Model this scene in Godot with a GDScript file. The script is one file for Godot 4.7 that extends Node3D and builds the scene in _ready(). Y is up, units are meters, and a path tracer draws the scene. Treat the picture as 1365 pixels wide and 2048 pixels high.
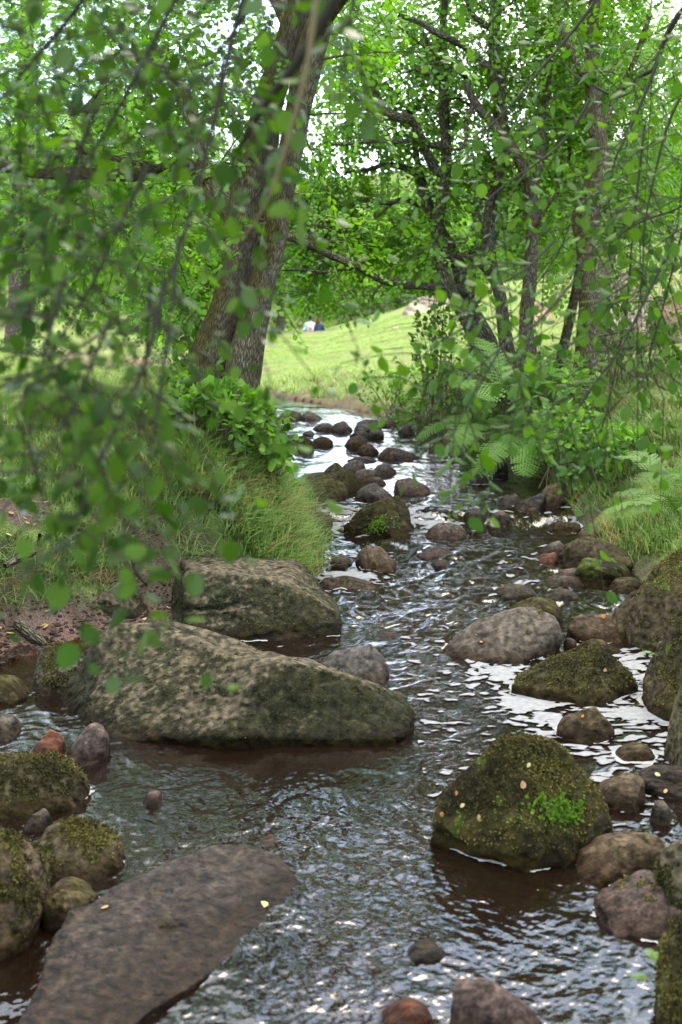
extends Node3D
# A stony peat brook under alders: boulders, ripples, foam, ferns, a sunny meadow upstream.
# Distances in metres; d is the distance upstream (-z). Point tables are in millimetres.

const LEFT_EDGE := [-1.31, -1.31, -1.39, -1.55, -1.70, -1.84, -1.94, -1.99, -1.99, -1.88, -1.65, -0.64, -0.34, -0.18, -0.15, -0.17, -0.20, -0.26, -0.33, -0.37, -0.41, -0.45, -0.49, -0.53, -0.57, -0.62, -0.66, -0.71, -0.76, -0.82, -0.89, -0.96, -1.02, -1.08, -1.13, -1.18, -1.23]
const RIGHT_EDGE := [1.14, 1.14, 1.21, 1.33, 1.45, 1.57, 1.64, 1.70, 1.79, 1.88, 1.96, 1.97, 1.99, 1.96, 1.92, 1.87, 1.80, 1.79, 1.81, 1.83, 1.86, 1.80, 1.73, 1.65, 1.44, 1.20, 1.08, 1.04, 1.01, 0.96, 0.91, 0.80, 0.63, 0.46, 0.28, 0.11, -0.38]

const FOAM_POOL := [
	[0.85, 7.42, 0.18, 0.25, 1.20],
	[0.94, 6.86, 0.20, 0.25, 1.35],
	[1.00, 6.57, 0.20, 0.20, 1.10],
	[1.52, 7.57, 0.28, 0.35, 0.95],
	[1.58, 7.18, 0.22, 0.40, 0.95],
	[1.41, 6.65, 0.22, 0.25, 1.20],
	[1.55, 6.57, 0.20, 0.25, 1.10],
	[1.47, 6.13, 0.20, 0.35, 0.85],
	[1.11, 5.74, 0.12, 0.15, 0.90],
	[1.13, 6.13, 0.15, 0.15, 0.75],
	[0.77, 7.57, 0.12, 0.12, 1.00],
	[1.82, 7.78, 0.20, 0.25, 0.90],
	[1.13, 6.95, 0.25, 0.20, 0.90],
]
const PEOPLE := [Vector3(-1.29, 0.53, -60.00), Vector3(-0.95, 0.51, -60.00)]
const ROCKS := [
	["boulder", "large sloping sandstone boulder in midstream, pale speckled side and dark mossy front", "pale", 0.98, 30, 0, Vector3(-0.517, 0.031, -6.580), 0.012, [-872, -41, -320, -828, 66, -400, -663, 252, -420, -535, 362, -370, -415, 362, -370, -240, 331, -370, -66, 265, -370, 211, 175, -320, 462, 138, -170, 796, 105, 30, 872, 51, 130, 864, -4, 280, -7, 297, 0, 231, 249, 130, 534, 169, 180, 788, 88, 230, -91, 139, 200, 783, -7, 360, 331, -14, 410, -73, -25, 420, -468, -23, 330, -685, -14, 130, -872, -241, -320, -663, -241, -420, -415, -241, -370, -66, -241, -370, 462, -241, -170, 872, -241, 130, -7, -241, 0, 534, -241, 180, -91, -241, 200, 331, -241, 410, -468, -241, 330]],
	["boulder", "flat topped brown table boulder below the grassy mound, with a puddle of leaves", "pale", 0.72, 26, 1, Vector3(-0.576, 0.042, -8.800), 0.036, [-551, 316, -500, -495, 304, -650, -213, 261, -700, 59, 254, -700, 215, 224, -600, 378, 177, -350, 544, 98, 300, -473, 169, 100, -354, 204, 450, -146, 185, 500, 211, 154, 500, 533, 112, 500, 551, 0, 620, 102, -11, 700, -250, 2, 680, -375, 20, 500, -551, -211, -500, -213, -211, -700, 215, -211, -600, 544, -211, 300, -354, -211, 450, 211, -211, 500, 551, -211, 620, -250, -211, 680]],
	["rock_slab", "broad wet brown slab tilting under the water, dotted with yellow leaves", "wetbrown", 0, 36, 0, Vector3(-0.507, -0.108, -4.181), -0.006, [-354, 153, -75, -344, 168, -123, -268, 178, -247, -195, 183, -332, -94, 183, -503, 48, 178, -651, 154, 173, -664, 278, 148, -561, 371, 98, -480, 276, 86, -183, 109, 82, 120, -17, 78, 327, -149, 78, 575, -371, 128, 664, -338, 138, 339, -324, 138, 86, -354, -122, -75, -268, -122, -247, -94, -122, -503, 154, -122, -664, 371, -122, -480, 109, -122, 120, -149, -122, 575, -338, -122, 339]],
	["boulder", "rounded tan boulder resting on the gravel beach under the grass bank", "pale", 0.25, 12, 0, Vector3(-1.416, 0.077, -8.680), -0.100, [-151, 23, 167, 30, 23, 250, 193, 23, 222, -232, 33, 25, -163, 123, 0, -68, 199, 0, 26, 205, 0, 115, 177, 0, 188, 91, 0, 233, 1, 25, -131, 78, 170, -53, 120, 170, 24, 123, 170, 97, 108, 170, 157, 61, 170, -183, 29, -250, -51, 129, -250, 95, 115, -250, 189, 10, -250, -156, -137, 147, 31, -137, 230, 198, -137, 202, -240, -137, 5, 240, -137, 5, -183, -137, -250, 189, -137, -250]],
	["rock", "square dark grey rock with a mossy corner beside the large sloping boulder", "grey", 0.45, 18, 0, Vector3(-1.421, 0.007, -7.179), 0.021, [-113, 12, 214, 38, 12, 275, 150, 12, 205, -187, -6, 28, -162, 147, 0, -128, 232, 0, 4, 221, 0, 187, 216, 0, 186, 74, 28, -153, 1, -275, -106, 144, -275, 146, 134, -275, -116, -154, 194, 39, -154, 255, 155, -154, 185, -192, -154, 8, 192, -154, 8, -153, -154, -275, 145, -154, -275]],
	["rock", "olive rock cut by the picture edge between the gravel beach and a smooth grey cobble", "olive", 0.6, 14, 0, Vector3(-1.717, -0.025, -6.918), 0.019, [-39, 42, 225, 73, 42, 184, -136, 144, 22, 9, 169, 0, 83, 117, 0, 141, 66, 0, 135, 36, 22, -99, 103, -225, 76, 87, -225, 117, 38, -225, -41, -112, 205, 74, -112, 164, -141, -112, 3, 138, -112, 3, -99, -112, -225, 117, -112, -225]],
	["cobble", "smooth grey cobble at the picture edge above the yellow mossy boulder", "grey", 0, 10, 0, Vector3(-1.575, -0.030, -6.381), 0.014, [-25, 42, 126, 58, 42, 140, -85, 96, 14, 6, 137, 0, 63, 108, 0, 89, 51, 0, 86, 31, 14, 10, 94, 95, 57, 79, 95, 78, 47, 95, -62, 74, -140, 56, 82, -140, 75, 36, -140, -27, -91, 106, 59, -91, 120, -89, -91, -6, 88, -91, -6, -62, -91, -140, 75, -91, -140]],
	["rock", "rusty red pointed rock next to a brown lumpy one", "red", 0.1, 14, 0, Vector3(-1.301, -0.016, -6.040), 0.010, [-8, 26, 87, 55, 26, 100, -75, 32, 10, -35, 102, 0, 21, 147, 0, 69, 125, 0, 78, 56, 0, 76, 14, 10, -56, 30, -100, 21, 99, -100, 67, 44, -100, -9, -98, 67, 56, -98, 80, -78, -98, -10, 78, -98, -10, -56, -98, -100, 65, -98, -100]],
	["rock", "purplish brown lumpy rock at the foot of the large sloping boulder", "redgrey", 0.1, 12, 0, Vector3(-1.132, -0.008, -6.052), 0.010, [-32, 17, 125, 44, 17, 125, -99, 14, 13, -65, 67, 0, -8, 135, 0, 48, 169, 0, 96, 140, 0, 103, 62, 0, 82, 14, 13, -49, 44, 85, -2, 82, 85, 44, 101, 85, 83, 85, 85, 88, 42, 85, -75, 15, -125, -2, 88, -125, 81, 91, -125, 70, 15, -125, -33, -113, 105, 45, -113, 105, -103, -113, -7, 83, -113, -7, -75, -113, -125, 70, -113, -125]],
	["boulder", "yellow mossy boulder with a pale flat crown, at the picture edge below the rusty rock", "moss", 0.8, 14, 1, Vector3(-1.283, -0.014, -5.510), 0.005, [-152, 16, 250, -42, 17, 224, 63, 17, 171, 183, 18, 85, -264, 172, 25, -89, 213, 0, 32, 215, 0, 116, 199, 0, 194, 136, 0, 253, 73, 0, 269, 34, 25, -197, 110, -250, 40, 136, -250, 170, 88, -250, 230, 27, -250, -159, -144, 230, -46, -144, 204, 62, -144, 151, 187, -144, 65, -275, -144, 5, 275, -144, 5, -197, -144, -250, 230, -144, -250]],
	["rock", "thin grey slate lying between the yellow mossy boulder and the mossy pyramid rock", "grey", 0, 18, 0, Vector3(-1.160, -0.034, -5.213), 0.002, [-29, 36, 60, 16, 36, 50, -59, 31, 6, -31, 88, 0, 20, 118, 0, 57, 100, 0, 59, 57, 6, -45, 33, -60, 17, 85, -60, 49, 48, -60, -30, -79, 40, 16, -79, 30, -61, -79, -14, 61, -79, -14, -45, -79, -60, 49, -79, -60]],
	["rock", "pyramid shaped rock with yellow green moss and a white foam edge", "moss", 0.55, 16, 1, Vector3(-0.942, -0.017, -4.846), -0.001, [-102, 16, 120, -12, 15, 179, 64, 15, 200, 119, 16, 85, -155, 82, 20, -132, 152, 0, -68, 199, 0, -20, 190, 0, 58, 124, 0, 138, 96, 0, 160, 46, 0, 154, 33, 20, -120, 55, -200, -51, 126, -200, 50, 81, -200, 131, 34, -200, -106, -133, 100, -13, -133, 159, 65, -133, 180, 122, -133, 65, -160, -133, 0, 158, -133, 0, -120, -133, -200, 126, -133, -200]],
	["boulder", "big rounded brown boulder cut by the picture edge beside the wet slab", "brown", 0.45, 12, 0, Vector3(-1.105, 0.038, -4.332), -0.003, [-26, -42, 250, 56, -42, 210, 106, -42, 157, -136, 251, 25, -13, 303, 0, 45, 287, 0, 99, 245, 0, 137, 158, 0, 142, 73, 0, 129, -28, 0, 111, -68, 25, 1, 148, 170, 93, 116, 170, 128, 21, 170, -96, 134, -250, 49, 155, -250, 122, 78, -250, 116, -34, -250, -28, -202, 230, 56, -202, 190, 107, -202, 137, -142, -202, 5, 112, -202, 5, -96, -202, -250, 101, -202, -250]],
	["rock", "small rock with one bright moss cushion, wedged against the wet slab", "brown", 0.6, 12, 0, Vector3(-0.902, -0.028, -4.412), -0.002, [-40, 26, 96, 21, 25, 125, 61, 26, 82, -85, 25, 13, -66, 109, 0, -7, 157, 0, 43, 152, 0, 85, 105, 0, 86, 68, 13, -52, 71, 85, -4, 98, 85, 37, 95, 85, 71, 69, 85, -66, 25, -125, -4, 104, -125, 70, 73, -125, -42, -105, 76, 22, -105, 105, 63, -105, 62, -88, -105, -7, 88, -105, -7, -66, -105, -125, 70, -105, -125]],
	["rock", "little pointed grey stone breaking the ripples above the wet slab", "redgrey", 0, 16, 0, Vector3(-0.760, -0.042, -5.463), 0.005, [-20, 46, 49, 31, 46, 60, -48, 38, 6, 5, 103, 0, 40, 86, 0, 48, 40, 6, -36, 41, -60, 35, 70, -60, -21, -69, 29, 32, -69, 40, -49, -69, -14, 49, -69, -14, -36, -69, -60, 41, -69, -60]],
	["cobble", "pale grey cobble barely showing at the upper tip of the wet slab", "grey", 0, 10, 0, Vector3(-0.274, -0.064, -5.059), 0.000, [-15, 64, 70, 22, 64, 70, -43, 51, 7, -24, 75, 0, 18, 79, 0, 43, 62, 7, -20, 70, 48, 15, 72, 48, -35, 56, -70, 14, 73, -70, -16, -53, 50, 22, -53, 50, -44, -53, -13, 44, -53, -13, -35, -53, -70, 34, -53, -70]],
	["boulder", "mossy domed boulder with bright green plants and fallen leaves, standing in the current", "mossy", 0.85, 15, 1, Vector3(0.687, 0.066, -5.080), 0.000, [-293, -66, 44, -180, -66, 129, -42, -67, 194, 10, -67, 310, 73, -67, 292, 206, -66, 115, -332, 26, 31, -313, 96, 0, -249, 189, 0, -158, 289, 0, -81, 349, 0, -4, 362, 0, 89, 328, 0, 169, 261, 0, 247, 180, 0, 314, 92, 0, 342, 15, 0, 315, -28, 31, -260, -11, -310, -194, 87, -310, -59, 182, -310, 77, 170, -310, 203, 81, -310, 280, -18, -310, -302, -241, 24, -186, -241, 109, -44, -241, 174, 10, -241, 290, 74, -241, 272, 211, -241, 95, -342, -241, 11, 324, -241, 11, -260, -241, -310, 258, -241, -310]],
	["rock", "brown wedge rock behind the mossy domed boulder, beside a flat stone", "brown", 0.2, 16, 0, Vector3(1.127, -0.025, -5.468), 0.004, [-35, 29, 86, 11, 29, 140, -87, 79, 14, -32, 131, 0, 39, 158, 0, 84, 137, 0, 90, 60, 0, 83, 6, 14, -64, 59, -140, 37, 106, -140, 78, 47, -140, -37, -105, 66, 10, -105, 120, -90, -105, -6, 85, -105, -6, -64, -105, -140, 72, -105, -140]],
	["rock_slab", "flat reddish brown stone with twigs and leaves, at the edge of the foam pool", "wetbrown", 0.05, 16, 0, Vector3(1.395, -0.044, -5.631), 0.006, [-119, 49, 82, -31, 49, 139, 87, 49, 150, -162, 102, 15, -100, 131, 0, 11, 127, 0, 160, 111, 15, -134, 81, -150, 5, 96, -150, -122, -87, 62, -31, -87, 119, 90, -87, 130, -166, -87, -5, 166, -87, -5, -134, -87, -150, 124, -87, -150]],
	["rock", "purple grey stone just under the surface below the flat reddish stone", "grey", 0, 10, 0, Vector3(1.246, -0.032, -5.284), 0.003, [-22, 34, 60, 17, 34, 60, -49, 38, 6, -27, 120, 0, 20, 116, 0, 48, 34, 6, -22, 82, 41, 16, 79, 41, -39, 36, -60, 16, 83, -60, -22, -80, 40, 17, -80, 40, -50, -80, -14, 50, -80, -14, -39, -80, -60, 38, -80, -60]],
	["rock", "long brown wedge with a white foam edge, downstream of the mossy domed boulder", "brown", 0.15, 18, 1, Vector3(0.990, -0.032, -4.814), -0.001, [-156, 31, 88, -112, 31, 160, -7, 31, 131, 95, 31, 62, -174, 38, 16, -134, 87, 0, -20, 143, 0, 86, 161, 0, 168, 143, 0, 180, 98, 0, 150, 43, 16, -132, 35, -160, -8, 98, -160, 142, 98, -160, 127, 38, -160, -161, -108, 68, -117, -108, 140, -8, -108, 111, 96, -108, 42, -180, -108, -4, 154, -108, -4, -132, -108, -160, 127, -108, -160]],
	["rock", "tilted reddish slab near the picture edge, foam along its lower side", "redgrey", 0.1, 20, 1, Vector3(1.032, -0.041, -4.405), -0.003, [-173, 39, 64, -143, 38, 168, -44, 38, 175, 51, 38, 175, 146, 38, 172, -201, 74, 18, -138, 99, 0, -6, 156, 0, 83, 125, 0, 200, 91, 18, -163, 60, -175, -7, 109, -175, 158, 70, -175, -178, -104, 44, -147, -104, 148, -45, -104, 155, 53, -104, 155, 151, -104, 152, -207, -104, -2, 207, -104, -2, -163, -104, -175, 158, -104, -175]],
	["boulder", "pale tan round boulder at the picture edge above the tilted reddish slab", "pale", 0.15, 12, 0, Vector3(1.154, 0.015, -4.426), -0.002, [-63, -18, -8, -50, -18, 111, 45, -18, 175, -112, 132, 18, -97, 196, 0, -65, 227, 0, -9, 241, 0, 110, 217, 18, -86, 100, 119, -60, 117, 119, -13, 124, 119, -96, 72, -175, -59, 129, -175, 81, 123, -175, -64, -160, -28, -51, -160, 91, 47, -160, 155, -114, -160, -2, 114, -160, -2, -96, -160, -175, 81, -160, -175]],
	["boulder", "dark mossy boulder in the bottom corner with small fern fronds", "mossy", 0.8, 14, 0, Vector3(0.989, 0.047, -3.713), -0.005, [-90, -52, 19, -25, -53, 150, 82, -53, 150, -108, 20, 15, -86, 174, 0, -70, 240, 0, 0, 276, 0, 106, 283, 15, -93, -9, -150, -63, 123, -150, 78, 149, -150, -91, -189, -1, -25, -189, 130, 86, -189, 130, -110, -189, -5, 110, -189, -5, -93, -189, -150, 78, -189, -150]],
	["rock", "cracked grey rock with a purple sheen at the bottom edge of the stream", "redgrey", 0, 14, 0, Vector3(0.434, -0.024, -3.714), -0.005, [-117, 18, 99, -31, 18, 125, 82, 18, 86, -127, 41, 13, -120, 130, 0, -90, 168, 0, -46, 164, 0, -4, 130, 0, 15, 97, 0, 71, 70, 0, 126, 37, 13, -106, 32, -125, -77, 108, -125, -7, 85, -125, 53, 49, -125, -120, -112, 79, -32, -112, 105, 85, -112, 66, -130, -112, -7, 130, -112, -7, -106, -112, -125, 96, -112, -125]],
	["rock", "low black stone washed over by ripples above the cracked grey rock", "dark", 0.2, 10, 0, Vector3(0.256, -0.062, -4.165), -0.003, [-31, 58, 70, 30, 58, 70, -70, 45, 7, -28, 85, 0, 37, 88, 0, 70, 62, 7, -22, 73, 48, 31, 75, 48, -55, 50, -70, 30, 76, -70, -32, -59, 50, 31, -59, 50, -72, -59, -13, 72, -59, -13, -55, -59, -70, 56, -59, -70]],
	["rock", "orange brown pebbly stone breaking the surface at the bottom edge", "red", 0, 9, 0, Vector3(0.184, -0.059, -3.769), -0.005, [-49, 53, 75, 34, 53, 80, -78, 40, 8, -46, 81, 0, 10, 99, 0, 52, 85, 0, 78, 47, 8, -37, 68, 54, 9, 78, 54, 44, 71, 54, -61, 45, -80, 9, 81, -80, 63, 50, -80, -50, -66, 55, 35, -66, 60, -80, -66, -12, 80, -66, -12, -61, -66, -80, 63, -66, -80]],
	["boulder", "broad grey flat boulder with a wet sloping face above the white foam", "greybrown", 0.2, 20, 1, Vector3(0.924, 0.008, -7.913), 0.028, [-265, 19, 239, -100, 18, 375, 70, 18, 323, 198, 20, 196, -345, 20, 38, -218, 110, 0, -49, 197, 0, 41, 258, 0, 183, 253, 0, 298, 212, 0, 359, 162, 0, 346, 81, 0, 277, 26, 38, -257, 19, -375, -19, 125, -375, 166, 159, -375, 307, 105, -375, 241, 23, -375, -276, -172, 219, -106, -172, 355, 69, -172, 303, 201, -172, 176, -359, -172, 18, 282, -172, 18, -257, -172, -375, 241, -172, -375]],
	["rock", "rounded mossy rock just behind the broad grey flat boulder", "moss", 0.7, 12, 0, Vector3(1.188, 0.023, -8.569), 0.062, [-137, 32, 158, -7, 29, 200, 105, 32, 158, -167, 57, 20, -74, 143, 0, 33, 178, 0, 132, 143, 0, 168, 57, 20, -57, 92, 136, 30, 111, 136, 112, 92, 136, -130, 46, -200, 30, 118, -200, 138, 46, -200, -142, -119, 138, -7, -119, 180, 108, -119, 138, -172, -119, 0, 172, -119, 0, -130, -119, -200, 138, -119, -200]],
	["rock", "dark brown block with one orange leaf, between the flat boulder and the tall boulders", "brown", 0.25, 16, 0, Vector3(1.515, -0.002, -8.206), 0.040, [-135, 38, 102, -22, 32, 200, 112, 33, 181, -182, 73, 20, -136, 155, 0, -19, 174, 0, 76, 165, 0, 155, 89, 0, 182, 12, 20, -143, 56, -200, -13, 117, -200, 126, 66, -200, -140, -116, 82, -23, -116, 180, 115, -116, 161, -188, -116, 0, 188, -116, 0, -143, -116, -200, 149, -116, -200]],
	["cobble", "small purple cobble ringed with foam beside the dark brown block", "redgrey", 0, 9, 1, Vector3(1.314, -0.015, -7.972), 0.030, [-20, 44, 45, 17, 44, 45, -40, 54, 5, -23, 92, 0, 5, 100, 0, 35, 77, 0, 40, 54, 5, -18, 70, 31, 5, 75, 31, 29, 62, 31, -31, 50, -45, 5, 78, -45, 33, 50, -45, -21, -67, 25, 17, -67, 25, -41, -67, -15, 41, -67, -15, -31, -67, -45, 33, -67, -45]],
	["rock", "low olive stone behind the pointed olive boulder in the foam pool", "moss", 0.6, 13, 0, Vector3(1.464, -0.023, -7.853), 0.028, [-95, 51, 71, 8, 50, 125, -147, 53, 13, -56, 120, 0, 17, 120, 0, 92, 79, 0, 148, 36, 13, -44, 88, 85, 16, 88, 85, 78, 66, 85, -115, 52, -125, 16, 92, -125, 120, 42, -125, -98, -80, 51, 8, -80, 105, -152, -80, -7, 152, -80, -7, -115, -80, -125, 120, -80, -125]],
	["boulder", "pointed olive boulder ringed by white foam", "moss", 0.75, 17, 1, Vector3(1.178, 0.008, -7.043), 0.020, [-239, 14, -114, -130, 12, 121, -5, 10, 275, 139, 11, 224, -316, 74, 28, -166, 121, 0, -40, 187, 0, 75, 234, 0, 144, 234, 0, 219, 174, 0, 298, 95, 0, 329, 11, 0, 306, -26, 28, -234, 48, -275, -13, 116, -275, 134, 144, -275, 257, 61, -275, 264, -11, -275, -249, -156, -134, -137, -156, 101, -8, -156, 255, 140, -156, 204, -329, -156, 8, 313, -156, 8, -234, -156, -275, 264, -156, -275]],
	["rock", "small brown tooth shaped rock in the foam, below the pointed olive boulder", "brown", 0.35, 17, 1, Vector3(1.124, -0.014, -6.327), 0.013, [-97, 27, 28, 10, 26, 150, 80, 26, 86, -128, 66, 15, -95, 120, 0, 19, 156, 0, 81, 165, 0, 107, 104, 0, 130, 37, 15, -99, 50, -150, 19, 104, -150, 90, 73, -150, -101, -110, 8, 9, -110, 130, 82, -110, 66, -133, -110, -5, 133, -110, -5, -99, -110, -150, 107, -110, -150]],
	["cobble", "oval cobble ringed with foam beside the mossy domed boulder", "olive", 0.3, 9, 1, Vector3(1.295, -0.044, -6.040), 0.010, [-69, 53, 74, -16, 53, 100, 50, 53, 74, -90, 59, 10, -63, 93, 0, -2, 106, 0, 65, 90, 0, 90, 59, 10, -51, 75, 68, -1, 82, 68, 53, 74, 68, -72, 57, -100, -1, 85, -100, 72, 57, -100, -72, -71, 54, -17, -71, 80, 52, -71, 54, -93, -71, -10, 93, -71, -10, -72, -71, -100, 72, -71, -100]],
	["boulder", "tall dark mossy boulder at the edge of the foam pool", "mossy", 0.6, 16, 1, Vector3(1.702, 0.151, -6.744), 0.017, [-187, -135, 156, -78, -136, 250, 111, -136, 250, -200, -129, 25, -174, -35, 0, -147, 190, 0, -101, 332, 0, -42, 386, 0, 196, 443, 25, -176, -131, -250, -133, 60, -250, -49, 178, -250, -191, -296, 136, -78, -296, 230, 116, -296, 230, -204, -296, 5, 204, -296, 5, -176, -296, -250, 141, -296, -250]],
	["boulder", "smooth pale olive boulder cut by the picture edge below the tall dark mossy boulder", "olive", 0.4, 14, 0, Vector3(1.520, 0.119, -5.888), 0.009, [-88, -111, 125, 70, -111, 150, -88, -114, 15, -90, 192, 0, -66, 345, 0, 87, 371, 15, -78, -113, -150, -61, 163, -150, -89, -247, 105, 73, -247, 130, -89, -247, -5, 90, -247, -5, -78, -247, -150, 61, -247, -150]],
	["boulder", "steep mossy boulder standing in front of the largest bank boulder", "mossy", 0.6, 14, 0, Vector3(1.781, 0.051, -8.231), 0.041, [-164, -19, 186, -28, -21, 225, 121, -20, 206, -174, -25, 22, -156, 136, 0, -71, 235, 0, 41, 262, 0, 172, 156, 22, -147, -24, -225, -64, 133, -225, 130, 85, -225, -168, -175, 166, -27, -175, 205, 126, -175, 186, -178, -175, 2, 178, -175, 2, -147, -175, -225, 130, -175, -225]],
	["boulder", "largest mossy bank boulder, humped and brown green, cut by the picture edge", "mossy", 0.55, 14, 0, Vector3(1.972, 0.213, -8.042), -0.080, [-228, -93, 65, -150, -93, 354, 114, -93, 400, -307, 25, 40, -230, 228, 0, -112, 301, 0, -10, 362, 0, 303, 433, 40, -260, -22, -400, -104, 143, -400, 228, 223, -400, -233, -289, 45, -153, -289, 334, 120, -289, 380, -314, -289, 20, 314, -289, 20, -260, -289, -400, 228, -289, -400]],
	["boulder", "dark slanting boulder with a moss cap lying behind a round mossy one on the bank", "mossy", 0.6, 16, 0, Vector3(1.848, 0.153, -9.970), 0.000, [-231, 47, 75, -37, 47, 173, 158, 47, 250, -260, 110, 25, -151, 166, 0, 27, 170, 0, 178, 116, 0, 256, 4, 0, 263, -53, 25, -198, 84, -250, 32, 121, -250, 215, 21, -250, -240, -113, 55, -39, -113, 153, 161, -113, 230, -269, -113, 5, 269, -113, 5, -198, -113, -250, 221, -113, -250]],
	["boulder", "round mossy boulder with a dark notch below the slanting one", "mossy", 0.85, 13, 0, Vector3(1.776, 0.080, -9.539), 0.120, [-142, 37, 81, -9, 29, 225, 118, 34, 134, -192, 109, 22, -115, 181, 0, 62, 188, 0, 165, 139, 0, 193, 74, 22, -90, 112, 153, 55, 116, 153, 140, 90, 153, -149, 77, -225, 54, 124, -225, 159, 56, -225, -147, -125, 61, -10, -125, 205, 121, -125, 114, -199, -125, 2, 199, -125, 2, -149, -125, -225, 159, -125, -225]],
	["rock", "squat olive rock between the round mossy boulder and the largest bank boulder", "moss", 0.5, 12, 0, Vector3(1.893, 0.056, -9.225), 0.102, [-90, 40, 125, 3, 39, 150, -119, 51, 15, -85, 122, 0, -3, 146, 0, 97, 122, 0, 119, 64, 15, -69, 85, 102, -2, 98, 102, 80, 85, 102, -94, 46, -150, -2, 103, -150, 95, 54, -150, -93, -97, 105, 3, -97, 130, -122, -97, -5, 122, -97, -5, -94, -97, -150, 95, -97, -150]],
	["boulder", "upright mossy boulder leaning out of the grass bank above the water", "mossy", 0.5, 15, 0, Vector3(2.291, 0.252, -10.858), 0.020, [-176, -32, 111, -32, -32, 250, 178, -32, 17, -210, -15, 25, -111, 184, 0, 10, 269, 0, 133, 289, 0, 204, 230, 0, 212, 51, 25, -160, -22, -250, 16, 149, -250, 171, 125, -250, -182, -192, 91, -35, -192, 230, 182, -192, -3, -217, -192, 5, 217, -192, 5, -160, -192, -250, 178, -192, -250]],
	["rock", "flat wet stone awash in front of the round mossy boulder", "redgrey", 0, 10, 0, Vector3(1.559, 0.062, -9.556), 0.121, [-66, 53, 137, 50, 52, 150, -112, 53, 15, -47, 112, 0, 39, 126, 0, 112, 80, 15, -39, 85, 102, 31, 93, 102, -90, 52, -150, 30, 96, -150, -68, -84, 117, 51, -84, 130, -116, -84, -5, 116, -84, -5, -90, -84, -150, 89, -84, -150]],
	["rock", "pale flat wet stone, lowest of the stones in front of the round mossy boulder", "grey", 0, 12, 0, Vector3(1.498, 0.051, -9.403), 0.112, [-79, 55, 140, 37, 55, 140, -135, 60, 14, -66, 108, 0, 41, 119, 0, 134, 67, 14, -56, 84, 95, 33, 90, 95, -109, 58, -140, 32, 93, -140, -81, -79, 120, 38, -79, 120, -138, -79, -6, 138, -79, -6, -109, -79, -140, 106, -79, -140]],
	["rock", "broad pale grey stone washed by shallow water, nearest the grass edge", "grey", 0, 12, 0, Vector3(1.585, 0.109, -10.342), 0.163, [-66, 48, 150, 43, 48, 150, -109, 46, 15, -53, 110, 0, 21, 133, 0, 108, 68, 15, -45, 82, 102, 15, 94, 102, -89, 46, -150, 15, 99, -150, -67, -88, 130, 45, -88, 130, -112, -88, -5, 112, -88, -5, -89, -88, -150, 85, -88, -150]],
	["rock", "reddish flat stone below the broad pale grey stone", "red", 0, 12, 0, Vector3(1.491, 0.094, -10.070), 0.149, [-58, 50, 110, 31, 50, 110, -88, 50, 11, -26, 99, 0, 53, 114, 0, 88, 65, 11, -20, 77, 75, 44, 85, 75, -69, 50, -110, 44, 89, -110, -60, -76, 90, 31, -76, 90, -91, -76, -9, 91, -76, -9, -69, -76, -110, 72, -76, -110]],
	["rock", "low mossy stone under the overhanging grass, with foam at its foot", "moss", 0.5, 12, 1, Vector3(1.755, 0.151, -11.050), 0.204, [-108, 46, 114, 61, 44, 150, -145, 61, 15, -93, 122, 0, 5, 138, 0, 115, 115, 0, 146, 53, 15, -76, 87, 102, 5, 96, 102, 95, 83, 102, -115, 54, -150, 5, 101, -150, 118, 49, -150, -112, -92, 94, 63, -92, 130, -150, -92, -5, 150, -92, -5, -115, -92, -150, 118, -92, -150]],
	["rock", "rounded brown stone at the grass edge, right by a foam patch", "brown", 0.1, 12, 0, Vector3(1.889, 0.146, -10.676), 0.181, [-73, 30, 125, 39, 30, 125, -101, 49, 12, -66, 124, 0, 9, 151, 0, 78, 116, 0, 101, 41, 12, -54, 81, 85, 8, 96, 85, 65, 77, 85, -80, 41, -125, 8, 102, -125, 82, 36, -125, -76, -100, 105, 40, -100, 105, -104, -100, -8, 104, -100, -8, -80, -100, -125, 82, -100, -125]],
	["rock", "dark wet mossy stone under a thin sheet of water", "dark", 0.4, 10, 0, Vector3(1.143, 0.036, -9.152), 0.097, [-102, 54, 150, 60, 54, 150, -152, 52, 15, -86, 109, 0, 29, 123, 0, 115, 89, 0, 153, 46, 15, -68, 85, 102, 26, 92, 102, 96, 74, 102, -119, 53, -150, 25, 95, -150, 125, 49, -150, -105, -82, 130, 61, -82, 130, -157, -82, -5, 157, -82, -5, -119, -82, -150, 125, -82, -150]],
	["rock", "dark rounded stone next to the wet mossy stone, toward the bank", "dark", 0.3, 11, 0, Vector3(1.437, 0.030, -9.048), 0.091, [-83, 56, 118, 43, 55, 130, -123, 60, 13, -83, 100, 0, 14, 114, 0, 105, 87, 0, 123, 53, 13, -67, 80, 88, 13, 87, 88, 88, 73, 88, -97, 58, -130, 13, 90, -130, 100, 54, -130, -86, -76, 98, 44, -76, 110, -127, -76, -7, 127, -76, -7, -97, -76, -130, 100, -76, -130]],
	["rock", "small black stone at the lip of the little weir", "dark", 0.1, 12, 0, Vector3(1.086, 0.211, -11.296), 0.260, [-60, 32, 100, 60, 32, 100, -108, 50, 10, -68, 122, 0, 8, 138, 0, 89, 89, 0, 109, 42, 10, -55, 81, 68, 7, 90, 68, 74, 64, 68, -85, 43, -100, 7, 96, -100, 88, 38, -100, -62, -92, 80, 61, -92, 80, -112, -92, -10, 112, -92, -10, -85, -92, -100, 88, -92, -100]],
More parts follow.
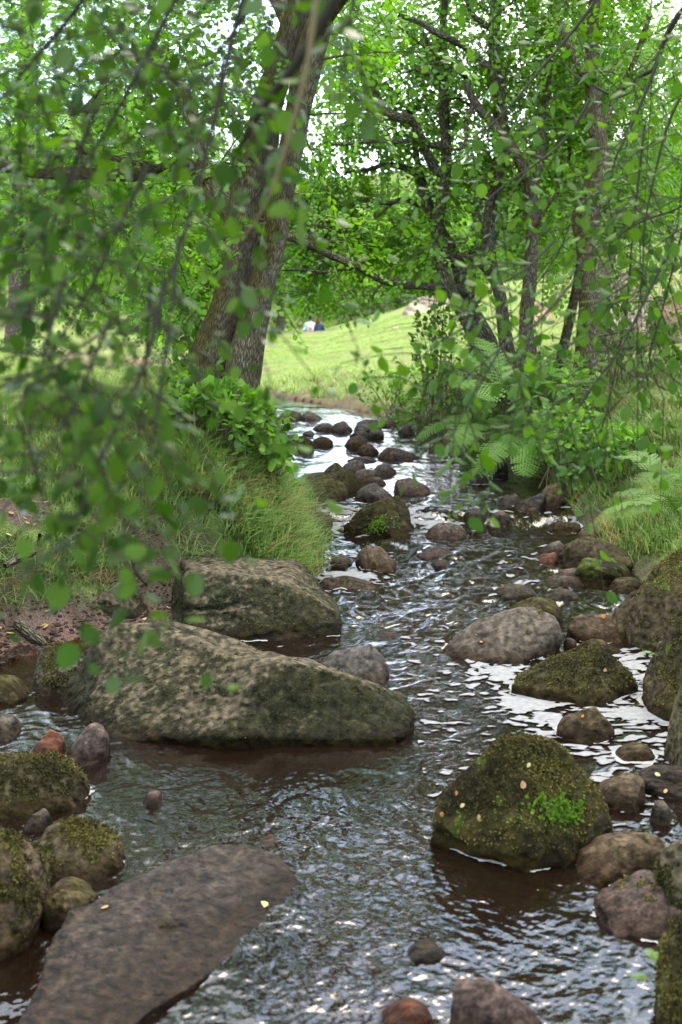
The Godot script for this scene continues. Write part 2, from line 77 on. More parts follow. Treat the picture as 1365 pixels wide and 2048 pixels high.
	["rock", "rounded slate grey stone just below the little weir", "grey", 0.15, 10, 0, Vector3(1.272, 0.201, -11.274), 0.255, [-49, 37, 100, 38, 37, 100, -88, 47, 10, -48, 110, 0, 16, 131, 0, 73, 102, 0, 88, 47, 10, -38, 77, 68, 15, 88, 68, 61, 73, 68, -69, 43, -100, 14, 93, -100, 72, 43, -100, -51, -87, 80, 39, -87, 80, -91, -87, -10, 91, -87, -10, -69, -87, -100, 72, -87, -100]],
	["rock", "long dark stone capping the little weir", "dark", 0.1, 13, 0, Vector3(1.407, 0.271, -11.702), 0.331, [-71, 48, 150, 52, 48, 150, -118, 54, 15, -67, 115, 0, 36, 131, 0, 112, 94, 0, 119, 46, 15, -52, 85, 102, 33, 94, 102, 94, 73, 102, -91, 52, -150, 32, 98, -150, 98, 47, -150, -73, -88, 130, 53, -88, 130, -122, -88, -5, 122, -88, -5, -91, -88, -150, 98, -88, -150]],
	["rock", "slanting dark slab leaning on the bank beside the weir", "dark", 0.05, 18, 0, Vector3(1.540, 0.263, -11.543), 0.311, [-112, 23, 150, 50, 23, 150, -133, 27, 15, -54, 108, 0, 39, 170, 0, 137, 158, 0, 129, 56, 15, -101, 25, -150, 36, 111, -150, 108, 43, -150, -116, -113, 130, 51, -113, 130, -137, -113, -5, 132, -113, -5, -101, -113, -150, 108, -113, -150]],
	["boulder", "brown mossy boulder under the bushes at the end of the weir", "brown", 0.5, 12, 0, Vector3(1.748, 0.298, -11.661), 0.330, [-79, 2, 200, 26, 2, 200, -100, 46, 20, -83, 148, 0, -31, 206, 0, 60, 219, 0, 104, 127, 0, 94, 26, 20, -67, 82, 136, -24, 114, 136, 51, 121, 136, 86, 71, 136, -79, 29, -200, -23, 125, -200, 84, 77, -200, -82, -146, 180, 27, -146, 180, -104, -146, 0, 97, -146, 0, -79, -146, -200, 77, -146, -200]],
	["rock", "small brown stone on the shore in front of the brown mossy boulder", "brown", 0.3, 10, 0, Vector3(1.545, 0.222, -11.427), 0.288, [-56, 49, 100, 41, 49, 100, -81, 60, 10, -44, 104, 0, 29, 112, 0, 81, 64, 10, -37, 79, 68, 23, 84, 68, -66, 56, -100, 22, 87, -100, -58, -75, 80, 42, -75, 80, -84, -75, -10, 84, -75, -10, -66, -75, -100, 64, -75, -100]],
	["rock", "dark hump in the still pool under the overhanging ferns", "dark", 0.1, 12, 0, Vector3(1.335, 0.325, -14.347), 0.364, [-83, 37, 160, 64, 37, 200, -131, 52, 20, -55, 141, 0, 21, 167, 0, 103, 121, 0, 132, 42, 20, -42, 94, 136, 20, 108, 136, 87, 83, 136, -102, 46, -200, 19, 115, -200, 109, 40, -200, -85, -111, 140, 66, -111, 180, -136, -111, 0, 136, -111, 0, -102, -111, -200, 109, -111, -200]],
	["rock", "dark pointed stone with a white waterline in the still pool", "dark", 0, 14, 1, Vector3(1.261, 0.310, -12.888), 0.346, [-60, 35, 125, 57, 35, 125, -96, 43, 12, -41, 115, 0, 4, 143, 0, 60, 101, 0, 96, 39, 12, -76, 40, -125, 5, 100, -125, 78, 37, -125, -62, -95, 105, 59, -95, 105, -99, -95, -8, 99, -95, -8, -76, -95, -125, 78, -95, -125]],
	["cobble", "small dark stone behind the pointed one in the still pool", "dark", 0, 12, 0, Vector3(1.343, 0.305, -13.537), 0.354, [-47, 48, 100, 44, 48, 100, -81, 47, 10, -33, 104, 0, 34, 113, 0, 81, 66, 10, -27, 79, 68, 28, 84, 68, -65, 48, -100, 27, 87, -100, -48, -76, 80, 45, -76, 80, -84, -76, -10, 84, -76, -10, -65, -76, -100, 65, -76, -100]],
	["rock", "dark stone half hidden below the hanging fern fronds", "dark", 0.1, 12, 0, Vector3(1.530, 0.323, -13.658), 0.355, [-50, 31, 150, 36, 31, 150, -79, 43, 15, -36, 129, 0, 27, 158, 0, 71, 100, 0, 80, 34, 15, -27, 85, 102, 24, 101, 102, 61, 69, 102, -61, 38, -150, 24, 107, -150, 67, 32, -150, -52, -105, 130, 37, -105, 130, -82, -105, -5, 82, -105, -5, -61, -105, -150, 67, -105, -150]],
	["cobble", "low grey stone with a mossy rim below the ferns", "grey", 0.2, 10, 0, Vector3(1.495, 0.294, -13.225), 0.350, [-42, 55, 100, 37, 55, 100, -84, 62, 10, -32, 99, 0, 47, 104, 0, 84, 62, 10, -26, 79, 68, 40, 82, 68, -67, 59, -100, 39, 84, -100, -44, -69, 80, 38, -69, 80, -87, -69, -10, 87, -69, -10, -67, -69, -100, 68, -69, -100]],
	["boulder", "steep mossy boulder with a bright moss patch, in the middle of the rapids", "mossy", 0.85, 17, 0, Vector3(0.300, 0.180, -11.123), 0.209, [-212, 30, 76, -97, 13, 259, 118, 5, 400, 208, 7, 365, -271, 56, 40, -152, 182, 0, 6, 254, 0, 132, 286, 0, 211, 226, 0, 264, 78, 0, 274, -23, 40, -203, 36, -400, 18, 155, -400, 182, 138, -400, 233, -12, -400, -220, -191, 56, -102, -191, 239, 120, -191, 380, 212, -191, 345, -281, -191, 20, 281, -191, 20, -203, -191, -400, 233, -191, -400]],
	["rock", "brown wet rock in white water below the steep mossy boulder", "brown", 0.1, 14, 1, Vector3(0.248, 0.105, -9.853), 0.137, [-100, 27, 114, 13, 23, 200, 96, 24, 186, -144, 31, 20, -127, 141, 0, -64, 188, 0, 31, 181, 0, 123, 84, 0, 144, 9, 20, -117, 28, -200, -52, 122, -200, 97, 60, -200, -103, -125, 94, 13, -125, 180, 99, -125, 166, -149, -125, 0, 149, -125, 0, -117, -125, -200, 114, -125, -200]],
	["rock", "flat dark rock with a white foam apron by the table boulder", "greybrown", 0.05, 18, 1, Vector3(0.057, 0.044, -9.324), 0.107, [-148, 58, 125, 17, 55, 175, 148, 56, 150, -215, 66, 17, -166, 117, 0, -32, 131, 0, 142, 83, 0, 215, 49, 17, -175, 62, -175, -28, 100, -175, 170, 52, -175, -152, -87, 105, 18, -87, 155, 153, -87, 130, -222, -87, -3, 222, -87, -3, -175, -87, -175, 170, -87, -175]],
	["rock", "smooth blue grey rock behind the crest of the large sloping boulder", "grey", 0, 16, 0, Vector3(0.075, -0.004, -7.375), 0.023, [-120, 26, 162, 23, 25, 200, 140, 26, 181, -198, 44, 20, -161, 113, 0, -103, 154, 0, 83, 184, 0, 148, 113, 0, 198, -2, 20, -160, 37, -200, -83, 102, -200, 117, 78, -200, -124, -123, 142, 24, -123, 180, 144, -123, 161, -204, -123, 0, 204, -123, 0, -160, -123, -200, 157, -123, -200]],
	["boulder", "squared moss covered boulder with a level top in midstream", "mossy", 0.8, 20, 0, Vector3(-0.141, 0.292, -12.002), 0.334, [-129, 41, 191, 6, 40, 300, 139, 41, 218, -196, 61, 30, -184, 164, 0, -39, 199, 0, 165, 181, 0, 203, 87, 0, 190, 35, 30, -153, 53, -300, -27, 135, -300, 167, 68, -300, -134, -132, 171, 6, -132, 280, 143, -132, 198, -203, -132, 10, 195, -132, 10, -153, -132, -300, 157, -132, -300]],
	["rock", "low mossy stone directly behind the squared moss covered boulder", "moss", 0.55, 12, 0, Vector3(-0.227, 0.288, -12.823), 0.345, [-120, 55, 187, 82, 54, 250, -215, 61, 25, -125, 131, 0, 34, 159, 0, 170, 131, 0, 216, 70, 25, -99, 97, 170, 31, 112, 170, 143, 97, 170, -169, 58, -250, 31, 117, -250, 176, 64, -250, -124, -106, 167, 84, -106, 230, -222, -106, 5, 222, -106, 5, -169, -106, -250, 176, -106, -250]],
	["rock", "sloping mossy rock, furthest back of the midstream cluster", "moss", 0.7, 14, 0, Vector3(-0.063, 0.318, -13.191), 0.349, [-64, 30, 167, 89, 29, 200, -126, 44, 20, -65, 150, 0, 33, 178, 0, 98, 112, 0, 126, 30, 20, -98, 38, -200, 29, 119, -200, 104, 30, -200, -66, -119, 147, 91, -119, 180, -130, -119, 0, 130, -119, 0, -98, -119, -200, 104, -119, -200]],
	["rock", "pointed mossy rock beside the squared boulder", "moss", 0.8, 15, 0, Vector3(0.088, 0.335, -12.385), 0.339, [-91, 3, 175, 40, 3, 146, -121, 26, 17, -99, 169, 0, -47, 209, 0, 41, 156, 0, 120, 17, 17, -101, 16, -175, -42, 126, -175, 92, 11, -175, -93, -139, 155, 42, -139, 126, -124, -139, -3, 124, -139, -3, -101, -139, -175, 92, -139, -175]],
	["rock", "grey tilted block behind the pointed mossy rock", "grey", 0.1, 16, 0, Vector3(0.116, 0.315, -13.683), 0.356, [-70, 39, 175, 73, 39, 175, -118, 49, 17, -79, 125, 0, 27, 154, 0, 114, 135, 0, 119, 39, 17, -92, 45, -175, 24, 108, -175, 98, 39, -175, -73, -103, 155, 75, -103, 155, -122, -103, -3, 122, -103, -3, -92, -103, -175, 98, -103, -175]],
	["rock", "long flat topped brown rock in the midstream cluster", "greybrown", 0.1, 16, 0, Vector3(0.218, 0.306, -13.108), 0.348, [-82, 41, 150, 69, 41, 150, -118, 51, 15, -100, 124, 0, 2, 143, 0, 109, 129, 0, 118, 51, 15, -94, 47, -150, 2, 102, -150, 95, 47, -150, -85, -95, 130, 71, -95, 130, -122, -95, -5, 122, -95, -5, -94, -95, -150, 95, -95, -150]],
	["rock", "grey wedge standing alone in bright water", "grey", 0, 16, 0, Vector3(0.416, 0.309, -13.517), 0.354, [-71, 43, 115, 55, 43, 150, -117, 55, 15, -69, 125, 0, 12, 140, 0, 113, 77, 0, 117, 41, 15, -91, 50, -150, 12, 101, -150, 96, 41, -150, -74, -93, 95, 57, -93, 130, -121, -93, -5, 121, -93, -5, -91, -93, -150, 96, -93, -150]],
	["cobble", "small grey stone at the edge of the midstream cluster", "grey", 0, 12, 0, Vector3(0.324, 0.293, -12.799), 0.345, [-43, 50, 100, 43, 50, 100, -82, 57, 10, -41, 106, 0, 18, 110, 0, 81, 66, 10, -35, 81, 68, 14, 83, 68, -67, 54, -100, 13, 86, -100, -44, -74, 80, 44, -74, 80, -84, -74, -10, 84, -74, -10, -67, -74, -100, 64, -74, -100]],
	["rock", "angular grey rock just upstream of the steep mossy boulder", "grey", 0.05, 17, 0, Vector3(0.283, 0.300, -11.929), 0.334, [-125, 34, 63, 40, 32, 200, -163, 70, 20, -104, 140, 0, 2, 174, 0, 95, 119, 0, 163, 36, 20, -130, 55, -200, 1, 117, -200, 130, 34, -200, -129, -116, 43, 41, -116, 180, -168, -116, 0, 168, -116, 0, -130, -116, -200, 130, -116, -200]],
	["rock", "dark red brown humped rock at the head of the rapids", "redgrey", 0.2, 16, 0, Vector3(0.648, 0.305, -12.293), 0.338, [-141, 32, 142, 71, 31, 200, -180, 50, 20, -158, 136, 0, -58, 175, 0, 39, 127, 0, 177, 37, 20, -151, 43, -200, -53, 118, -200, 135, 35, -200, -144, -117, 122, 74, -117, 180, -184, -117, 0, 184, -117, 0, -151, -117, -200, 135, -117, -200]],
	["rock", "arched mossy rock, nearest the leafy shrub", "mossy", 0.6, 15, 0, Vector3(-0.419, 0.344, -15.545), 0.378, [-94, 33, 158, 92, 32, 250, -164, 52, 25, -88, 159, 0, 0, 192, 0, 87, 137, 0, 164, 30, 25, -132, 44, -250, 0, 128, -250, 131, 31, -250, -97, -128, 138, 95, -128, 230, -169, -128, 5, 169, -128, 5, -132, -128, -250, 131, -128, -250]],
	["rock", "low brown rock beside the arched mossy one", "brown", 0.1, 14, 0, Vector3(-0.219, 0.338, -15.895), 0.382, [-62, 43, 126, 83, 43, 175, -131, 66, 17, -64, 132, 0, 26, 149, 0, 132, 104, 0, 132, 55, 17, -101, 57, -175, 24, 106, -175, 110, 50, -175, -64, -99, 106, 85, -99, 155, -136, -99, -3, 136, -99, -3, -101, -99, -175, 110, -99, -175]],
	["rock", "dark stone tucked behind the arched mossy rock", "dark", 0.1, 13, 0, Vector3(-0.569, 0.338, -16.216), 0.386, [-57, 47, 150, 92, 46, 200, -131, 51, 20, -63, 124, 0, 41, 152, 0, 132, 101, 0, 132, 45, 20, -47, 89, 136, 37, 105, 136, 112, 76, 136, -100, 49, -200, 37, 110, -200, 110, 46, -200, -60, -102, 130, 94, -102, 180, -135, -102, 0, 135, -102, 0, -100, -102, -200, 110, -102, -200]],
	["rock", "rounded mossy brown rock in the far rapids", "brown", 0.4, 12, 0, Vector3(0.169, 0.337, -15.778), 0.381, [-84, 42, 203, 80, 42, 250, -139, 57, 25, -72, 155, 0, 17, 178, 0, 123, 133, 0, 139, 40, 25, -56, 104, 170, 17, 116, 170, 103, 92, 170, -108, 51, -250, 16, 123, -250, 114, 41, -250, -87, -118, 183, 82, -118, 230, -143, -118, 5, 143, -118, 5, -108, -118, -250, 114, -118, -250]],
	["rock", "round dark cobble touching the rounded mossy brown rock", "brown", 0.1, 11, 0, Vector3(0.289, 0.333, -15.199), 0.374, [-64, 39, 175, 69, 39, 175, -115, 65, 18, -56, 133, 0, 30, 155, 0, 105, 101, 0, 116, 43, 18, -43, 91, 119, 27, 103, 119, 89, 73, 119, -89, 55, -175, 27, 108, -175, 96, 42, -175, -66, -103, 155, 71, -103, 155, -119, -103, -2, 119, -103, -2, -89, -103, -175, 96, -103, -175]],
	["rock", "long brown whaleback rock in the far rapids", "redgrey", 0.1, 14, 0, Vector3(0.608, 0.319, -14.777), 0.369, [-146, 48, 183, 125, 48, 225, -225, 62, 22, -152, 143, 0, -47, 159, 0, 83, 122, 0, 224, 46, 22, -185, 56, -225, -43, 115, -225, 174, 47, -225, -150, -106, 163, 129, -106, 205, -231, -106, 2, 231, -106, 2, -185, -106, -225, 174, -106, -225]],
	["cobble", "thin flat stone barely above bright water", "redgrey", 0, 12, 0, Vector3(0.219, 0.302, -14.456), 0.365, [-80, 62, 150, 97, 62, 150, -156, 72, 15, -53, 106, 0, 74, 111, 0, 156, 72, 15, -43, 86, 102, 62, 89, 102, -123, 68, -150, 61, 92, -150, -83, -74, 130, 100, -74, 130, -160, -74, -5, 160, -74, -5, -123, -74, -150, 126, -74, -150]],
	["rock", "black block standing highest in the far rapids", "dark", 0.05, 16, 0, Vector3(0.338, 0.352, -17.445), 0.401, [-123, 45, 300, 101, 45, 300, -169, 82, 30, -132, 165, 0, -15, 190, 0, 138, 165, 0, 169, 69, 30, -135, 67, -300, -12, 132, -300, 135, 60, -300, -127, -127, 280, 104, -127, 280, -174, -127, 10, 174, -127, 10, -135, -127, -300, 135, -127, -300]],
	["cobble", "dark stone right in front of the black block", "dark", 0, 14, 0, Vector3(0.411, 0.351, -16.738), 0.392, [-51, 40, 150, 54, 40, 150, -102, 74, 15, -60, 132, 0, 34, 144, 0, 105, 85, 0, 93, 51, 15, -47, 91, 102, 30, 97, 102, 89, 65, 102, -79, 61, -150, 30, 102, -150, 77, 46, -150, -53, -96, 130, 55, -96, 130, -105, -96, -5, 95, -96, -5, -79, -96, -150, 77, -96, -150]],
	["cobble", "dark wedge stone on the near side of the black block", "dark", 0.1, 14, 0, Vector3(0.232, 0.345, -16.631), 0.391, [-71, 46, 97, 74, 45, 150, -129, 79, 15, -59, 130, 0, 35, 136, 0, 129, 79, 15, -49, 92, 102, 28, 95, 102, -104, 65, -150, 27, 100, -150, -73, -91, 77, 76, -91, 130, -133, -91, -5, 133, -91, -5, -104, -91, -150, 102, -91, -150]],
	["rock", "grey block with a smaller stone in front, far upstream", "grey", 0.1, 14, 0, Vector3(0.012, 0.353, -17.510), 0.402, [-58, 47, 192, 83, 46, 250, -126, 87, 25, -58, 146, 0, 34, 171, 0, 115, 109, 0, 127, 50, 25, -97, 70, -250, 31, 121, -250, 105, 48, -250, -60, -114, 172, 84, -114, 230, -130, -114, 5, 130, -114, 5, -97, -114, -250, 105, -114, -250]],
	["cobble", "low grey stone far upstream, near the opposite block", "grey", 0.05, 12, 0, Vector3(-0.209, 0.346, -17.696), 0.404, [-53, 56, 200, 82, 56, 200, -143, 65, 20, -56, 125, 0, 69, 138, 0, 143, 65, 20, -45, 94, 136, 57, 101, 136, -114, 61, -200, 55, 105, -200, -55, -92, 180, 85, -92, 180, -148, -92, 0, 148, -92, 0, -114, -92, -200, 115, -92, -200]],
	["cobble", "little dark stone in the broken water far upstream", "dark", 0, 12, 0, Vector3(-0.386, 0.340, -16.987), 0.396, [-33, 54, 125, 50, 54, 125, -72, 67, 12, -24, 114, 0, 36, 114, 0, 72, 61, 12, -19, 87, 85, 30, 87, 85, -57, 62, -125, 29, 90, -125, -34, -76, 105, 52, -76, 105, -74, -76, -8, 74, -76, -8, -57, -76, -125, 58, -76, -125]],
	["boulder", "moss striped boulder far upstream below the sunny meadow", "moss", 0.5, 15, 0, Vector3(-0.705, 0.360, -19.079), 0.420, [-72, 57, 300, 126, 57, 300, -170, 48, 30, -84, 126, 0, 51, 173, 0, 165, 153, 0, 172, 61, 30, -131, 51, -300, 46, 126, -300, 143, 59, -300, -75, -115, 280, 129, -115, 280, -176, -115, 10, 176, -115, 10, -131, -115, -300, 143, -115, -300]],
	["boulder", "grey boulder far upstream, twin of the moss striped one", "grey", 0.1, 15, 0, Vector3(-0.401, 0.367, -19.029), 0.420, [-66, 52, 181, 94, 51, 250, -151, 59, 25, -111, 144, 0, -4, 164, 0, 117, 97, 0, 151, 52, 25, -120, 56, -250, -3, 119, -250, 121, 51, -250, -68, -109, 161, 97, -109, 230, -155, -109, 5, 155, -109, 5, -120, -109, -250, 121, -109, -250]],
	["rock", "mossy flat rock far upstream behind the black block", "moss", 0.5, 12, 0, Vector3(0.589, 0.342, -18.113), 0.409, [-76, 64, 250, 100, 64, 250, -159, 82, 25, -63, 138, 0, 64, 144, 0, 159, 82, 25, -52, 104, 170, 53, 108, 170, -127, 75, -250, 51, 112, -250, -79, -96, 230, 103, -96, 230, -164, -96, 5, 164, -96, 5, -127, -96, -250, 127, -96, -250]],
	["cobble", "rounded grey stone far upstream close to the bushes", "grey", 0.15, 12, 0, Vector3(0.793, 0.347, -17.118), 0.397, [-62, 48, 200, 63, 48, 200, -109, 55, 20, -54, 132, 0, 36, 150, 0, 108, 79, 20, -45, 94, 136, 29, 104, 136, -88, 52, -200, 28, 109, -200, -64, -100, 180, 65, -100, 180, -112, -100, 0, 112, -100, 0, -88, -100, -200, 86, -100, -200]],
	["rock", "dark flat stone beneath the bushes far upstream", "dark", 0.2, 12, 0, Vector3(0.947, 0.340, -17.817), 0.405, [-62, 63, 200, 68, 63, 200, -135, 72, 20, -53, 127, 0, 41, 127, 0, 135, 72, 20, -44, 98, 136, 33, 98, 136, -109, 69, -200, 32, 102, -200, -64, -85, 180, 70, -85, 180, -139, -85, 0, 139, -85, 0, -109, -85, -200, 107, -85, -200]],
	["boulder", "large grey boulder half hidden behind the leafy shrub on the mound", "greybrown", 0.15, 12, 0, Vector3(-0.871, 0.448, -16.675), 0.391, [-74, -58, 194, 140, -59, 300, -200, 14, 30, -153, 247, 0, -23, 347, 0, 105, 218, 0, 199, -3, 30, -128, 109, 204, -21, 164, 204, 84, 93, 204, -163, -15, -300, -21, 184, -300, 156, -26, -300, -76, -231, 174, 145, -231, 280, -205, -231, 10, 205, -231, 10, -163, -231, -300, 156, -231, -300]],
	["boulder", "dark mossy boulder under the hanging grass of the mound", "mossy", 0.5, 12, 0, Vector3(-0.177, 0.158, -11.186), 0.229, [-59, 40, 214, 70, 38, 250, -119, 74, 25, -72, 158, 0, 16, 182, 0, 95, 130, 0, 119, 33, 25, -57, 104, 170, 15, 118, 170, 80, 89, 170, -94, 60, -250, 14, 125, -250, 97, 35, -250, -61, -122, 194, 72, -122, 230, -123, -122, 5, 123, -122, 5, -94, -122, -250, 97, -122, -250]],
	["rock", "flat olive stone wedged between the two pale boulders", "olive", 0.3, 14, 0, Vector3(-0.744, -0.018, -8.219), 0.042, [-66, 54, 115, 66, 54, 125, -115, 66, 12, -62, 111, 0, 45, 114, 0, 115, 75, 0, 116, 42, 12, -88, 61, -125, 40, 90, -125, 97, 46, -125, -69, -76, 95, 67, -76, 105, -119, -76, -8, 119, -76, -8, -88, -76, -125, 97, -76, -125]],
	["cobble", "tan cobble lying on the gravel beach", "pale", 0, 10, 0, Vector3(-1.137, 0.009, -8.411), -0.140, [-19, 51, 75, 44, 51, 75, -59, 53, 7, -29, 92, 0, 17, 101, 0, 59, 70, 0, 59, 47, 7, -22, 73, 51, 16, 78, 51, 50, 61, 51, -45, 52, -75, 15, 81, -75, 49, 49, -75, -20, -67, 55, 45, -67, 55, -61, -67, -13, 61, -67, -13, -45, -67, -75, 49, -67, -75]],
	["rock", "flat brown stone at the lip of the gravel beach", "brown", 0.05, 12, 0, Vector3(-1.389, -0.034, -8.038), -0.170, [-45, 64, 125, 83, 64, 125, -123, 54, 13, -52, 93, 0, 64, 99, 0, 123, 60, 13, -42, 80, 85, 53, 83, 85, -98, 58, -125, 52, 85, -125, -47, -66, 105, 86, -66, 105, -127, -66, -7, 127, -66, -7, -98, -66, -125, 99, -66, -125]],
	["cobble", "flat stone lying between the tan boulder and the table boulder", "greybrown", 0.2, 12, 0, Vector3(-1.149, 0.072, -8.823), -0.070, [-23, 58, 100, 52, 58, 100, -66, 59, 10, -29, 92, 0, 28, 98, 0, 66, 65, 10, -24, 77, 68, 23, 80, 68, -53, 58, -100, 22, 82, -100, -24, -66, 80, 54, -66, 80, -68, -66, -10, 68, -66, -10, -53, -66, -100, 53, -66, -100]],
	["rock", "flat purple wet stone in the middle of the rapids", "redgrey", 0, 11, 0, Vector3(0.700, 0.084, -10.258), 0.159, [-96, 68, 160, 83, 67, 175, -161, 64, 18, -87, 105, 0, 59, 113, 0, 161, 71, 18, -73, 88, 119, 47, 92, 119, -130, 65, -175, 46, 94, -175, -99, -75, 140, 86, -75, 155, -166, -75, -2, 166, -75, -2, -130, -75, -175, 127, -75, -175]],
	["cobble", "black stone with a yellow leaf in the middle of the rapids", "dark", 0.1, 11, 0, Vector3(0.712, 0.076, -9.941), 0.142, [-45, 62, 100, 36, 62, 100, -75, 63, 10, -39, 93, 0, 25, 93, 0, 74, 59, 10, -32, 79, 68, 20, 79, 68, -60, 62, -100, 19, 81, -100, -46, -62, 80, 37, -62, 80, -77, -62, -10, 77, -62, -10, -60, -62, -100, 59, -62, -100]],
	["rock", "smooth stone with water pouring over it below the steep mossy boulder", "greybrown", 0.2, 10, 0, Vector3(0.813, 0.141, -10.888), 0.192, [-98, 43, 200, 73, 43, 200, -164, 51, 20, -86, 134, 0, 49, 158, 0, 139, 95, 0, 165, 44, 20, -67, 93, 136, 44, 106, 136, 118, 72, 136, -127, 48, -200, 44, 112, -200, 136, 43, -200, -102, -105, 180, 75, -105, 180, -170, -105, 0, 170, -105, 0, -127, -105, -200, 136, -105, -200]],
	["rock", "dark stone hugging the steep mossy boulder in the broken water", "dark", 0.1, 12, 0, Vector3(0.002, 0.090, -9.951), 0.143, [-39, 47, 125, 42, 47, 125, -75, 55, 12, -53, 110, 0, -4, 124, 0, 60, 88, 0, 75, 47, 12, -44, 82, 85, -3, 90, 85, 50, 70, 85, -60, 52, -125, -3, 93, -125, 60, 47, -125, -40, -83, 105, 43, -83, 105, -77, -83, -8, 77, -83, -8, -60, -83, -125, 60, -83, -125]],
	["rock", "low dark stone in the lee of the smooth blue grey rock", "dark", 0.1, 11, 0, Vector3(0.283, -0.029, -8.184), 0.040, [-51, 64, 100, 54, 64, 100, -99, 63, 10, -40, 88, 0, 34, 91, 0, 99, 60, 10, -33, 77, 68, 28, 78, 68, -79, 63, -100, 27, 80, -100, -53, -60, 80, 55, -60, 80, -102, -60, -10, 102, -60, -10, -79, -60, -100, 79, -60, -100]],
	["rock_outcrop", "pale lichen covered outcrop on the skyline of the sunny meadow", "chalk", 0.1, 14, 0, Vector3(2.991, 1.431, -44.100), 0.940, [-1004, -246, 1100, -29, -291, 1100, 870, -246, 1100, -1342, -113, 110, -1003, 296, 0, -607, 630, 0, -117, 766, 0, 420, 721, 0, 960, 448, 0, 1340, -37, 110, -1084, -184, -1100, -495, 262, -1100, 326, 316, -1100, 1062, -139, -1100, -1032, -511, 1080, -28, -511, 1080, 898, -511, 1080, -1381, -511, 90, 1381, -511, 90, -1084, -511, -1100, 1062, -511, -1100]],
	["boulder", "small pale boulder sitting on the meadow below the outcrop", "chalk", 0.1, 13, 0, Vector3(1.482, 1.048, -38.300), 0.842, [-136, 8, 300, 117, -5, 300, -193, 107, 30, -126, 226, 0, 34, 266, 0, 168, 186, 0, 194, 54, 30, -101, 122, 204, 31, 144, 204, 140, 100, 204, -152, 62, -300, 30, 157, -300, 158, 31, -300, -140, -177, 280, 120, -177, 280, -200, -177, 10, 200, -177, 10, -152, -177, -300, 158, -177, -300]],
	["boulder", "flat pale boulder on the far side of the meadow near the two people", "chalk", 0, 13, 0, Vector3(-1.856, 0.370, -46.400), 0.210, [-113, 39, 400, 176, 39, 400, -242, 75, 40, -97, 203, 0, 98, 235, 0, 227, 154, 0, 244, 59, 40, -71, 129, 272, 89, 147, 272, 195, 103, 272, -184, 61, -400, 88, 157, -400, 205, 51, -400, -118, -157, 380, 180, -157, 380, -250, -157, 20, 250, -157, 20, -184, -157, -400, 205, -157, -400]],
	["rock_outcrop", "big slanting silver rock with ribbed layers behind the split trunk", "chalk", 0.05, 20, 0, Vector3(5.034, 1.746, -25.800), 1.213, [-565, -263, 800, -171, -333, 800, 265, -298, 800, -575, -100, 80, -401, 608, 0, 40, 829, 0, 405, 608, 0, 596, 254, 0, 504, -234, 80, -441, -193, -800, 51, 364, -800, 495, 19, -800, -585, -553, 780, -179, -553, 780, 270, -553, 780, -596, -553, 60, 517, -553, 60, -441, -553, -800, 422, -553, -800]],
	["rock_outcrop", "low ochre rock beside the slanting silver one on the hillside", "ochre", 0.1, 15, 0, Vector3(6.086, 1.577, -26.100), 1.255, [-505, -104, 600, -60, -122, 600, -520, 64, 60, -390, 379, 0, -77, 513, 0, 335, 423, 0, 518, -26, 60, -421, -10, -600, -67, 259, -600, 409, -64, -600, -519, -342, 580, -61, -342, 580, -534, -342, 40, 534, -342, 40, -421, -342, -600, 409, -342, -600]],
	["boulder", "low pale boulder on the grassy rise beyond the dark trunk", "ochre", 0.1, 14, 0, Vector3(4.516, 1.490, -33.500), 1.208, [-346, -82, 500, 172, -82, 500, -466, 49, 50, -291, 372, 0, 57, 452, 0, 352, 279, 0, 468, -9, 50, -368, -3, -500, 50, 239, -500, 379, -38, -500, -357, -302, 480, 177, -302, 480, -481, -302, 30, 481, -302, 30, -368, -302, -500, 379, -302, -500]],
	["rock", "brown stone on the edge of the hidden upper bend of the stream", "redgrey", 0, 13, 0, Vector3(-3.932, 0.451, -31.300), 0.221, [-135, -20, 300, 212, -30, 300, -311, 54, 30, -202, 227, 0, 18, 304, 0, 235, 195, 0, 312, 10, 30, -164, 111, 204, 17, 153, 204, 195, 93, 204, -247, 20, -300, 16, 170, -300, 252, -6, -300, -140, -202, 280, 218, -202, 280, -321, -202, 10, 321, -202, 10, -247, -202, -300, 252, -202, -300]],
	["rock", "pink brown stone beyond the hidden upper bend of the stream", "ochre", 0, 13, 0, Vector3(-4.811, 0.384, -34.250), 0.175, [-101, -9, 250, 161, -9, 250, -228, 16, 25, -72, 218, 0, 109, 254, 0, 229, 100, 25, -57, 116, 170, 91, 135, 170, -181, 6, -250, 89, 149, -250, -104, -169, 230, 166, -169, 230, -235, -169, 5, 235, -169, 5, -181, -169, -250, 185, -169, -250]],
]
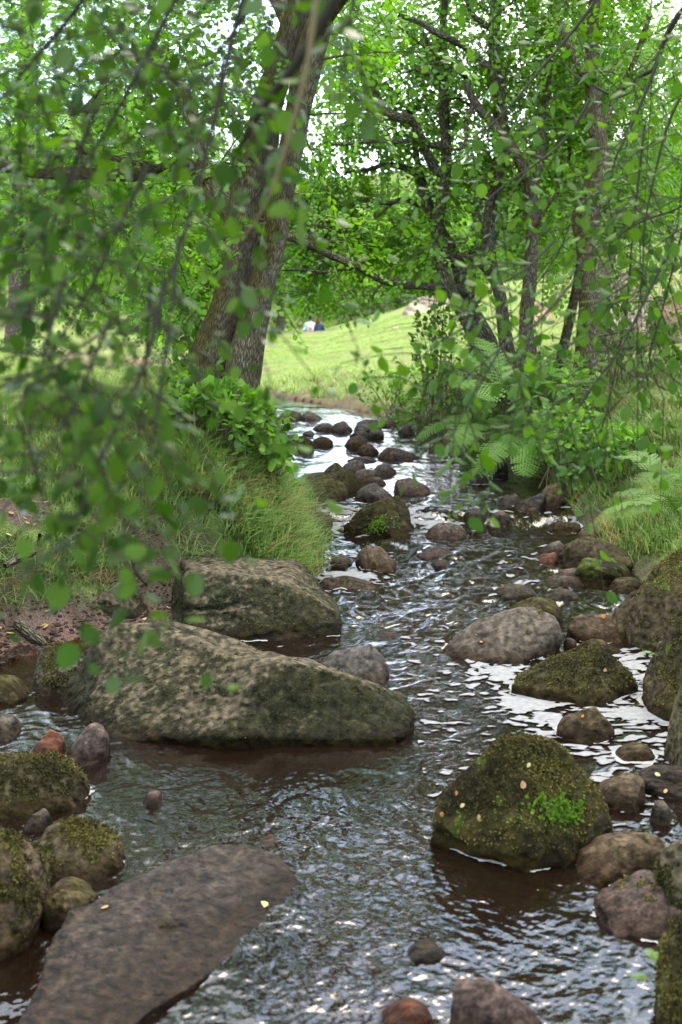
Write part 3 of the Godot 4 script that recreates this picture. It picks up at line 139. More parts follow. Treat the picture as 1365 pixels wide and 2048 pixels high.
const TREES := [
	["alder_tree", "thick twin stemmed alder leaning over the stream from the grassy mound", "", 1.00, 1, [["trunk", [-1177, 806, -11200, 418, -1122, 1064, -11200, 279, -1062, 1379, -11200, 183, -988, 1652, -11200, 155, -887, 1923, -11200, 135, -818, 2154, -11200, 131, -781, 2383, -11200, 143, -743, 2687, -11200, 163, -671, 2951, -11200, 155, -607, 3213, -11200, 135, -544, 3510, -11200, 119, -416, 3878, -11200, 100, -304, 4242, -11200, 92, -124, 5013, -11400, 77, 29, 5795, -11600, 58, 147, 7030, -12000, 34]], ["trunk", [-827, 710, -11000, 242, -801, 984, -11000, 172, -775, 1236, -11000, 152, -741, 1505, -11000, 145, -681, 1772, -11000, 121, -629, 2000, -11000, 102, -562, 2226, -11000, 98, -504, 2414, -11000, 94, -456, 2749, -11000, 94, -398, 3008, -11000, 90, -325, 3392, -11000, 98, -226, 3808, -11000, 106, -113, 4202, -11000, 98, 27, 4648, -10800, 81, 218, 5271, -10500, 60, 389, 5927, -10100, 32]], ["limb", [-823, 2709, -11250, 144, -934, 2793, -11200, 119, -1011, 2914, -11300, 88, -1135, 3007, -11500, 65, -1415, 3072, -11700, 54, -1685, 3010, -11900, 51, -2212, 3043, -12100, 47, -2607, 3052, -12200, 39, -3156, 3177, -12400, 26]], ["limb", [-1003, 2883, -11200, 64, -1073, 3044, -11400, 53, -1178, 3429, -11600, 45, -1276, 3701, -11700, 42, -1505, 3859, -11900, 34, -1814, 4068, -12100, 26]], ["limb", [-1415, 3052, -11700, 29, -1901, 3130, -11500, 25, -2020, 3158, -11400, 24, -2135, 3261, -11300, 24, -2074, 3362, -11200, 24, -1921, 3452, -11100, 20, -1807, 3555, -11000, 12]], ["limb", [-373, 4042, -11300, 64, -645, 4591, -11800, 55, -1089, 5120, -12400, 44, -1633, 5505, -12800, 27]], ["limb", [-157, 3979, -10950, 47, 61, 4139, -10350, 37, 344, 4281, -9550, 27, 650, 4422, -8950, 16]], ["limb", [-465, 2489, -11000, 35, -374, 2488, -11700, 33, -182, 2424, -12400, 35, 80, 2326, -13200, 33]]], [[Vector3(-1.53, 4.31, -12.80), Vector3(1.09, 0.68, 1.40), 310], [Vector3(-2.15, 3.77, -13.10), Vector3(1.07, 0.70, 1.20), 280], [Vector3(-2.58, 2.82, -13.30), Vector3(0.90, 0.61, 1.00), 210], [Vector3(-1.64, 2.55, -13.50), Vector3(0.62, 0.53, 1.00), 130], [Vector3(-0.69, 4.71, -12.70), Vector3(0.77, 0.45, 1.20), 85], [Vector3(-2.37, 5.96, -13.40), Vector3(1.81, 1.19, 2.50), 300], [Vector3(0.03, 4.45, -13.10), Vector3(0.37, 0.47, 0.80), 55]]],
	["alder_tree", "dark straight alder rising through the middle of the far bank thicket", "", 0.95, 0, [["trunk", [1858, 984, -15400, 99, 1844, 1119, -15400, 93, 1802, 1398, -15400, 82, 1748, 1719, -15400, 77, 1705, 2042, -15400, 71, 1615, 2317, -15400, 71, 1573, 2606, -15400, 71, 1584, 2919, -15400, 71, 1652, 3307, -15400, 71, 1688, 3693, -15400, 71, 1637, 4228, -15400, 71, 1600, 4582, -15400, 66, 1613, 5083, -15400, 60, 1637, 5825, -15400, 55, 1672, 6798, -15400, 44]], ["bare", [1610, 4330, -15400, 49, 1546, 4406, -15400, 44, 1397, 4522, -15400, 44, 1239, 4598, -15200, 38, 967, 4686, -15000, 32, 793, 4765, -14900, 26, 578, 4819, -14800, 21]], ["limb", [1641, 4000, -15400, 27, 1691, 4127, -15400, 22, 1714, 4330, -15400, 16, 1723, 4456, -15400, 11]], ["limb", [1574, 2527, -15400, 27, 1455, 2830, -15200, 22, 1453, 3028, -15100, 21, 1318, 3215, -14900, 16]], ["limb", [1562, 2290, -15400, 33, 1399, 2414, -15100, 27, 1251, 2459, -14900, 21, 1012, 2431, -14800, 16]], ["limb", [1576, 4783, -15400, 33, 1322, 4944, -15200, 27, 1249, 5293, -15000, 21]]], [[Vector3(1.20, 5.05, -16.30), Vector3(0.75, 0.64, 1.20), 186], [Vector3(1.56, 3.95, -16.50), Vector3(0.53, 0.65, 1.00), 111], [Vector3(2.08, 6.15, -16.50), Vector3(1.11, 0.70, 1.20), 136], [Vector3(1.39, 2.72, -16.30), Vector3(0.52, 0.52, 0.90), 105], [Vector3(2.27, 4.54, -16.80), Vector3(0.54, 0.84, 1.00), 136]]],
	["alder_tree", "reddish rough barked alder standing straight among the far bank ferns", "", 0.95, 2, [["trunk", [2067, 1010, -15000, 117, 2016, 1194, -15000, 101, 1957, 1534, -15000, 85, 1937, 1741, -15000, 80, 1961, 2119, -15000, 80, 1976, 2431, -15000, 75, 1984, 2819, -15000, 69, 1957, 3122, -15000, 64, 1838, 3424, -15000, 64, 1670, 3649, -15000, 53, 1498, 3848, -15000, 48, 1368, 3997, -15000, 43, 1263, 4195, -15000, 37]], ["limb", [1958, 3097, -15000, 53, 2071, 3443, -15200, 49, 2142, 3923, -15400, 44, 2196, 4497, -15500, 39, 2250, 5123, -15600, 33, 2318, 5773, -15800, 28]], ["limb", [1977, 2666, -15000, 27, 2078, 2908, -14800, 21, 2196, 3092, -14600, 16]], ["limb", [1368, 3997, -15000, 32, 1293, 3824, -15000, 27, 1271, 3574, -15000, 21, 1143, 3524, -15000, 16]]], [[Vector3(2.22, 3.66, -16.30), Vector3(0.52, 0.87, 1.00), 161], [Vector3(2.41, 4.95, -16.30), Vector3(0.70, 0.87, 1.20), 186], [Vector3(1.73, 3.46, -15.90), Vector3(0.34, 0.45, 0.70), 55]]],
	["alder_tree", "split mossy trunk with a hollow and a bare pale strip, beside the bushes", "", 0.90, 3, [["trunk", [2442, 1013, -14200, 162, 2437, 1212, -14200, 136, 2441, 1460, -14200, 121, 2442, 1804, -14200, 101, 2432, 2195, -14200, 96, 2408, 2534, -14200, 111, 2397, 2775, -14200, 136, 2463, 3062, -14200, 121, 2529, 3348, -14200, 101, 2520, 3490, -14200, 91, 2477, 3656, -14200, 76, 2435, 3961, -14200, 66, 2410, 4381, -14200, 61, 2431, 4843, -14200, 56, 2461, 5527, -14200, 45]], ["limb", [2421, 2631, -14200, 71, 2345, 2817, -14100, 60, 2317, 2960, -14100, 40, 2330, 3031, -14100, 20]], ["limb", [2488, 3585, -14200, 40, 2705, 3955, -14500, 36, 2931, 4368, -14700, 31, 3109, 4838, -14900, 26]], ["limb", [2434, 4008, -14200, 35, 2221, 4256, -14000, 30, 2056, 4602, -13900, 25]]], [[Vector3(2.85, 4.51, -15.60), Vector3(0.83, 0.89, 1.20), 260], [Vector3(3.06, 3.44, -15.70), Vector3(0.73, 0.67, 1.00), 161], [Vector3(2.81, 5.87, -15.60), Vector3(1.44, 0.89, 1.60), 260], [Vector3(3.44, 2.66, -16.10), Vector3(0.52, 0.63, 0.90), 93]]],
	["alder_tree", "crooked leaning alder with long arching limbs over the meadow edge", "", 1.05, 0, [["trunk", [1815, 1068, -15800, 84, 1702, 1223, -15800, 84, 1544, 1454, -15800, 79, 1407, 1728, -15800, 79, 1261, 2000, -15800, 73, 1154, 2217, -15800, 67, 1092, 2406, -15800, 62, 1051, 2702, -15800, 62, 1075, 2969, -15800, 62, 1136, 3341, -15800, 56, 1138, 3658, -15800, 56, 1113, 4025, -15800, 56, 1109, 4390, -15800, 51, 1084, 4752, -15800, 45, 1106, 5163, -15800, 39, 1152, 5773, -15800, 34]], ["bare", [1142, 3368, -15800, 56, 1033, 3394, -15800, 51, 901, 3595, -15700, 50, 775, 3871, -15600, 50, 622, 3910, -15500, 50, 502, 3933, -15400, 44, 391, 4051, -15400, 44, 341, 4214, -15300, 38, 309, 4315, -15300, 27, 221, 4325, -15300, 16]], ["bare", [1204, 3616, -15800, 28, 1008, 3637, -15700, 28, 803, 3684, -15600, 28, 530, 3647, -15400, 22, 301, 3646, -15300, 22, 3, 3590, -15100, 16, -167, 3599, -15000, 11]], ["limb", [1108, 4442, -15800, 34, 1000, 4401, -15700, 33, 972, 4581, -15700, 28, 912, 4692, -15600, 22, 858, 4819, -15600, 17]], ["limb", [1109, 4390, -15800, 39, 1256, 4458, -15900, 34, 1374, 4368, -16000, 34, 1412, 4224, -16100, 34, 1495, 4144, -16100, 29, 1617, 3996, -16200, 29]], ["limb", [1061, 4401, -15800, 22, 941, 4360, -15600, 22, 777, 4396, -15500, 17, 667, 4355, -15400, 11]], ["limb", [1128, 4104, -15800, 22, 1232, 4170, -15900, 23, 1350, 4130, -16000, 17, 1470, 4104, -16000, 17]]], [[Vector3(0.67, 4.69, -16.70), Vector3(0.71, 0.71, 1.10), 155], [Vector3(0.27, 4.98, -16.50), Vector3(0.47, 0.53, 0.90), 111], [Vector3(1.18, 5.49, -16.90), Vector3(1.08, 0.36, 1.20), 80], [Vector3(0.99, 4.45, -17.30), Vector3(0.68, 0.55, 0.80), 93], [Vector3(0.61, 4.01, -16.50), Vector3(0.53, 0.29, 0.60), 55], [Vector3(0.21, 4.06, -16.30), Vector3(0.29, 0.52, 0.60), 55]]],
	["alder_tree", "low forked alder whose boughs reach sideways over the stream toward the twin stemmed alder", "", 0.95, 0, [["trunk", [1803, 1101, -16200, 92, 1713, 1440, -16200, 86, 1538, 1777, -16200, 86, 1393, 2084, -16200, 86, 1334, 2333, -16200, 81, 1230, 2554, -16200, 69, 1105, 2774, -16200, 63, 991, 2994, -16200, 63, 922, 3168, -16200, 63, 865, 3375, -16200, 58, 764, 3430, -16200, 46, 670, 3468, -16200, 40, 486, 3484, -16200, 29, 292, 3430, -16200, 23, 42, 3402, -16200, 17]], ["bare", [1459, 2082, -16000, 63, 1301, 2126, -15900, 51, 1111, 2136, -15800, 51, 902, 2151, -15700, 50, 675, 2170, -15500, 44, 454, 2210, -15300, 44, 303, 2287, -15200, 43, 160, 2362, -15100, 43, 3, 2421, -15000, 43, -168, 2484, -14900, 32, -371, 2582, -14800, 26, -520, 2673, -14700, 21]], ["bare", [947, 2143, -16000, 23, 1089, 2284, -15900, 23, 1179, 2422, -15800, 22, 1353, 2498, -15800, 22, 1608, 2598, -15900, 23, 1781, 2765, -16000, 23, 1945, 2933, -16100, 17, 2011, 2988, -16100, 11]], ["limb", [923, 3130, -16200, 40, 899, 3329, -16300, 35, 840, 3666, -16400, 35, 820, 3951, -16500, 29, 750, 4155, -16600, 24, 612, 4224, -16700, 18]], ["bare", [856, 3048, -16200, 23, 762, 3085, -16100, 29, 695, 3102, -16100, 29, 620, 3079, -16000, 28, 554, 3052, -16000, 23, 424, 3056, -15900, 23, 304, 3045, -15900, 17, 215, 2996, -15800, 11]], ["limb", [561, 3059, -16200, 17, 458, 2960, -16100, 17, 345, 2873, -16000, 11]], ["limb", [169, 2356, -16000, 17, -14, 2325, -15800, 17, -177, 2296, -15700, 17, -446, 2321, -15600, 17, -631, 2319, -15500, 11]], ["limb", [486, 2209, -16000, 17, 373, 2082, -15900, 17, 346, 2000, -15900, 11]]], [[Vector3(0.35, 2.96, -17.50), Vector3(0.72, 0.31, 0.70), 260], [Vector3(-0.20, 2.75, -17.50), Vector3(0.44, 0.31, 0.60), 130], [Vector3(0.90, 2.73, -17.70), Vector3(0.57, 0.28, 0.60), 117], [Vector3(-0.26, 3.07, -17.50), Vector3(0.44, 0.37, 0.60), 105], [Vector3(-0.26, 2.06, -17.70), Vector3(0.38, 0.11, 0.50), 31], [Vector3(-0.01, 3.55, -16.90), Vector3(0.36, 0.24, 0.60), 37], [Vector3(-0.25, 4.02, -17.10), Vector3(0.30, 0.36, 0.60), 37]]],
	["alder_tree", "thin dark stem slanting behind the split mossy trunk", "", 0.95, 0, [["trunk", [2498, 1166, -16600, 77, 2542, 1282, -16600, 65, 2605, 1570, -16600, 59, 2677, 1943, -16600, 53, 2736, 2341, -16600, 47, 2772, 2737, -16600, 41, 2668, 3242, -16600, 35, 2598, 3797, -16600, 30, 2554, 4457, -16600, 24]]], [[Vector3(2.73, 4.29, -17.90), Vector3(0.57, 0.83, 1.00), 105], [Vector3(2.65, 2.61, -17.90), Vector3(0.38, 0.45, 0.70), 43]]],
	["oak_tree", "pale pinkish trunk leaning on the hillside above the slanting silver rock", "", 1.15, 4, [["trunk", [4317, 2082, -24000, 154, 4373, 2453, -24000, 128, 4444, 2903, -24000, 119, 4518, 3229, -24000, 111, 4642, 3796, -24000, 102, 4763, 4439, -24000, 94, 4886, 5235, -24000, 77, 5014, 6337, -24000, 60]], ["limb", [4518, 3229, -24000, 60, 4188, 3796, -24000, 51, 3848, 4198, -24000, 43, 3512, 4519, -24000, 26]]], [[Vector3(5.06, 4.84, -24.00), Vector3(1.36, 1.28, 2.00), 520], [Vector3(3.99, 5.06, -24.50), Vector3(1.22, 1.22, 2.00), 420], [Vector3(4.69, 6.34, -24.00), Vector3(2.13, 1.19, 2.50), 520]]],
	["oak_tree", "stout straight trunk at the picture edge beyond the dirt path", "", 1.20, 4, [["trunk", [-5646, 1223, -25000, 267, -5635, 1569, -25000, 222, -5603, 2000, -25000, 195, -5568, 2514, -25000, 195, -5525, 3025, -25000, 187, -5477, 3702, -25000, 178, -5415, 4540, -25000, 160, -5357, 5782, -25000, 133, -5279, 7409, -25000, 89]], ["limb", [-5511, 3449, -25000, 89, -5088, 4038, -25000, 80, -4649, 4373, -25000, 62, -4129, 4624, -25000, 44]], ["limb", [-5471, 3870, -25000, 89, -5846, 4457, -25000, 71, -6341, 4956, -25000, 53]]], [[Vector3(-5.34, 4.29, -25.00), Vector3(1.51, 1.33, 2.20), 600], [Vector3(-4.24, 3.48, -25.50), Vector3(1.36, 1.00, 2.00), 420], [Vector3(-5.27, 6.35, -25.00), Vector3(2.31, 1.69, 3.00), 700], [Vector3(-3.84, 5.07, -26.00), Vector3(1.39, 1.39, 2.00), 420]]],
	["alder_tree", "small leafy alder with a dark leaning stem just behind the twin stemmed alder", "", 1.10, 0, [["trunk", [-1618, 1471, -17000, 85, -1704, 1707, -17000, 79, -1760, 1912, -17000, 73, -1697, 2175, -17000, 60, -1603, 2524, -17000, 48, -1509, 2985, -17000, 36, -1472, 3557, -17000, 24]], ["limb", [-1702, 1412, -17000, 30, -1856, 1471, -17000, 24, -2091, 1589, -17000, 24, -2196, 1678, -17000, 24, -2207, 1736, -17000, 18]], ["limb", [-1743, 1883, -17000, 24, -1610, 2029, -17000, 24, -1520, 2175, -17000, 18, -1429, 2321, -17000, 18]]], [[Vector3(-1.67, 2.23, -17.00), Vector3(0.48, 0.45, 0.90), 260], [Vector3(-1.94, 1.88, -16.80), Vector3(0.36, 0.24, 0.70), 130], [Vector3(-1.69, 2.94, -17.30), Vector3(0.55, 0.49, 0.90), 220], [Vector3(-1.89, 3.61, -17.60), Vector3(0.56, 0.63, 1.00), 200]]],
	["tree", "rounded tree beyond the meadow straight above the two people", "trees beyond the meadow", 1.25, 0, [["trunk", [-1569, 759, -72000, 179, -1488, 2470, -72000, 128, -1657, 4169, -72000, 102, -1553, 5576, -72000, 51]]], [[Vector3(-1.56, 4.28, -72.00), Vector3(2.02, 2.12, 2.02), 280], [Vector3(-2.48, 3.15, -72.00), Vector3(1.48, 1.47, 1.34), 140], [Vector3(-0.64, 3.32, -72.00), Vector3(1.48, 1.47, 1.34), 140]]],
	["tree", "tree beyond the meadow, seen below the lowest bough of the forked alder", "trees beyond the meadow", 1.15, 0, [["trunk", [500, 870, -82000, 204, 584, 2141, -82000, 146, 384, 3406, -82000, 117, 497, 4457, -82000, 58]]], [[Vector3(0.50, 3.49, -82.00), Vector3(1.97, 1.57, 1.97), 230], [Vector3(-0.40, 2.65, -82.00), Vector3(1.44, 1.09, 1.31), 115], [Vector3(1.40, 2.77, -82.00), Vector3(1.44, 1.09, 1.31), 115]]],
	["tree", "pale tree at the hilltop gap under the arching limbs", "trees beyond the meadow", 1.60, 0, [["trunk", [3499, 2000, -115000, 286, 3608, 4248, -115000, 204, 3320, 6483, -115000, 164, 3470, 8335, -115000, 82]]], [[Vector3(3.48, 6.63, -115.00), Vector3(3.07, 2.80, 3.07), 260], [Vector3(2.09, 5.14, -115.00), Vector3(2.25, 1.94, 2.04), 130], [Vector3(4.88, 5.37, -115.00), Vector3(2.25, 1.94, 2.04), 130]]],
	["tree", "dark tree at the meadow edge beside the pale outcrop", "trees beyond the meadow", 1.05, 0, [["trunk", [4201, 1532, -68000, 169, 4260, 2864, -68000, 121, 4083, 4188, -68000, 97, 4167, 5285, -68000, 48]]], [[Vector3(4.18, 4.28, -68.00), Vector3(1.72, 1.65, 1.72), 240], [Vector3(3.40, 3.39, -68.00), Vector3(1.26, 1.15, 1.15), 120], [Vector3(4.97, 3.53, -68.00), Vector3(1.26, 1.15, 1.15), 120]]],
	["tree", "broad tree filling the gap behind the forked alder trunk", "trees beyond the meadow", 1.20, 0, [["trunk", [6976, 2000, -75000, 187, 7030, 3774, -75000, 133, 6824, 5535, -75000, 107, 6907, 6993, -75000, 53]]], [[Vector3(6.93, 5.65, -75.00), Vector3(2.40, 2.21, 2.40), 300], [Vector3(5.85, 4.48, -75.00), Vector3(1.76, 1.53, 1.60), 150], [Vector3(8.03, 4.66, -75.00), Vector3(1.76, 1.53, 1.60), 150]]],
	["tree", "tree behind the reddish alder on the hillside", "trees beyond the meadow", 1.15, 0, [["trunk", [8134, 2213, -62000, 154, 8166, 3868, -62000, 110, 7984, 5510, -62000, 88, 8043, 6868, -62000, 44]]], [[Vector3(8.07, 5.62, -62.00), Vector3(1.82, 2.06, 1.82), 280], [Vector3(7.26, 4.53, -62.00), Vector3(1.33, 1.43, 1.21), 140], [Vector3(8.91, 4.69, -62.00), Vector3(1.33, 1.43, 1.21), 140]]],
	["tree", "tree on the hillside between the split trunk and the pinkish trunk", "trees beyond the meadow", 1.30, 0, [["trunk", [10685, 3809, -66000, 164, 10721, 5155, -66000, 117, 10529, 6494, -66000, 94, 10593, 7603, -66000, 47]]], [[Vector3(10.62, 6.58, -66.00), Vector3(1.58, 1.69, 1.58), 210], [Vector3(9.92, 5.69, -66.00), Vector3(1.16, 1.17, 1.06), 105], [Vector3(11.35, 5.83, -66.00), Vector3(1.16, 1.17, 1.06), 105]]],
	["tree", "tree at the hillside skyline close to the picture edge", "trees beyond the meadow", 1.20, 0, [["trunk", [13627, 4665, -60000, 149, 13637, 6186, -60000, 107, 13441, 7696, -60000, 85, 13481, 8946, -60000, 43]]], [[Vector3(13.52, 7.80, -60.00), Vector3(1.92, 1.92, 1.92), 280], [Vector3(12.69, 6.79, -60.00), Vector3(1.41, 1.33, 1.28), 140], [Vector3(14.41, 6.94, -60.00), Vector3(1.41, 1.33, 1.28), 140]]],
	["tree", "wide tree behind the stout straight trunk", "trees beyond the meadow", 1.25, 0, [["trunk", [-10011, 1283, -52000, 129, -9911, 2892, -52000, 92, -9991, 4486, -52000, 74, -9881, 5803, -52000, 37]]], [[Vector3(-9.92, 4.59, -52.00), Vector3(2.08, 2.00, 2.08), 380], [Vector3(-10.89, 3.53, -52.00), Vector3(1.52, 1.39, 1.39), 190], [Vector3(-9.00, 3.69, -52.00), Vector3(1.52, 1.39, 1.39), 190]]],
	["tree", "sunlit tree beyond the upper bend of the stream", "trees beyond the meadow", 1.40, 0, [["trunk", [-7194, 965, -50000, 124, -7113, 2309, -50000, 89, -7206, 3643, -50000, 71, -7113, 4746, -50000, 36]]], [[Vector3(-7.13, 3.73, -50.00), Vector3(1.73, 1.66, 1.73), 340], [Vector3(-7.94, 2.84, -50.00), Vector3(1.27, 1.16, 1.16), 170], [Vector3(-6.36, 2.98, -50.00), Vector3(1.27, 1.16, 1.16), 170]]],
	["tree", "leafy tree framed between the small alder and the twin stemmed alder", "trees beyond the meadow", 1.20, 0, [["trunk", [-6319, 1000, -58000, 144, -6233, 2558, -58000, 103, -6349, 4103, -58000, 82, -6248, 5381, -58000, 41]]], [[Vector3(-6.27, 4.21, -58.00), Vector3(1.70, 1.93, 1.70), 260], [Vector3(-7.06, 3.18, -58.00), Vector3(1.25, 1.34, 1.13), 130], [Vector3(-5.51, 3.33, -58.00), Vector3(1.25, 1.34, 1.13), 130]]],
	["tree", "tree at the picture edge on the straw coloured slope", "trees beyond the meadow", 1.20, 0, [["trunk", [-11904, 1669, -48000, 119, -11796, 3250, -48000, 85, -11854, 4815, -48000, 68, -11741, 6107, -48000, 34]]], [[Vector3(-11.78, 4.92, -48.00), Vector3(1.66, 1.97, 1.66), 280], [Vector3(-12.58, 3.88, -48.00), Vector3(1.22, 1.36, 1.11), 140], [Vector3(-11.06, 4.03, -48.00), Vector3(1.22, 1.36, 1.11), 140]]],
	["tree", "tall tree showing just past the twin stemmed alder trunk", "trees beyond the meadow", 1.10, 0, [["trunk", [-2561, 1173, -60000, 149, -2486, 3214, -60000, 107, -2618, 5234, -60000, 85, -2525, 6902, -60000, 43]]], [[Vector3(-2.53, 5.37, -60.00), Vector3(1.44, 2.53, 1.44), 280], [Vector3(-3.20, 4.02, -60.00), Vector3(1.06, 1.76, 0.96), 140], [Vector3(-1.89, 4.23, -60.00), Vector3(1.06, 1.76, 0.96), 140]]],
	["tree", "faint tall tree standing far behind the crooked alder", "trees beyond the meadow", 1.45, 0, [["trunk", [7561, 3442, -105000, 261, 7639, 6236, -105000, 187, 7356, 9008, -105000, 149, 7476, 11301, -105000, 75]]], [[Vector3(7.50, 9.19, -105.00), Vector3(3.36, 3.49, 3.36), 280], [Vector3(6.00, 7.35, -105.00), Vector3(2.46, 2.43, 2.24), 140], [Vector3(9.04, 7.62, -105.00), Vector3(2.46, 2.43, 2.24), 140]]],
	["tree", "faint tall tree standing far behind the small leafy alder", "trees beyond the meadow", 1.50, 0, [["trunk", [-7389, 2000, -100000, 249, -7251, 5081, -100000, 178, -7459, 8134, -100000, 142, -7294, 10657, -100000, 71]]], [[Vector3(-7.32, 8.34, -100.00), Vector3(3.47, 3.84, 3.47), 310], [Vector3(-8.91, 6.31, -100.00), Vector3(2.54, 2.67, 2.31), 155], [Vector3(-5.77, 6.61, -100.00), Vector3(2.54, 2.67, 2.31), 155]]],
	["alder_tree", "alder beside the viewer on the path bank, whose branches hang into view from above", "", 1.00, 0, [["trunk", [-3200, 600, -600, 200, -3100, 2400, -700, 170, -2900, 4600, -1000, 130, -2700, 7500, -1200, 60]]], [[Vector3(-2.90, 5.00, -2.20), Vector3(1.90, 1.00, 2.20), 620], [Vector3(-2.80, 6.60, -0.20), Vector3(2.40, 1.20, 2.20), 620], [Vector3(-5.20, 5.00, -3.50), Vector3(1.80, 1.20, 2.40), 420]]],
	["alder_tree", "alder beside the viewer on the boulder bank, whose branches hang into view from above", "", 1.00, 0, [["trunk", [3300, 500, -1200, 200, 3200, 2400, -1600, 170, 3000, 4600, -2200, 130, 2800, 7500, -2600, 60]]], [[Vector3(3.40, 5.00, -3.00), Vector3(1.80, 1.00, 2.20), 560], [Vector3(3.20, 6.80, -1.20), Vector3(2.20, 1.20, 2.20), 560], [Vector3(5.20, 5.00, -5.50), Vector3(1.80, 1.20, 2.60), 420]]],
	["alder_tree", "alder behind the viewer that closes the canopy over the lower stream", "", 1.00, 0, [["trunk", [800, 200, 6000, 200, 700, 2400, 5600, 170, 400, 5000, 5000, 130, 200, 8000, 4500, 60]]], [[Vector3(0.20, 5.00, 3.20), Vector3(4.50, 1.40, 2.60), 1100], [Vector3(0.00, 2.60, 7.00), Vector3(6.00, 1.80, 1.50), 900], [Vector3(-6.00, 3.00, 3.00), Vector3(1.50, 2.20, 3.00), 500], [Vector3(6.50, 3.00, 2.00), Vector3(1.50, 2.20, 3.00), 500]]],
]
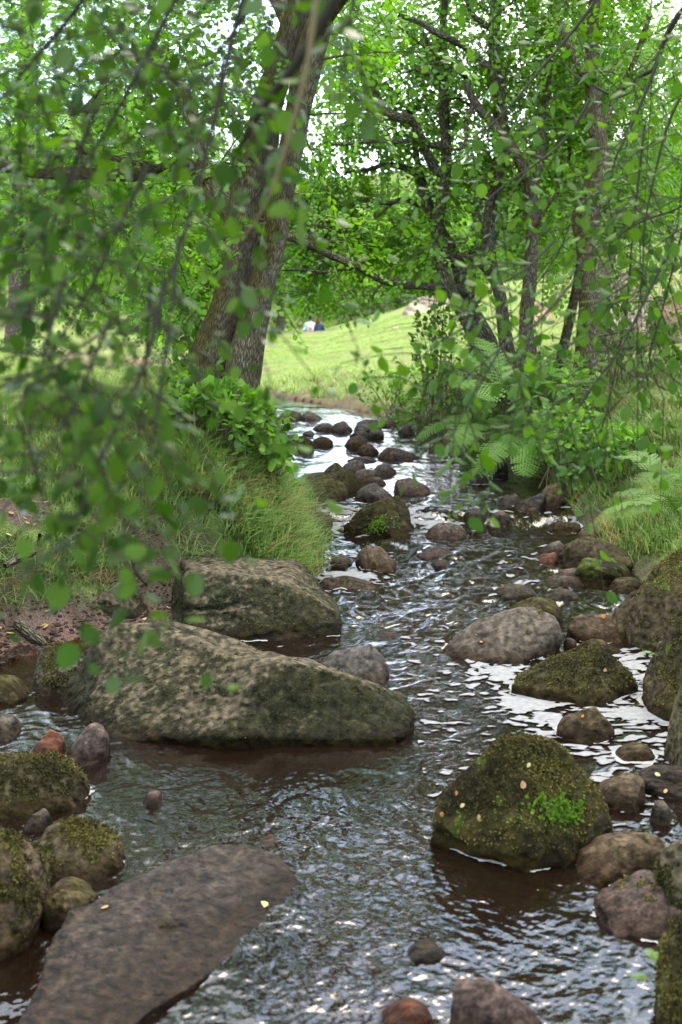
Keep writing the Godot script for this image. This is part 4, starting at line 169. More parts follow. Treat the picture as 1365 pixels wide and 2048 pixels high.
const BRANCHES := [
	["dark thick blurred bough crossing in front of the twin stemmed alder", 0, 0.031, 54, 0.0110, 0.33, [28, 2525, -2200, -17, 2436, -2250, -72, 2363, -2300, -122, 2309, -2350, -158, 2264, -2400, -191, 2208, -2450, -226, 2145, -2500]],
	["bare pale curved twig hanging in front of the twin trunks", 0, 0.025, 9, 0.0060, 0.11, [-29, 2439, -2000, -45, 2328, -2033, -65, 2258, -2067, -88, 2192, -2100, -108, 2145, -2133, -133, 2111, -2167, -162, 2083, -2200]],
	["long branch sweeping down from the picture top to the hanging cluster by the table boulder", 0, 0.031, 142, 0.0080, 0.33, [-125, 2549, -2300, -164, 2413, -2283, -195, 2283, -2267, -227, 2153, -2250, -261, 2046, -2233, -295, 1969, -2217, -345, 1893, -2200]],
	["branch of grey shining leaves, the lowest hanging of the close branches", 0, 0.033, 114, 0.0060, 0.26, [-263, 2030, -2150, -284, 1927, -2125, -312, 1854, -2100, -342, 1790, -2075, -365, 1734, -2050, -384, 1679, -2025, -404, 1625, -2000]],
	["straight thin dark twig hanging in front of the sunny grass", 0, 0.028, 24, 0.0040, 0.15, [-343, 2036, -2600, -351, 1946, -2600, -358, 1856, -2600, -366, 1783, -2600, -379, 1700, -2600]],
	["leafy branch end beside the leafy shrub on the mound", 0, 0.032, 66, 0.0050, 0.24, [-234, 2093, -2100, -245, 2000, -2090, -257, 1914, -2080, -268, 1842, -2070, -278, 1784, -2060, -291, 1719, -2050]],
	["dense dark branch reaching across the top corner", 0, 0.032, 225, 0.0090, 0.37, [-354, 2621, -2500, -430, 2525, -2540, -491, 2466, -2580, -554, 2414, -2620, -619, 2359, -2660, -685, 2310, -2700]],
	["blurred branch in front of the horizontal mossy limb", 0, 0.032, 255, 0.0080, 0.37, [-211, 2588, -2400, -271, 2484, -2417, -324, 2392, -2433, -378, 2306, -2450, -434, 2226, -2467, -507, 2152, -2483, -573, 2086, -2500]],
	["drooping branch in front of the stout straight trunk", 0, 0.031, 142, 0.0060, 0.35, [-411, 2337, -2500, -453, 2227, -2480, -486, 2134, -2460, -510, 2050, -2440, -533, 1967, -2420, -557, 1884, -2400]],
	["blurred branch spreading over the straw coloured slope", 0, 0.032, 142, 0.0060, 0.33, [-302, 2211, -2300, -351, 2118, -2300, -393, 2032, -2300, -443, 1952, -2300, -494, 1872, -2300, -545, 1800, -2300]],
	["branch with big soft leaves above the dirt path", 0, 0.033, 76, 0.0050, 0.26, [-338, 1971, -2100, -370, 1898, -2100, -401, 1832, -2100, -436, 1780, -2100, -478, 1743, -2100]],
	["sparse branch tip dangling over the grassy step of the bank", 0, 0.031, 57, 0.0050, 0.26, [-422, 2030, -2200, -449, 1940, -2188, -464, 1856, -2175, -475, 1789, -2162, -460, 1706, -2150]],
	["branch of blurred leaves high in front of the bright sky gaps", 0, 0.031, 180, 0.0080, 0.35, [-72, 2646, -2600, -127, 2565, -2650, -194, 2488, -2700, -264, 2416, -2750, -337, 2350, -2800]],
	["small leafy spray hanging at the top beside the twin trunk", 0, 0.030, 51, 0.0050, 0.13, [37, 2564, -2300, 23, 2488, -2287, 13, 2419, -2275, 6, 2365, -2262, 0, 2318, -2250]],
	["leafy spray hanging between the dark bough and the picture top", 0, 0.031, 54, 0.0060, 0.24, [-34, 2596, -2400, -59, 2532, -2425, -101, 2475, -2450, -153, 2423, -2475, -198, 2370, -2500]],
	["forked dark bough curving above the split mossy trunk", 1, 0.036, 102, 0.0160, 0.43, [1172, 3010, -4600, 1072, 2901, -4650, 1031, 2819, -4700, 1012, 2742, -4750, 983, 2726, -4800, 896, 2673, -4850, 829, 2717, -4900, 783, 2749, -4950, 751, 2806, -5000]],
	["hanging branch before the split mossy trunk hollow", 1, 0.036, 110, 0.0090, 0.41, [995, 2756, -4600, 945, 2631, -4567, 887, 2506, -4533, 845, 2427, -4500, 823, 2304, -4467, 846, 2197, -4433, 882, 2060, -4400]],
	["thin hanging branch reaching toward the straight dark alder", 1, 0.035, 110, 0.0060, 0.36, [814, 2418, -4400, 746, 2378, -4367, 698, 2266, -4333, 651, 2147, -4300, 589, 2059, -4267, 512, 1971, -4233, 443, 1913, -4200]],
	["blurred branch pointing left over the calm pool", 1, 0.034, 93, 0.0050, 0.29, [584, 2049, -3600, 490, 1951, -3540, 398, 1892, -3480, 320, 1834, -3420, 245, 1778, -3360, 183, 1724, -3300]],
	["branch tip with three broad leaves just above the water", 1, 0.034, 34, 0.0040, 0.19, [366, 1886, -3300, 319, 1807, -3275, 283, 1751, -3250, 253, 1696, -3225, 229, 1670, -3200]],
	["long twig trailing down in front of the bank boulders", 1, 0.035, 102, 0.0060, 0.31, [913, 2520, -4400, 890, 2327, -4367, 872, 2178, -4333, 856, 2000, -4300, 825, 1823, -4267, 793, 1676, -4233, 753, 1560, -4200]],
	["curtain of leaves nearest the picture edge at the top", 1, 0.036, 127, 0.0090, 0.43, [1017, 2883, -3800, 960, 2721, -3850, 939, 2551, -3900, 931, 2375, -3950, 929, 2191, -4000]],
	["trailing leafy branch at the picture edge over the grassy slope", 1, 0.034, 127, 0.0070, 0.41, [1090, 2427, -4200, 1009, 2258, -4200, 965, 2086, -4200, 933, 1942, -4200, 907, 1826, -4200, 955, 1708, -4200]],
	["leaf laden branch arching over the thin slanting stem", 1, 0.036, 68, 0.0100, 0.43, [930, 3146, -4800, 832, 2970, -4767, 733, 2840, -4733, 635, 2726, -4700, 568, 2644, -4667, 479, 2548, -4633, 390, 2452, -4600]],
	["branch of sunlit leaves dipping before the reddish alder", 1, 0.035, 76, 0.0070, 0.36, [763, 2607, -4500, 683, 2483, -4460, 587, 2405, -4420, 493, 2342, -4380, 415, 2266, -4340, 361, 2147, -4300]],
	["dense leaf curtain in front of the slanting silver rock", 1, 0.035, 127, 0.0070, 0.38, [1047, 2693, -4300, 961, 2520, -4280, 918, 2362, -4260, 889, 2217, -4240, 882, 2058, -4220, 861, 1913, -4200]],
	["drooping branch covering the base of the split trunk", 1, 0.034, 119, 0.0060, 0.34, [897, 2110, -4000, 824, 1973, -3960, 764, 1864, -3920, 697, 1785, -3880, 632, 1693, -3840, 580, 1602, -3800]],
	["high branch shading the top edge above the crooked alder", 1, 0.035, 68, 0.0080, 0.34, [751, 3208, -4800, 665, 3065, -4850, 574, 2981, -4900, 506, 2927, -4950, 453, 2855, -5000]],
	["short leafy branch beside the leaning pinkish trunk", 1, 0.035, 93, 0.0070, 0.36, [1116, 2329, -4400, 1012, 2270, -4400, 922, 2240, -4400, 847, 2195, -4400, 781, 2121, -4400]],
	["blurred branch with dark leaves over the fern clump", 1, 0.034, 34, 0.0050, 0.31, [547, 2152, -3700, 465, 2075, -3650, 372, 2025, -3600, 306, 1951, -3550, 266, 1879, -3500]],
]
const SHRUBS := [
	["shrub", "leafy alder suckers bushing round the foot of the twin stemmed alder", Vector3(-0.83, 0.99, -10.00), Vector3(0.50, 0.42, 0.45), 900, 300, 0.075, 1.60],
	["shrub", "bright leaf cluster at the sunny side of the twin stemmed alder foot", Vector3(-1.23, 1.23, -10.35), Vector3(0.28, 0.28, 0.30), 230, 150, 0.070, 1.50],
	["leafy_shoot", "upright leafy shoot growing against the twin trunks", Vector3(-0.91, 1.41, -10.35), Vector3(0.10, 0.17, 0.08), 26, 24, 0.085, 1.50],
	["shrub", "leafy sprigs between the twin trunk and the stream", Vector3(-0.49, 1.06, -10.20), Vector3(0.18, 0.24, 0.20), 150, 90, 0.060, 1.30],
	["shrub", "small bush leaning over the far stream end under the meadow", Vector3(0.70, 0.77, -18.60), Vector3(0.50, 0.40, 0.50), 420, 150, 0.060, 1.90],
	["shrub", "bushy sapling with dangling twigs beside the far pool", Vector3(0.98, 0.62, -17.20), Vector3(0.37, 0.37, 0.50), 360, 120, 0.060, 1.60],
	["shrub", "tall dark leaved bush at the foot of the forked alder", Vector3(1.12, 1.49, -16.30), Vector3(0.46, 0.64, 0.70), 650, 150, 0.060, 1.30],
	["shrub", "dense bush between the fern clump and the far pool", Vector3(1.33, 0.81, -15.60), Vector3(0.39, 0.55, 0.60), 560, 150, 0.060, 1.30],
	["shrub", "pale green bush in front of the reddish alder", Vector3(2.01, 1.26, -13.40), Vector3(0.43, 0.26, 0.50), 380, 200, 0.070, 2.00],
	["shrub", "leafy bush spilling down the bank beside the ferns", Vector3(1.94, 0.80, -12.30), Vector3(0.33, 0.39, 0.50), 480, 220, 0.065, 1.80],
	["shrub", "bush of round leaves overhanging the weir", Vector3(2.12, 0.65, -11.70), Vector3(0.25, 0.33, 0.40), 330, 200, 0.065, 1.60],
	["shrub", "low bramble patch on the grassy slope beside the overhanging bush", Vector3(2.38, 0.84, -11.50), Vector3(0.25, 0.14, 0.40), 200, 120, 0.065, 1.80],
	["shrub", "bush filling the slope behind the split mossy trunk", Vector3(3.13, 1.46, -15.50), Vector3(0.66, 0.50, 0.80), 600, 120, 0.060, 1.00],
	["shrub", "bush at the base of the thin slanting stem", Vector3(2.04, 1.19, -16.80), Vector3(0.42, 0.30, 0.60), 330, 100, 0.060, 1.10],
	["shrub", "bush at the foot of the stout straight trunk", Vector3(-5.03, 1.27, -23.50), Vector3(0.63, 0.32, 0.80), 420, 100, 0.080, 1.40],
	["shrub", "low bush beside the hidden upper bend of the stream", Vector3(-1.64, 1.34, -16.00), Vector3(0.23, 0.26, 0.40), 220, 90, 0.060, 1.20],
	["shrub", "dark bush at the meadow edge beside the two people", Vector3(-2.06, 0.68, -64.00), Vector3(1.36, 0.91, 1.20), 300, 0, 0.200, 1.00],
	["shrub", "dark hawthorn scrub along the meadow crest", Vector3(0.86, 1.20, -66.00), Vector3(2.11, 0.66, 1.40), 500, 0, 0.220, 0.90],
	["shrub", "second stretch of dark scrub nearer the pale outcrop", Vector3(2.25, 1.38, -60.00), Vector3(1.28, 0.64, 1.20), 350, 0, 0.220, 0.80],
]
const ROOTS := [
	["tree_root", "grey root running across the dirt path above the grassy tufts", [-2209, 620, -8711, 20, -2154, 620, -8872, 22, -2085, 640, -8972, 18, -1998, 660, -9033, 14, -1841, 680, -9052, 6]],
	["tree_root", "thin pale root hanging straight down the earthy bank", [-1789, 620, -8332, 12, -1852, 500, -8587, 14, -1854, 420, -8599, 12, -1898, 300, -8734, 8]],
	["tree_root", "curved root at the lower edge of the bare earth step", [-1981, 450, -8240, 18, -1929, 470, -8327, 20, -1859, 500, -8295, 16, -1805, 520, -8284, 10]],
	["tree_root", "dark root slanting down beside the tan boulder", [-1275, 500, -8499, 12, -1265, 400, -8539, 12, -1247, 300, -8653, 10, -1211, 200, -8834, 6]],
	["driftwood", "broken brown wood lying at the water edge of the gravel beach", [-1902, 120, -8182, 30, -1830, 90, -8104, 40, -1757, 60, -8031, 35, -1705, 30, -8008, 14]],
]
const FERNS := [
	["largest fern clump in front of the mossy trunks", Vector3(1.60, 1.05, -13.70), 0.80, 12, Vector3(0.00, 0.10, 0.50), 1.35],
	["fern hanging its fronds down toward the still pool", Vector3(1.51, 0.75, -13.50), 0.70, 9, Vector3(-0.20, -0.50, 0.80), 1.49],
	["fern with one frond touching the stones by the pool", Vector3(1.68, 0.67, -13.10), 0.65, 8, Vector3(0.00, -0.60, 0.80), 1.42],
	["fern between the largest clump and the dense bush", Vector3(1.39, 0.76, -14.20), 0.55, 8, Vector3(-0.30, -0.20, 0.60), 1.22],
	["fern rising under the reddish alder", Vector3(1.88, 1.05, -13.30), 0.60, 8, Vector3(0.10, 0.30, 0.40), 1.28],
	["fern at the picture edge beside the upright mossy boulder", Vector3(2.16, 0.65, -8.90), 0.50, 9, Vector3(-0.50, 0.10, 0.40), 1.01],
	["fern on the grassy slope above the upright mossy boulder", Vector3(2.44, 0.68, -10.30), 0.45, 8, Vector3(-0.40, 0.20, 0.30), 1.01],
	["tiny fern sprig growing on the tall dark mossy boulder", Vector3(1.51, 0.34, -6.55), 0.09, 3, Vector3(-0.90, 0.10, 0.30), 1.50],
	["small fern in the bottom corner on the dark mossy boulder", Vector3(1.00, -0.05, -4.00), 0.11, 6, Vector3(-0.30, 0.50, 0.30), 1.35],
]
const FALLEN := [
	["orange leaf nearest the narrow mossy end of the wet slab", Vector3(-0.748, 0.065, -4.341), Vector3(-0.00, 1.00, 0.05), Color(0.42, 0.28, 0.14), 0.030],
	["yellow leaf high on the upper tip of the wet slab", Vector3(-0.285, 0.041, -4.666), Vector3(0.13, 0.99, 0.08), Color(0.5, 0.36, 0.1), 0.032],
	["pale yellow leaf at the ripple edge of the wet slab", Vector3(-0.247, 0.002, -4.480), Vector3(0.27, 0.95, 0.16), Color(0.6, 0.55, 0.25), 0.038],
	["dark green and yellow leaf in the middle of the wet slab", Vector3(-0.550, 0.029, -4.129), Vector3(0.27, 0.95, 0.16), Color(0.22, 0.2, 0.05), 0.030],
	["small tan leaf near the centre of the wet slab", Vector3(-0.630, 0.035, -4.069), Vector3(0.13, 0.99, 0.08), Color(0.42, 0.28, 0.14), 0.026],
	["large orange tan leaf low on the wet slab", Vector3(-0.552, -0.001, -3.943), Vector3(0.28, 0.95, 0.17), Color(0.42, 0.28, 0.14), 0.042],
	["green yellow leaf floating off the low edge of the wet slab", Vector3(-0.453, -0.044, -3.964), Vector3(0.87, 0.00, 0.49), Color(0.3, 0.4, 0.12), 0.040],
	["thin yellow green leaf on the wet slab", Vector3(-0.626, 0.052, -4.296), Vector3(0.10, 0.99, 0.07), Color(0.3, 0.28, 0.06), 0.022],
	["tiny rust leaf on the wet slab", Vector3(-0.696, 0.049, -4.162), Vector3(0.10, 0.99, 0.07), Color(0.45, 0.2, 0.06), 0.018],
	["rust tan leaf lying just above the green plants on the domed boulder", Vector3(0.662, 0.245, -4.951), Vector3(-0.10, 0.58, 0.81), Color(0.42, 0.28, 0.14), 0.036],
	["tan leaf standing upright on the side of the domed boulder", Vector3(0.516, 0.122, -4.956), Vector3(-0.51, 0.40, 0.76), Color(0.42, 0.28, 0.14), 0.036],
	["pale tan leaf low on the side of the domed boulder", Vector3(0.450, 0.151, -5.016), Vector3(-0.51, 0.40, 0.76), Color(0.6, 0.55, 0.25), 0.030],
	["small yellow leaf near the crown of the domed boulder", Vector3(0.690, 0.324, -5.006), Vector3(0.21, 0.58, 0.79), Color(0.6, 0.55, 0.25), 0.024],
	["tan leaf at the waterline of the domed boulder", Vector3(0.524, 0.019, -4.912), Vector3(-0.64, -0.03, 0.77), Color(0.42, 0.28, 0.14), 0.032],
	["sliver of orange leaf on the edge of the domed boulder", Vector3(0.430, 0.186, -5.048), Vector3(-0.51, 0.40, 0.76), Color(0.45, 0.2, 0.06), 0.024],
	["rust leaf by the foam edge of the domed boulder", Vector3(0.384, 0.118, -5.043), Vector3(-0.51, 0.40, 0.76), Color(0.45, 0.2, 0.06), 0.026],
	["yellow leaf on the flat reddish stone beside the foam", Vector3(1.288, 0.075, -5.617), Vector3(-0.23, 0.78, 0.58), Color(0.6, 0.55, 0.25), 0.030],
	["second yellow leaf on the flat reddish stone, nearer the water", Vector3(1.321, 0.033, -5.547), Vector3(-0.23, 0.78, 0.58), Color(0.5, 0.36, 0.1), 0.028],
	["bright yellow leaf on the ridge of the tilted reddish slab", Vector3(1.023, 0.109, -4.421), Vector3(-0.29, 0.92, -0.25), Color(0.5, 0.36, 0.1), 0.028],
	["small yellow leaf beside the bright one on the tilted reddish slab", Vector3(0.981, 0.092, -4.420), Vector3(-0.39, 0.91, -0.15), Color(0.5, 0.36, 0.1), 0.022],
	["pale orange leaf on the pointed olive boulder", Vector3(1.334, 0.157, -6.968), Vector3(0.49, 0.61, 0.62), Color(0.42, 0.28, 0.14), 0.028],
	["orange leaf on the dark brown block", Vector3(1.533, 0.148, -8.178), Vector3(0.08, 0.81, 0.58), Color(0.5, 0.18, 0.04), 0.040],
	["rust fleck of leaf on the tooth shaped rock", Vector3(1.112, 0.117, -6.309), Vector3(-0.23, 0.74, 0.63), Color(0.45, 0.2, 0.06), 0.020],
	["rust leaf on the wet face of the broad grey boulder", Vector3(0.775, 0.109, -7.747), Vector3(-0.33, 0.85, 0.42), Color(0.45, 0.2, 0.06), 0.022],
	["brown leaf upper on the broad grey boulder", Vector3(0.761, 0.129, -7.839), Vector3(-0.48, 0.85, 0.23), Color(0.45, 0.2, 0.06), 0.024],
	["pale green leaf on the crest of the large sloping boulder", Vector3(-0.303, 0.264, -6.750), Vector3(0.24, 0.97, -0.06), Color(0.3, 0.4, 0.12), 0.045],
	["small yellow leaf on the crest of the large sloping boulder", Vector3(-0.493, -0.029, -8.113), Vector3(0.07, -0.23, 0.97), Color(0.6, 0.55, 0.25), 0.030],
	["rust leaf on the pale side of the large sloping boulder", Vector3(-0.707, 0.261, -6.554), Vector3(-0.24, 0.84, 0.49), Color(0.45, 0.2, 0.06), 0.030],
	["yellow leaf in the puddle hollow of the table boulder", Vector3(-0.815, 0.307, -9.107), Vector3(0.12, 0.99, 0.07), Color(0.5, 0.36, 0.1), 0.050],
	["orange leaf below the puddle hollow of the table boulder", Vector3(-0.834, 0.286, -8.807), Vector3(0.08, 0.99, 0.10), Color(0.45, 0.2, 0.06), 0.050],
	["brown leaf at the rim of the puddle hollow", Vector3(-0.854, 0.295, -8.890), Vector3(0.08, 0.99, 0.10), Color(0.42, 0.28, 0.14), 0.045],
	["tan leaf near the back edge of the table boulder", Vector3(-0.667, 0.302, -9.314), Vector3(0.12, 0.99, 0.07), Color(0.42, 0.28, 0.14), 0.040],
	["pale leaf on the open top of the table boulder", Vector3(-0.478, 0.233, -8.639), Vector3(0.12, 0.99, 0.07), Color(0.6, 0.55, 0.25), 0.030],
	["yellow leaf near the corner of the table boulder", Vector3(-0.129, 0.177, -8.476), Vector3(0.13, 0.99, 0.07), Color(0.6, 0.55, 0.25), 0.030],
	["rust leaf at the front lip of the table boulder", Vector3(-0.178, 0.174, -8.333), Vector3(0.13, 0.99, 0.07), Color(0.45, 0.2, 0.06), 0.028],
	["rust leaf on the middle of the table boulder top", Vector3(-0.668, 0.266, -8.776), Vector3(0.12, 0.99, 0.07), Color(0.45, 0.2, 0.06), 0.026],
]


var rng := RandomNumberGenerator.new()
var n_big := FastNoiseLite.new()
var n_mid := FastNoiseLite.new()
var n_fine := FastNoiseLite.new()
var n_ridge := FastNoiseLite.new()
var used := {}
var M := {}
var leaf_near: Array[ArrayMesh] = []
var leaf_small: Array[ArrayMesh] = []
var sprays: Array[ArrayMesh] = []

# ------------------------------------------------------------------ bookkeeping
func numbered(called: String) -> String:
	var n: int = used.get(called, 0)
	used[called] = n + 1
	return called if n == 0 else "%s_%03d" % [called, n]

func tag(o: Node, label: String, category: String, group := "", kind := "") -> void:
	if label: o.set_meta("label", label)
	if category: o.set_meta("category", category)
	if group: o.set_meta("group", group)
	if kind: o.set_meta("kind", kind)

func thing(called: String, label: String, category: String, at := Vector3.ZERO, group := "") -> Node3D:
	var o := Node3D.new()
	o.name = numbered(called)
	add_child(o)
	o.position = at
	tag(o, label, category, group)
	return o

func put(called: String, mesh: Mesh, m: Material, parent: Node = self, kind := "") -> MeshInstance3D:
	var o := MeshInstance3D.new()
	o.name = numbered(called) if parent == self else called
	o.mesh = mesh
	o.material_override = m
	parent.add_child(o, true)
	if kind: o.set_meta("kind", kind)
	return o

func scatter(called: String, mesh: Mesh, m: Material, where: Array[Transform3D], tints: PackedColorArray, parent: Node = self) -> MultiMeshInstance3D:
	var mm := MultiMesh.new()
	mm.transform_format = MultiMesh.TRANSFORM_3D
	mm.use_colors = true
	mm.mesh = mesh
	mm.instance_count = where.size()
	for i in where.size():
		mm.set_instance_transform(i, where[i])
		mm.set_instance_color(i, tints[i])
	var o := MultiMeshInstance3D.new()
	o.name = numbered(called) if parent == self else called
	o.multimesh = mm
	o.material_override = m
	parent.add_child(o, true)
	o.set_meta("kind", "stuff")
	return o

class Geo:
	var v := PackedVector3Array()
	var n := PackedVector3Array()
	var uv := PackedVector2Array()
	var c := PackedColorArray()
	var ix := PackedInt32Array()
	func vert(p: Vector3, nn: Vector3, col := Color.WHITE, t := Vector2.ZERO) -> int:
		v.append(p); n.append(nn); c.append(col); uv.append(t)
		return v.size() - 1
	func tri(a: int, b: int, d: int) -> void:
		ix.append(a); ix.append(b); ix.append(d)
	func quad(a: int, b: int, d: int, e: int) -> void:
		tri(a, b, d); tri(a, d, e)
	func add(g: Geo, x: Transform3D, tint := Color.WHITE) -> void:
		var at := v.size()
		for i in g.v.size():
			v.append(x * g.v[i]); n.append((x.basis * g.n[i]).normalized()); c.append(g.c[i] * tint); uv.append(g.uv[i])
		for i in g.ix: ix.append(at + i)
	func mesh() -> ArrayMesh:
		var a := []
		a.resize(Mesh.ARRAY_MAX)
		a[Mesh.ARRAY_VERTEX] = v; a[Mesh.ARRAY_NORMAL] = n; a[Mesh.ARRAY_TEX_UV] = uv; a[Mesh.ARRAY_COLOR] = c; a[Mesh.ARRAY_INDEX] = ix
		var m := ArrayMesh.new()
		m.add_surface_from_arrays(Mesh.PRIMITIVE_TRIANGLES, a)
		return m

func ss(a: float, b: float, x: float) -> float:
	var t := clampf((x - a) / (b - a), 0.0, 1.0)
	return t * t * (3.0 - 2.0 * t)

func cmix(a: Color, b: Color, t: float) -> Color:
	return a.lerp(b, clampf(t, 0.0, 1.0))

func hsh(i: int) -> float:
	var x := sin(float(i) * 12.9898 + 4.1) * 43758.5453
	return x - floorf(x)

# ------------------------------------------------------------------ ground and water levels
func table(t: Array, d: float) -> float:
	var k := clampf((d - 3.0) / 0.5, 0.0, 35.99)
	var i := int(k)
	return lerpf(t[i], t[i + 1], k - i)

func water_level(d: float) -> float:
	if d < 5.0: return -0.02 + maxf(d - 3.0, -3.0) * 0.01 if d > 0.0 else -0.05
	if d < 8.0: return (d - 5.0) * 0.01
	if d < 9.5: return 0.03 + (d - 8.0) * 0.06
	if d < 11.0: return 0.12 + (d - 9.5) * 0.0533
	if d < 11.6: return 0.2 + 0.13 * ss(11.0, 11.6, d)
	if d < 14.0: return 0.33 + (d - 11.6) * 0.0125
	if d < 19.0: return 0.36 + (d - 14.0) * 0.012
	return 0.42

const BEND := [[-0.6, 19.6, 1.1], [-2.2, 23.0, 1.2], [-4.2, 28.5, 1.6], [-6.5, 34.5, 2.4], [-14.0, 39.0, 2.2], [-40.0, 44.0, 2.5]]
func shore(x: float, d: float) -> float:      # signed distance to the water's edge, negative in the water
	var s := 99.0
	if d < 21.0:
		s = maxf(table(LEFT_EDGE, d) - x, x - table(RIGHT_EDGE, d))
	if d > 16.0:
		for i in 5:
			var a := Vector2(BEND[i][0], BEND[i][1])
			var b := Vector2(BEND[i + 1][0], BEND[i + 1][1])
			var p := Vector2(x, d)
			var t := clampf((p - a).dot(b - a) / (b - a).length_squared(), 0.0, 1.0)
			s = minf(s, p.distance_to(a.lerp(b, t)) - lerpf(BEND[i][2], BEND[i + 1][2], t))
	return s + 0.07 * n_mid.get_noise_2d(x * 2.2, d * 2.2) + 0.03 * n_mid.get_noise_2d(x * 8.0, d * 8.0)

func mound(x: float, d: float) -> float:
	return exp(-pow((x + 0.95) / 0.95, 2.0) - pow((d - 10.75) / 1.15, 2.0))

func beach(x: float, d: float) -> float:
	return ss(6.9, 7.7, d) * (1.0 - ss(8.6, 9.2, d)) if x < 0.0 else 0.0

func ground(x: float, d: float, s := -1000.0) -> float:
	if s < -999.0: s = shore(x, d)
	var w := water_level(d)
	var r := 0.05 * n_mid.get_noise_2d(x * 1.3, d * 1.3) + 0.16 * n_big.get_noise_2d(x, d) * ss(4.0, 30.0, d)
	if s < 0.0:
		return w - 0.04 - 0.30 * ss(0.0, 0.5, -s) + 0.05 * n_mid.get_noise_2d(x * 5.0, d * 5.0)
	var left := x < 0.0
	var h := 0.0
	if left:
		var b := beach(x, d)
		var mo := mound(x, d)
		var s0 := 0.03 + 0.62 * b * (1.0 - mo)
		var wd := lerpf(0.95, 0.5, mo)
		h = w + 0.02 + 0.10 * minf(s, s0 + 0.5) + (0.60 + 0.36 * mo) * ss(s0, s0 + wd, s) - 0.04 * ss(0.0, 0.05, s)
		h += 0.20 * ss(10.7, 11.15, d + 0.3 * n_mid.get_noise_2d(x * 1.5, 3.0)) * ss(-1.6, -2.2, x) * (1.0 - ss(14.0, 20.0, d))
		h += 0.20 * maxf(0.0, -x - 3.2) * ss(11.0, 19.0, d) * (1.0 - ss(34.0, 42.0, d))
	else:
		h = w + 0.13 * ss(0.0, 0.25, s) + lerpf(0.45, 0.62, ss(10.0, 12.5, d)) * ss(0.06, 1.0, s) + 0.06 * minf(maxf(0.0, s - 1.0), 6.0) - 0.04
	var t := ss(17.5, 24.0, d)
	if t > 0.0:
		var m := 0.52 + 0.20 * ss(0.0, 1.6, s) * ss(0.0, 1.0, 4.0 + x) + lerpf(0.05, 0.29, ss(22.0, 44.0, d)) * clampf(x + 0.6, 0.0, 6.0) + 0.13 * maxf(0.0, x - 5.4)
		m += 0.16 * maxf(0.0, -x - 4.5) * ss(0.3, 3.0, s)
		m = lerpf(w + 0.02, m, ss(0.0, 0.9, s))
		m += 0.07 * n_mid.get_noise_2d(x * 0.55, d * 0.9) * ss(0.5, 2.0, s) + 0.05 * absf(n_mid.get_noise_2d(x * 0.25 + 4.0, d * 1.6))
		h = lerpf(h, m, t)
	else:
		h += 0.10 * maxf(0.0, x - 5.0)
	h += 0.085 * maxf(0.0, d - 78.0) + 0.03 * maxf(0.0, d - 120.0)
	return h + r * ss(0.1, 1.0, s)

# ------------------------------------------------------------------ textures and materials
func noise_image(size: int, freq: float, kind: int, octaves: int, sd: int, lo := 0.0, hi := 1.0, bias := 1.0) -> ImageTexture:
	var f := FastNoiseLite.new()
	f.noise_type = kind
	f.frequency = freq
	f.fractal_octaves = octaves
	f.seed = sd
	if kind == FastNoiseLite.TYPE_CELLULAR:
		f.cellular_return_type = FastNoiseLite.RETURN_DISTANCE2_SUB
		f.fractal_type = FastNoiseLite.FRACTAL_NONE if octaves == 1 else FastNoiseLite.FRACTAL_FBM
	var im := f.get_seamless_image(size, size)
	if lo != 0.0 or hi != 1.0 or bias != 1.0:
		im.convert(Image.FORMAT_RGB8)
		for y in size:
			for x in size:
				var g := lerpf(lo, hi, pow(im.get_pixel(x, y).r, bias))
				im.set_pixel(x, y, Color(g, g, g))
	return ImageTexture.create_from_image(im)

func mat(called: String, rough: float, tex: Texture2D = null, bump: Texture2D = null, cm := 0.0, scale := Vector3.ONE, tri := true, spec := 0.5) -> StandardMaterial3D:
	var m := StandardMaterial3D.new()
	m.resource_name = called
	m.vertex_color_use_as_albedo = true
	m.roughness = rough
	m.metallic_specular = spec
	m.cull_mode = BaseMaterial3D.CULL_DISABLED
	m.albedo_texture = tex
	if bump:
		m.heightmap_enabled = true
		m.heightmap_texture = bump
		m.heightmap_scale = cm
	m.uv1_triplanar = tri
	m.uv1_scale = scale
	M[called] = m
	return m

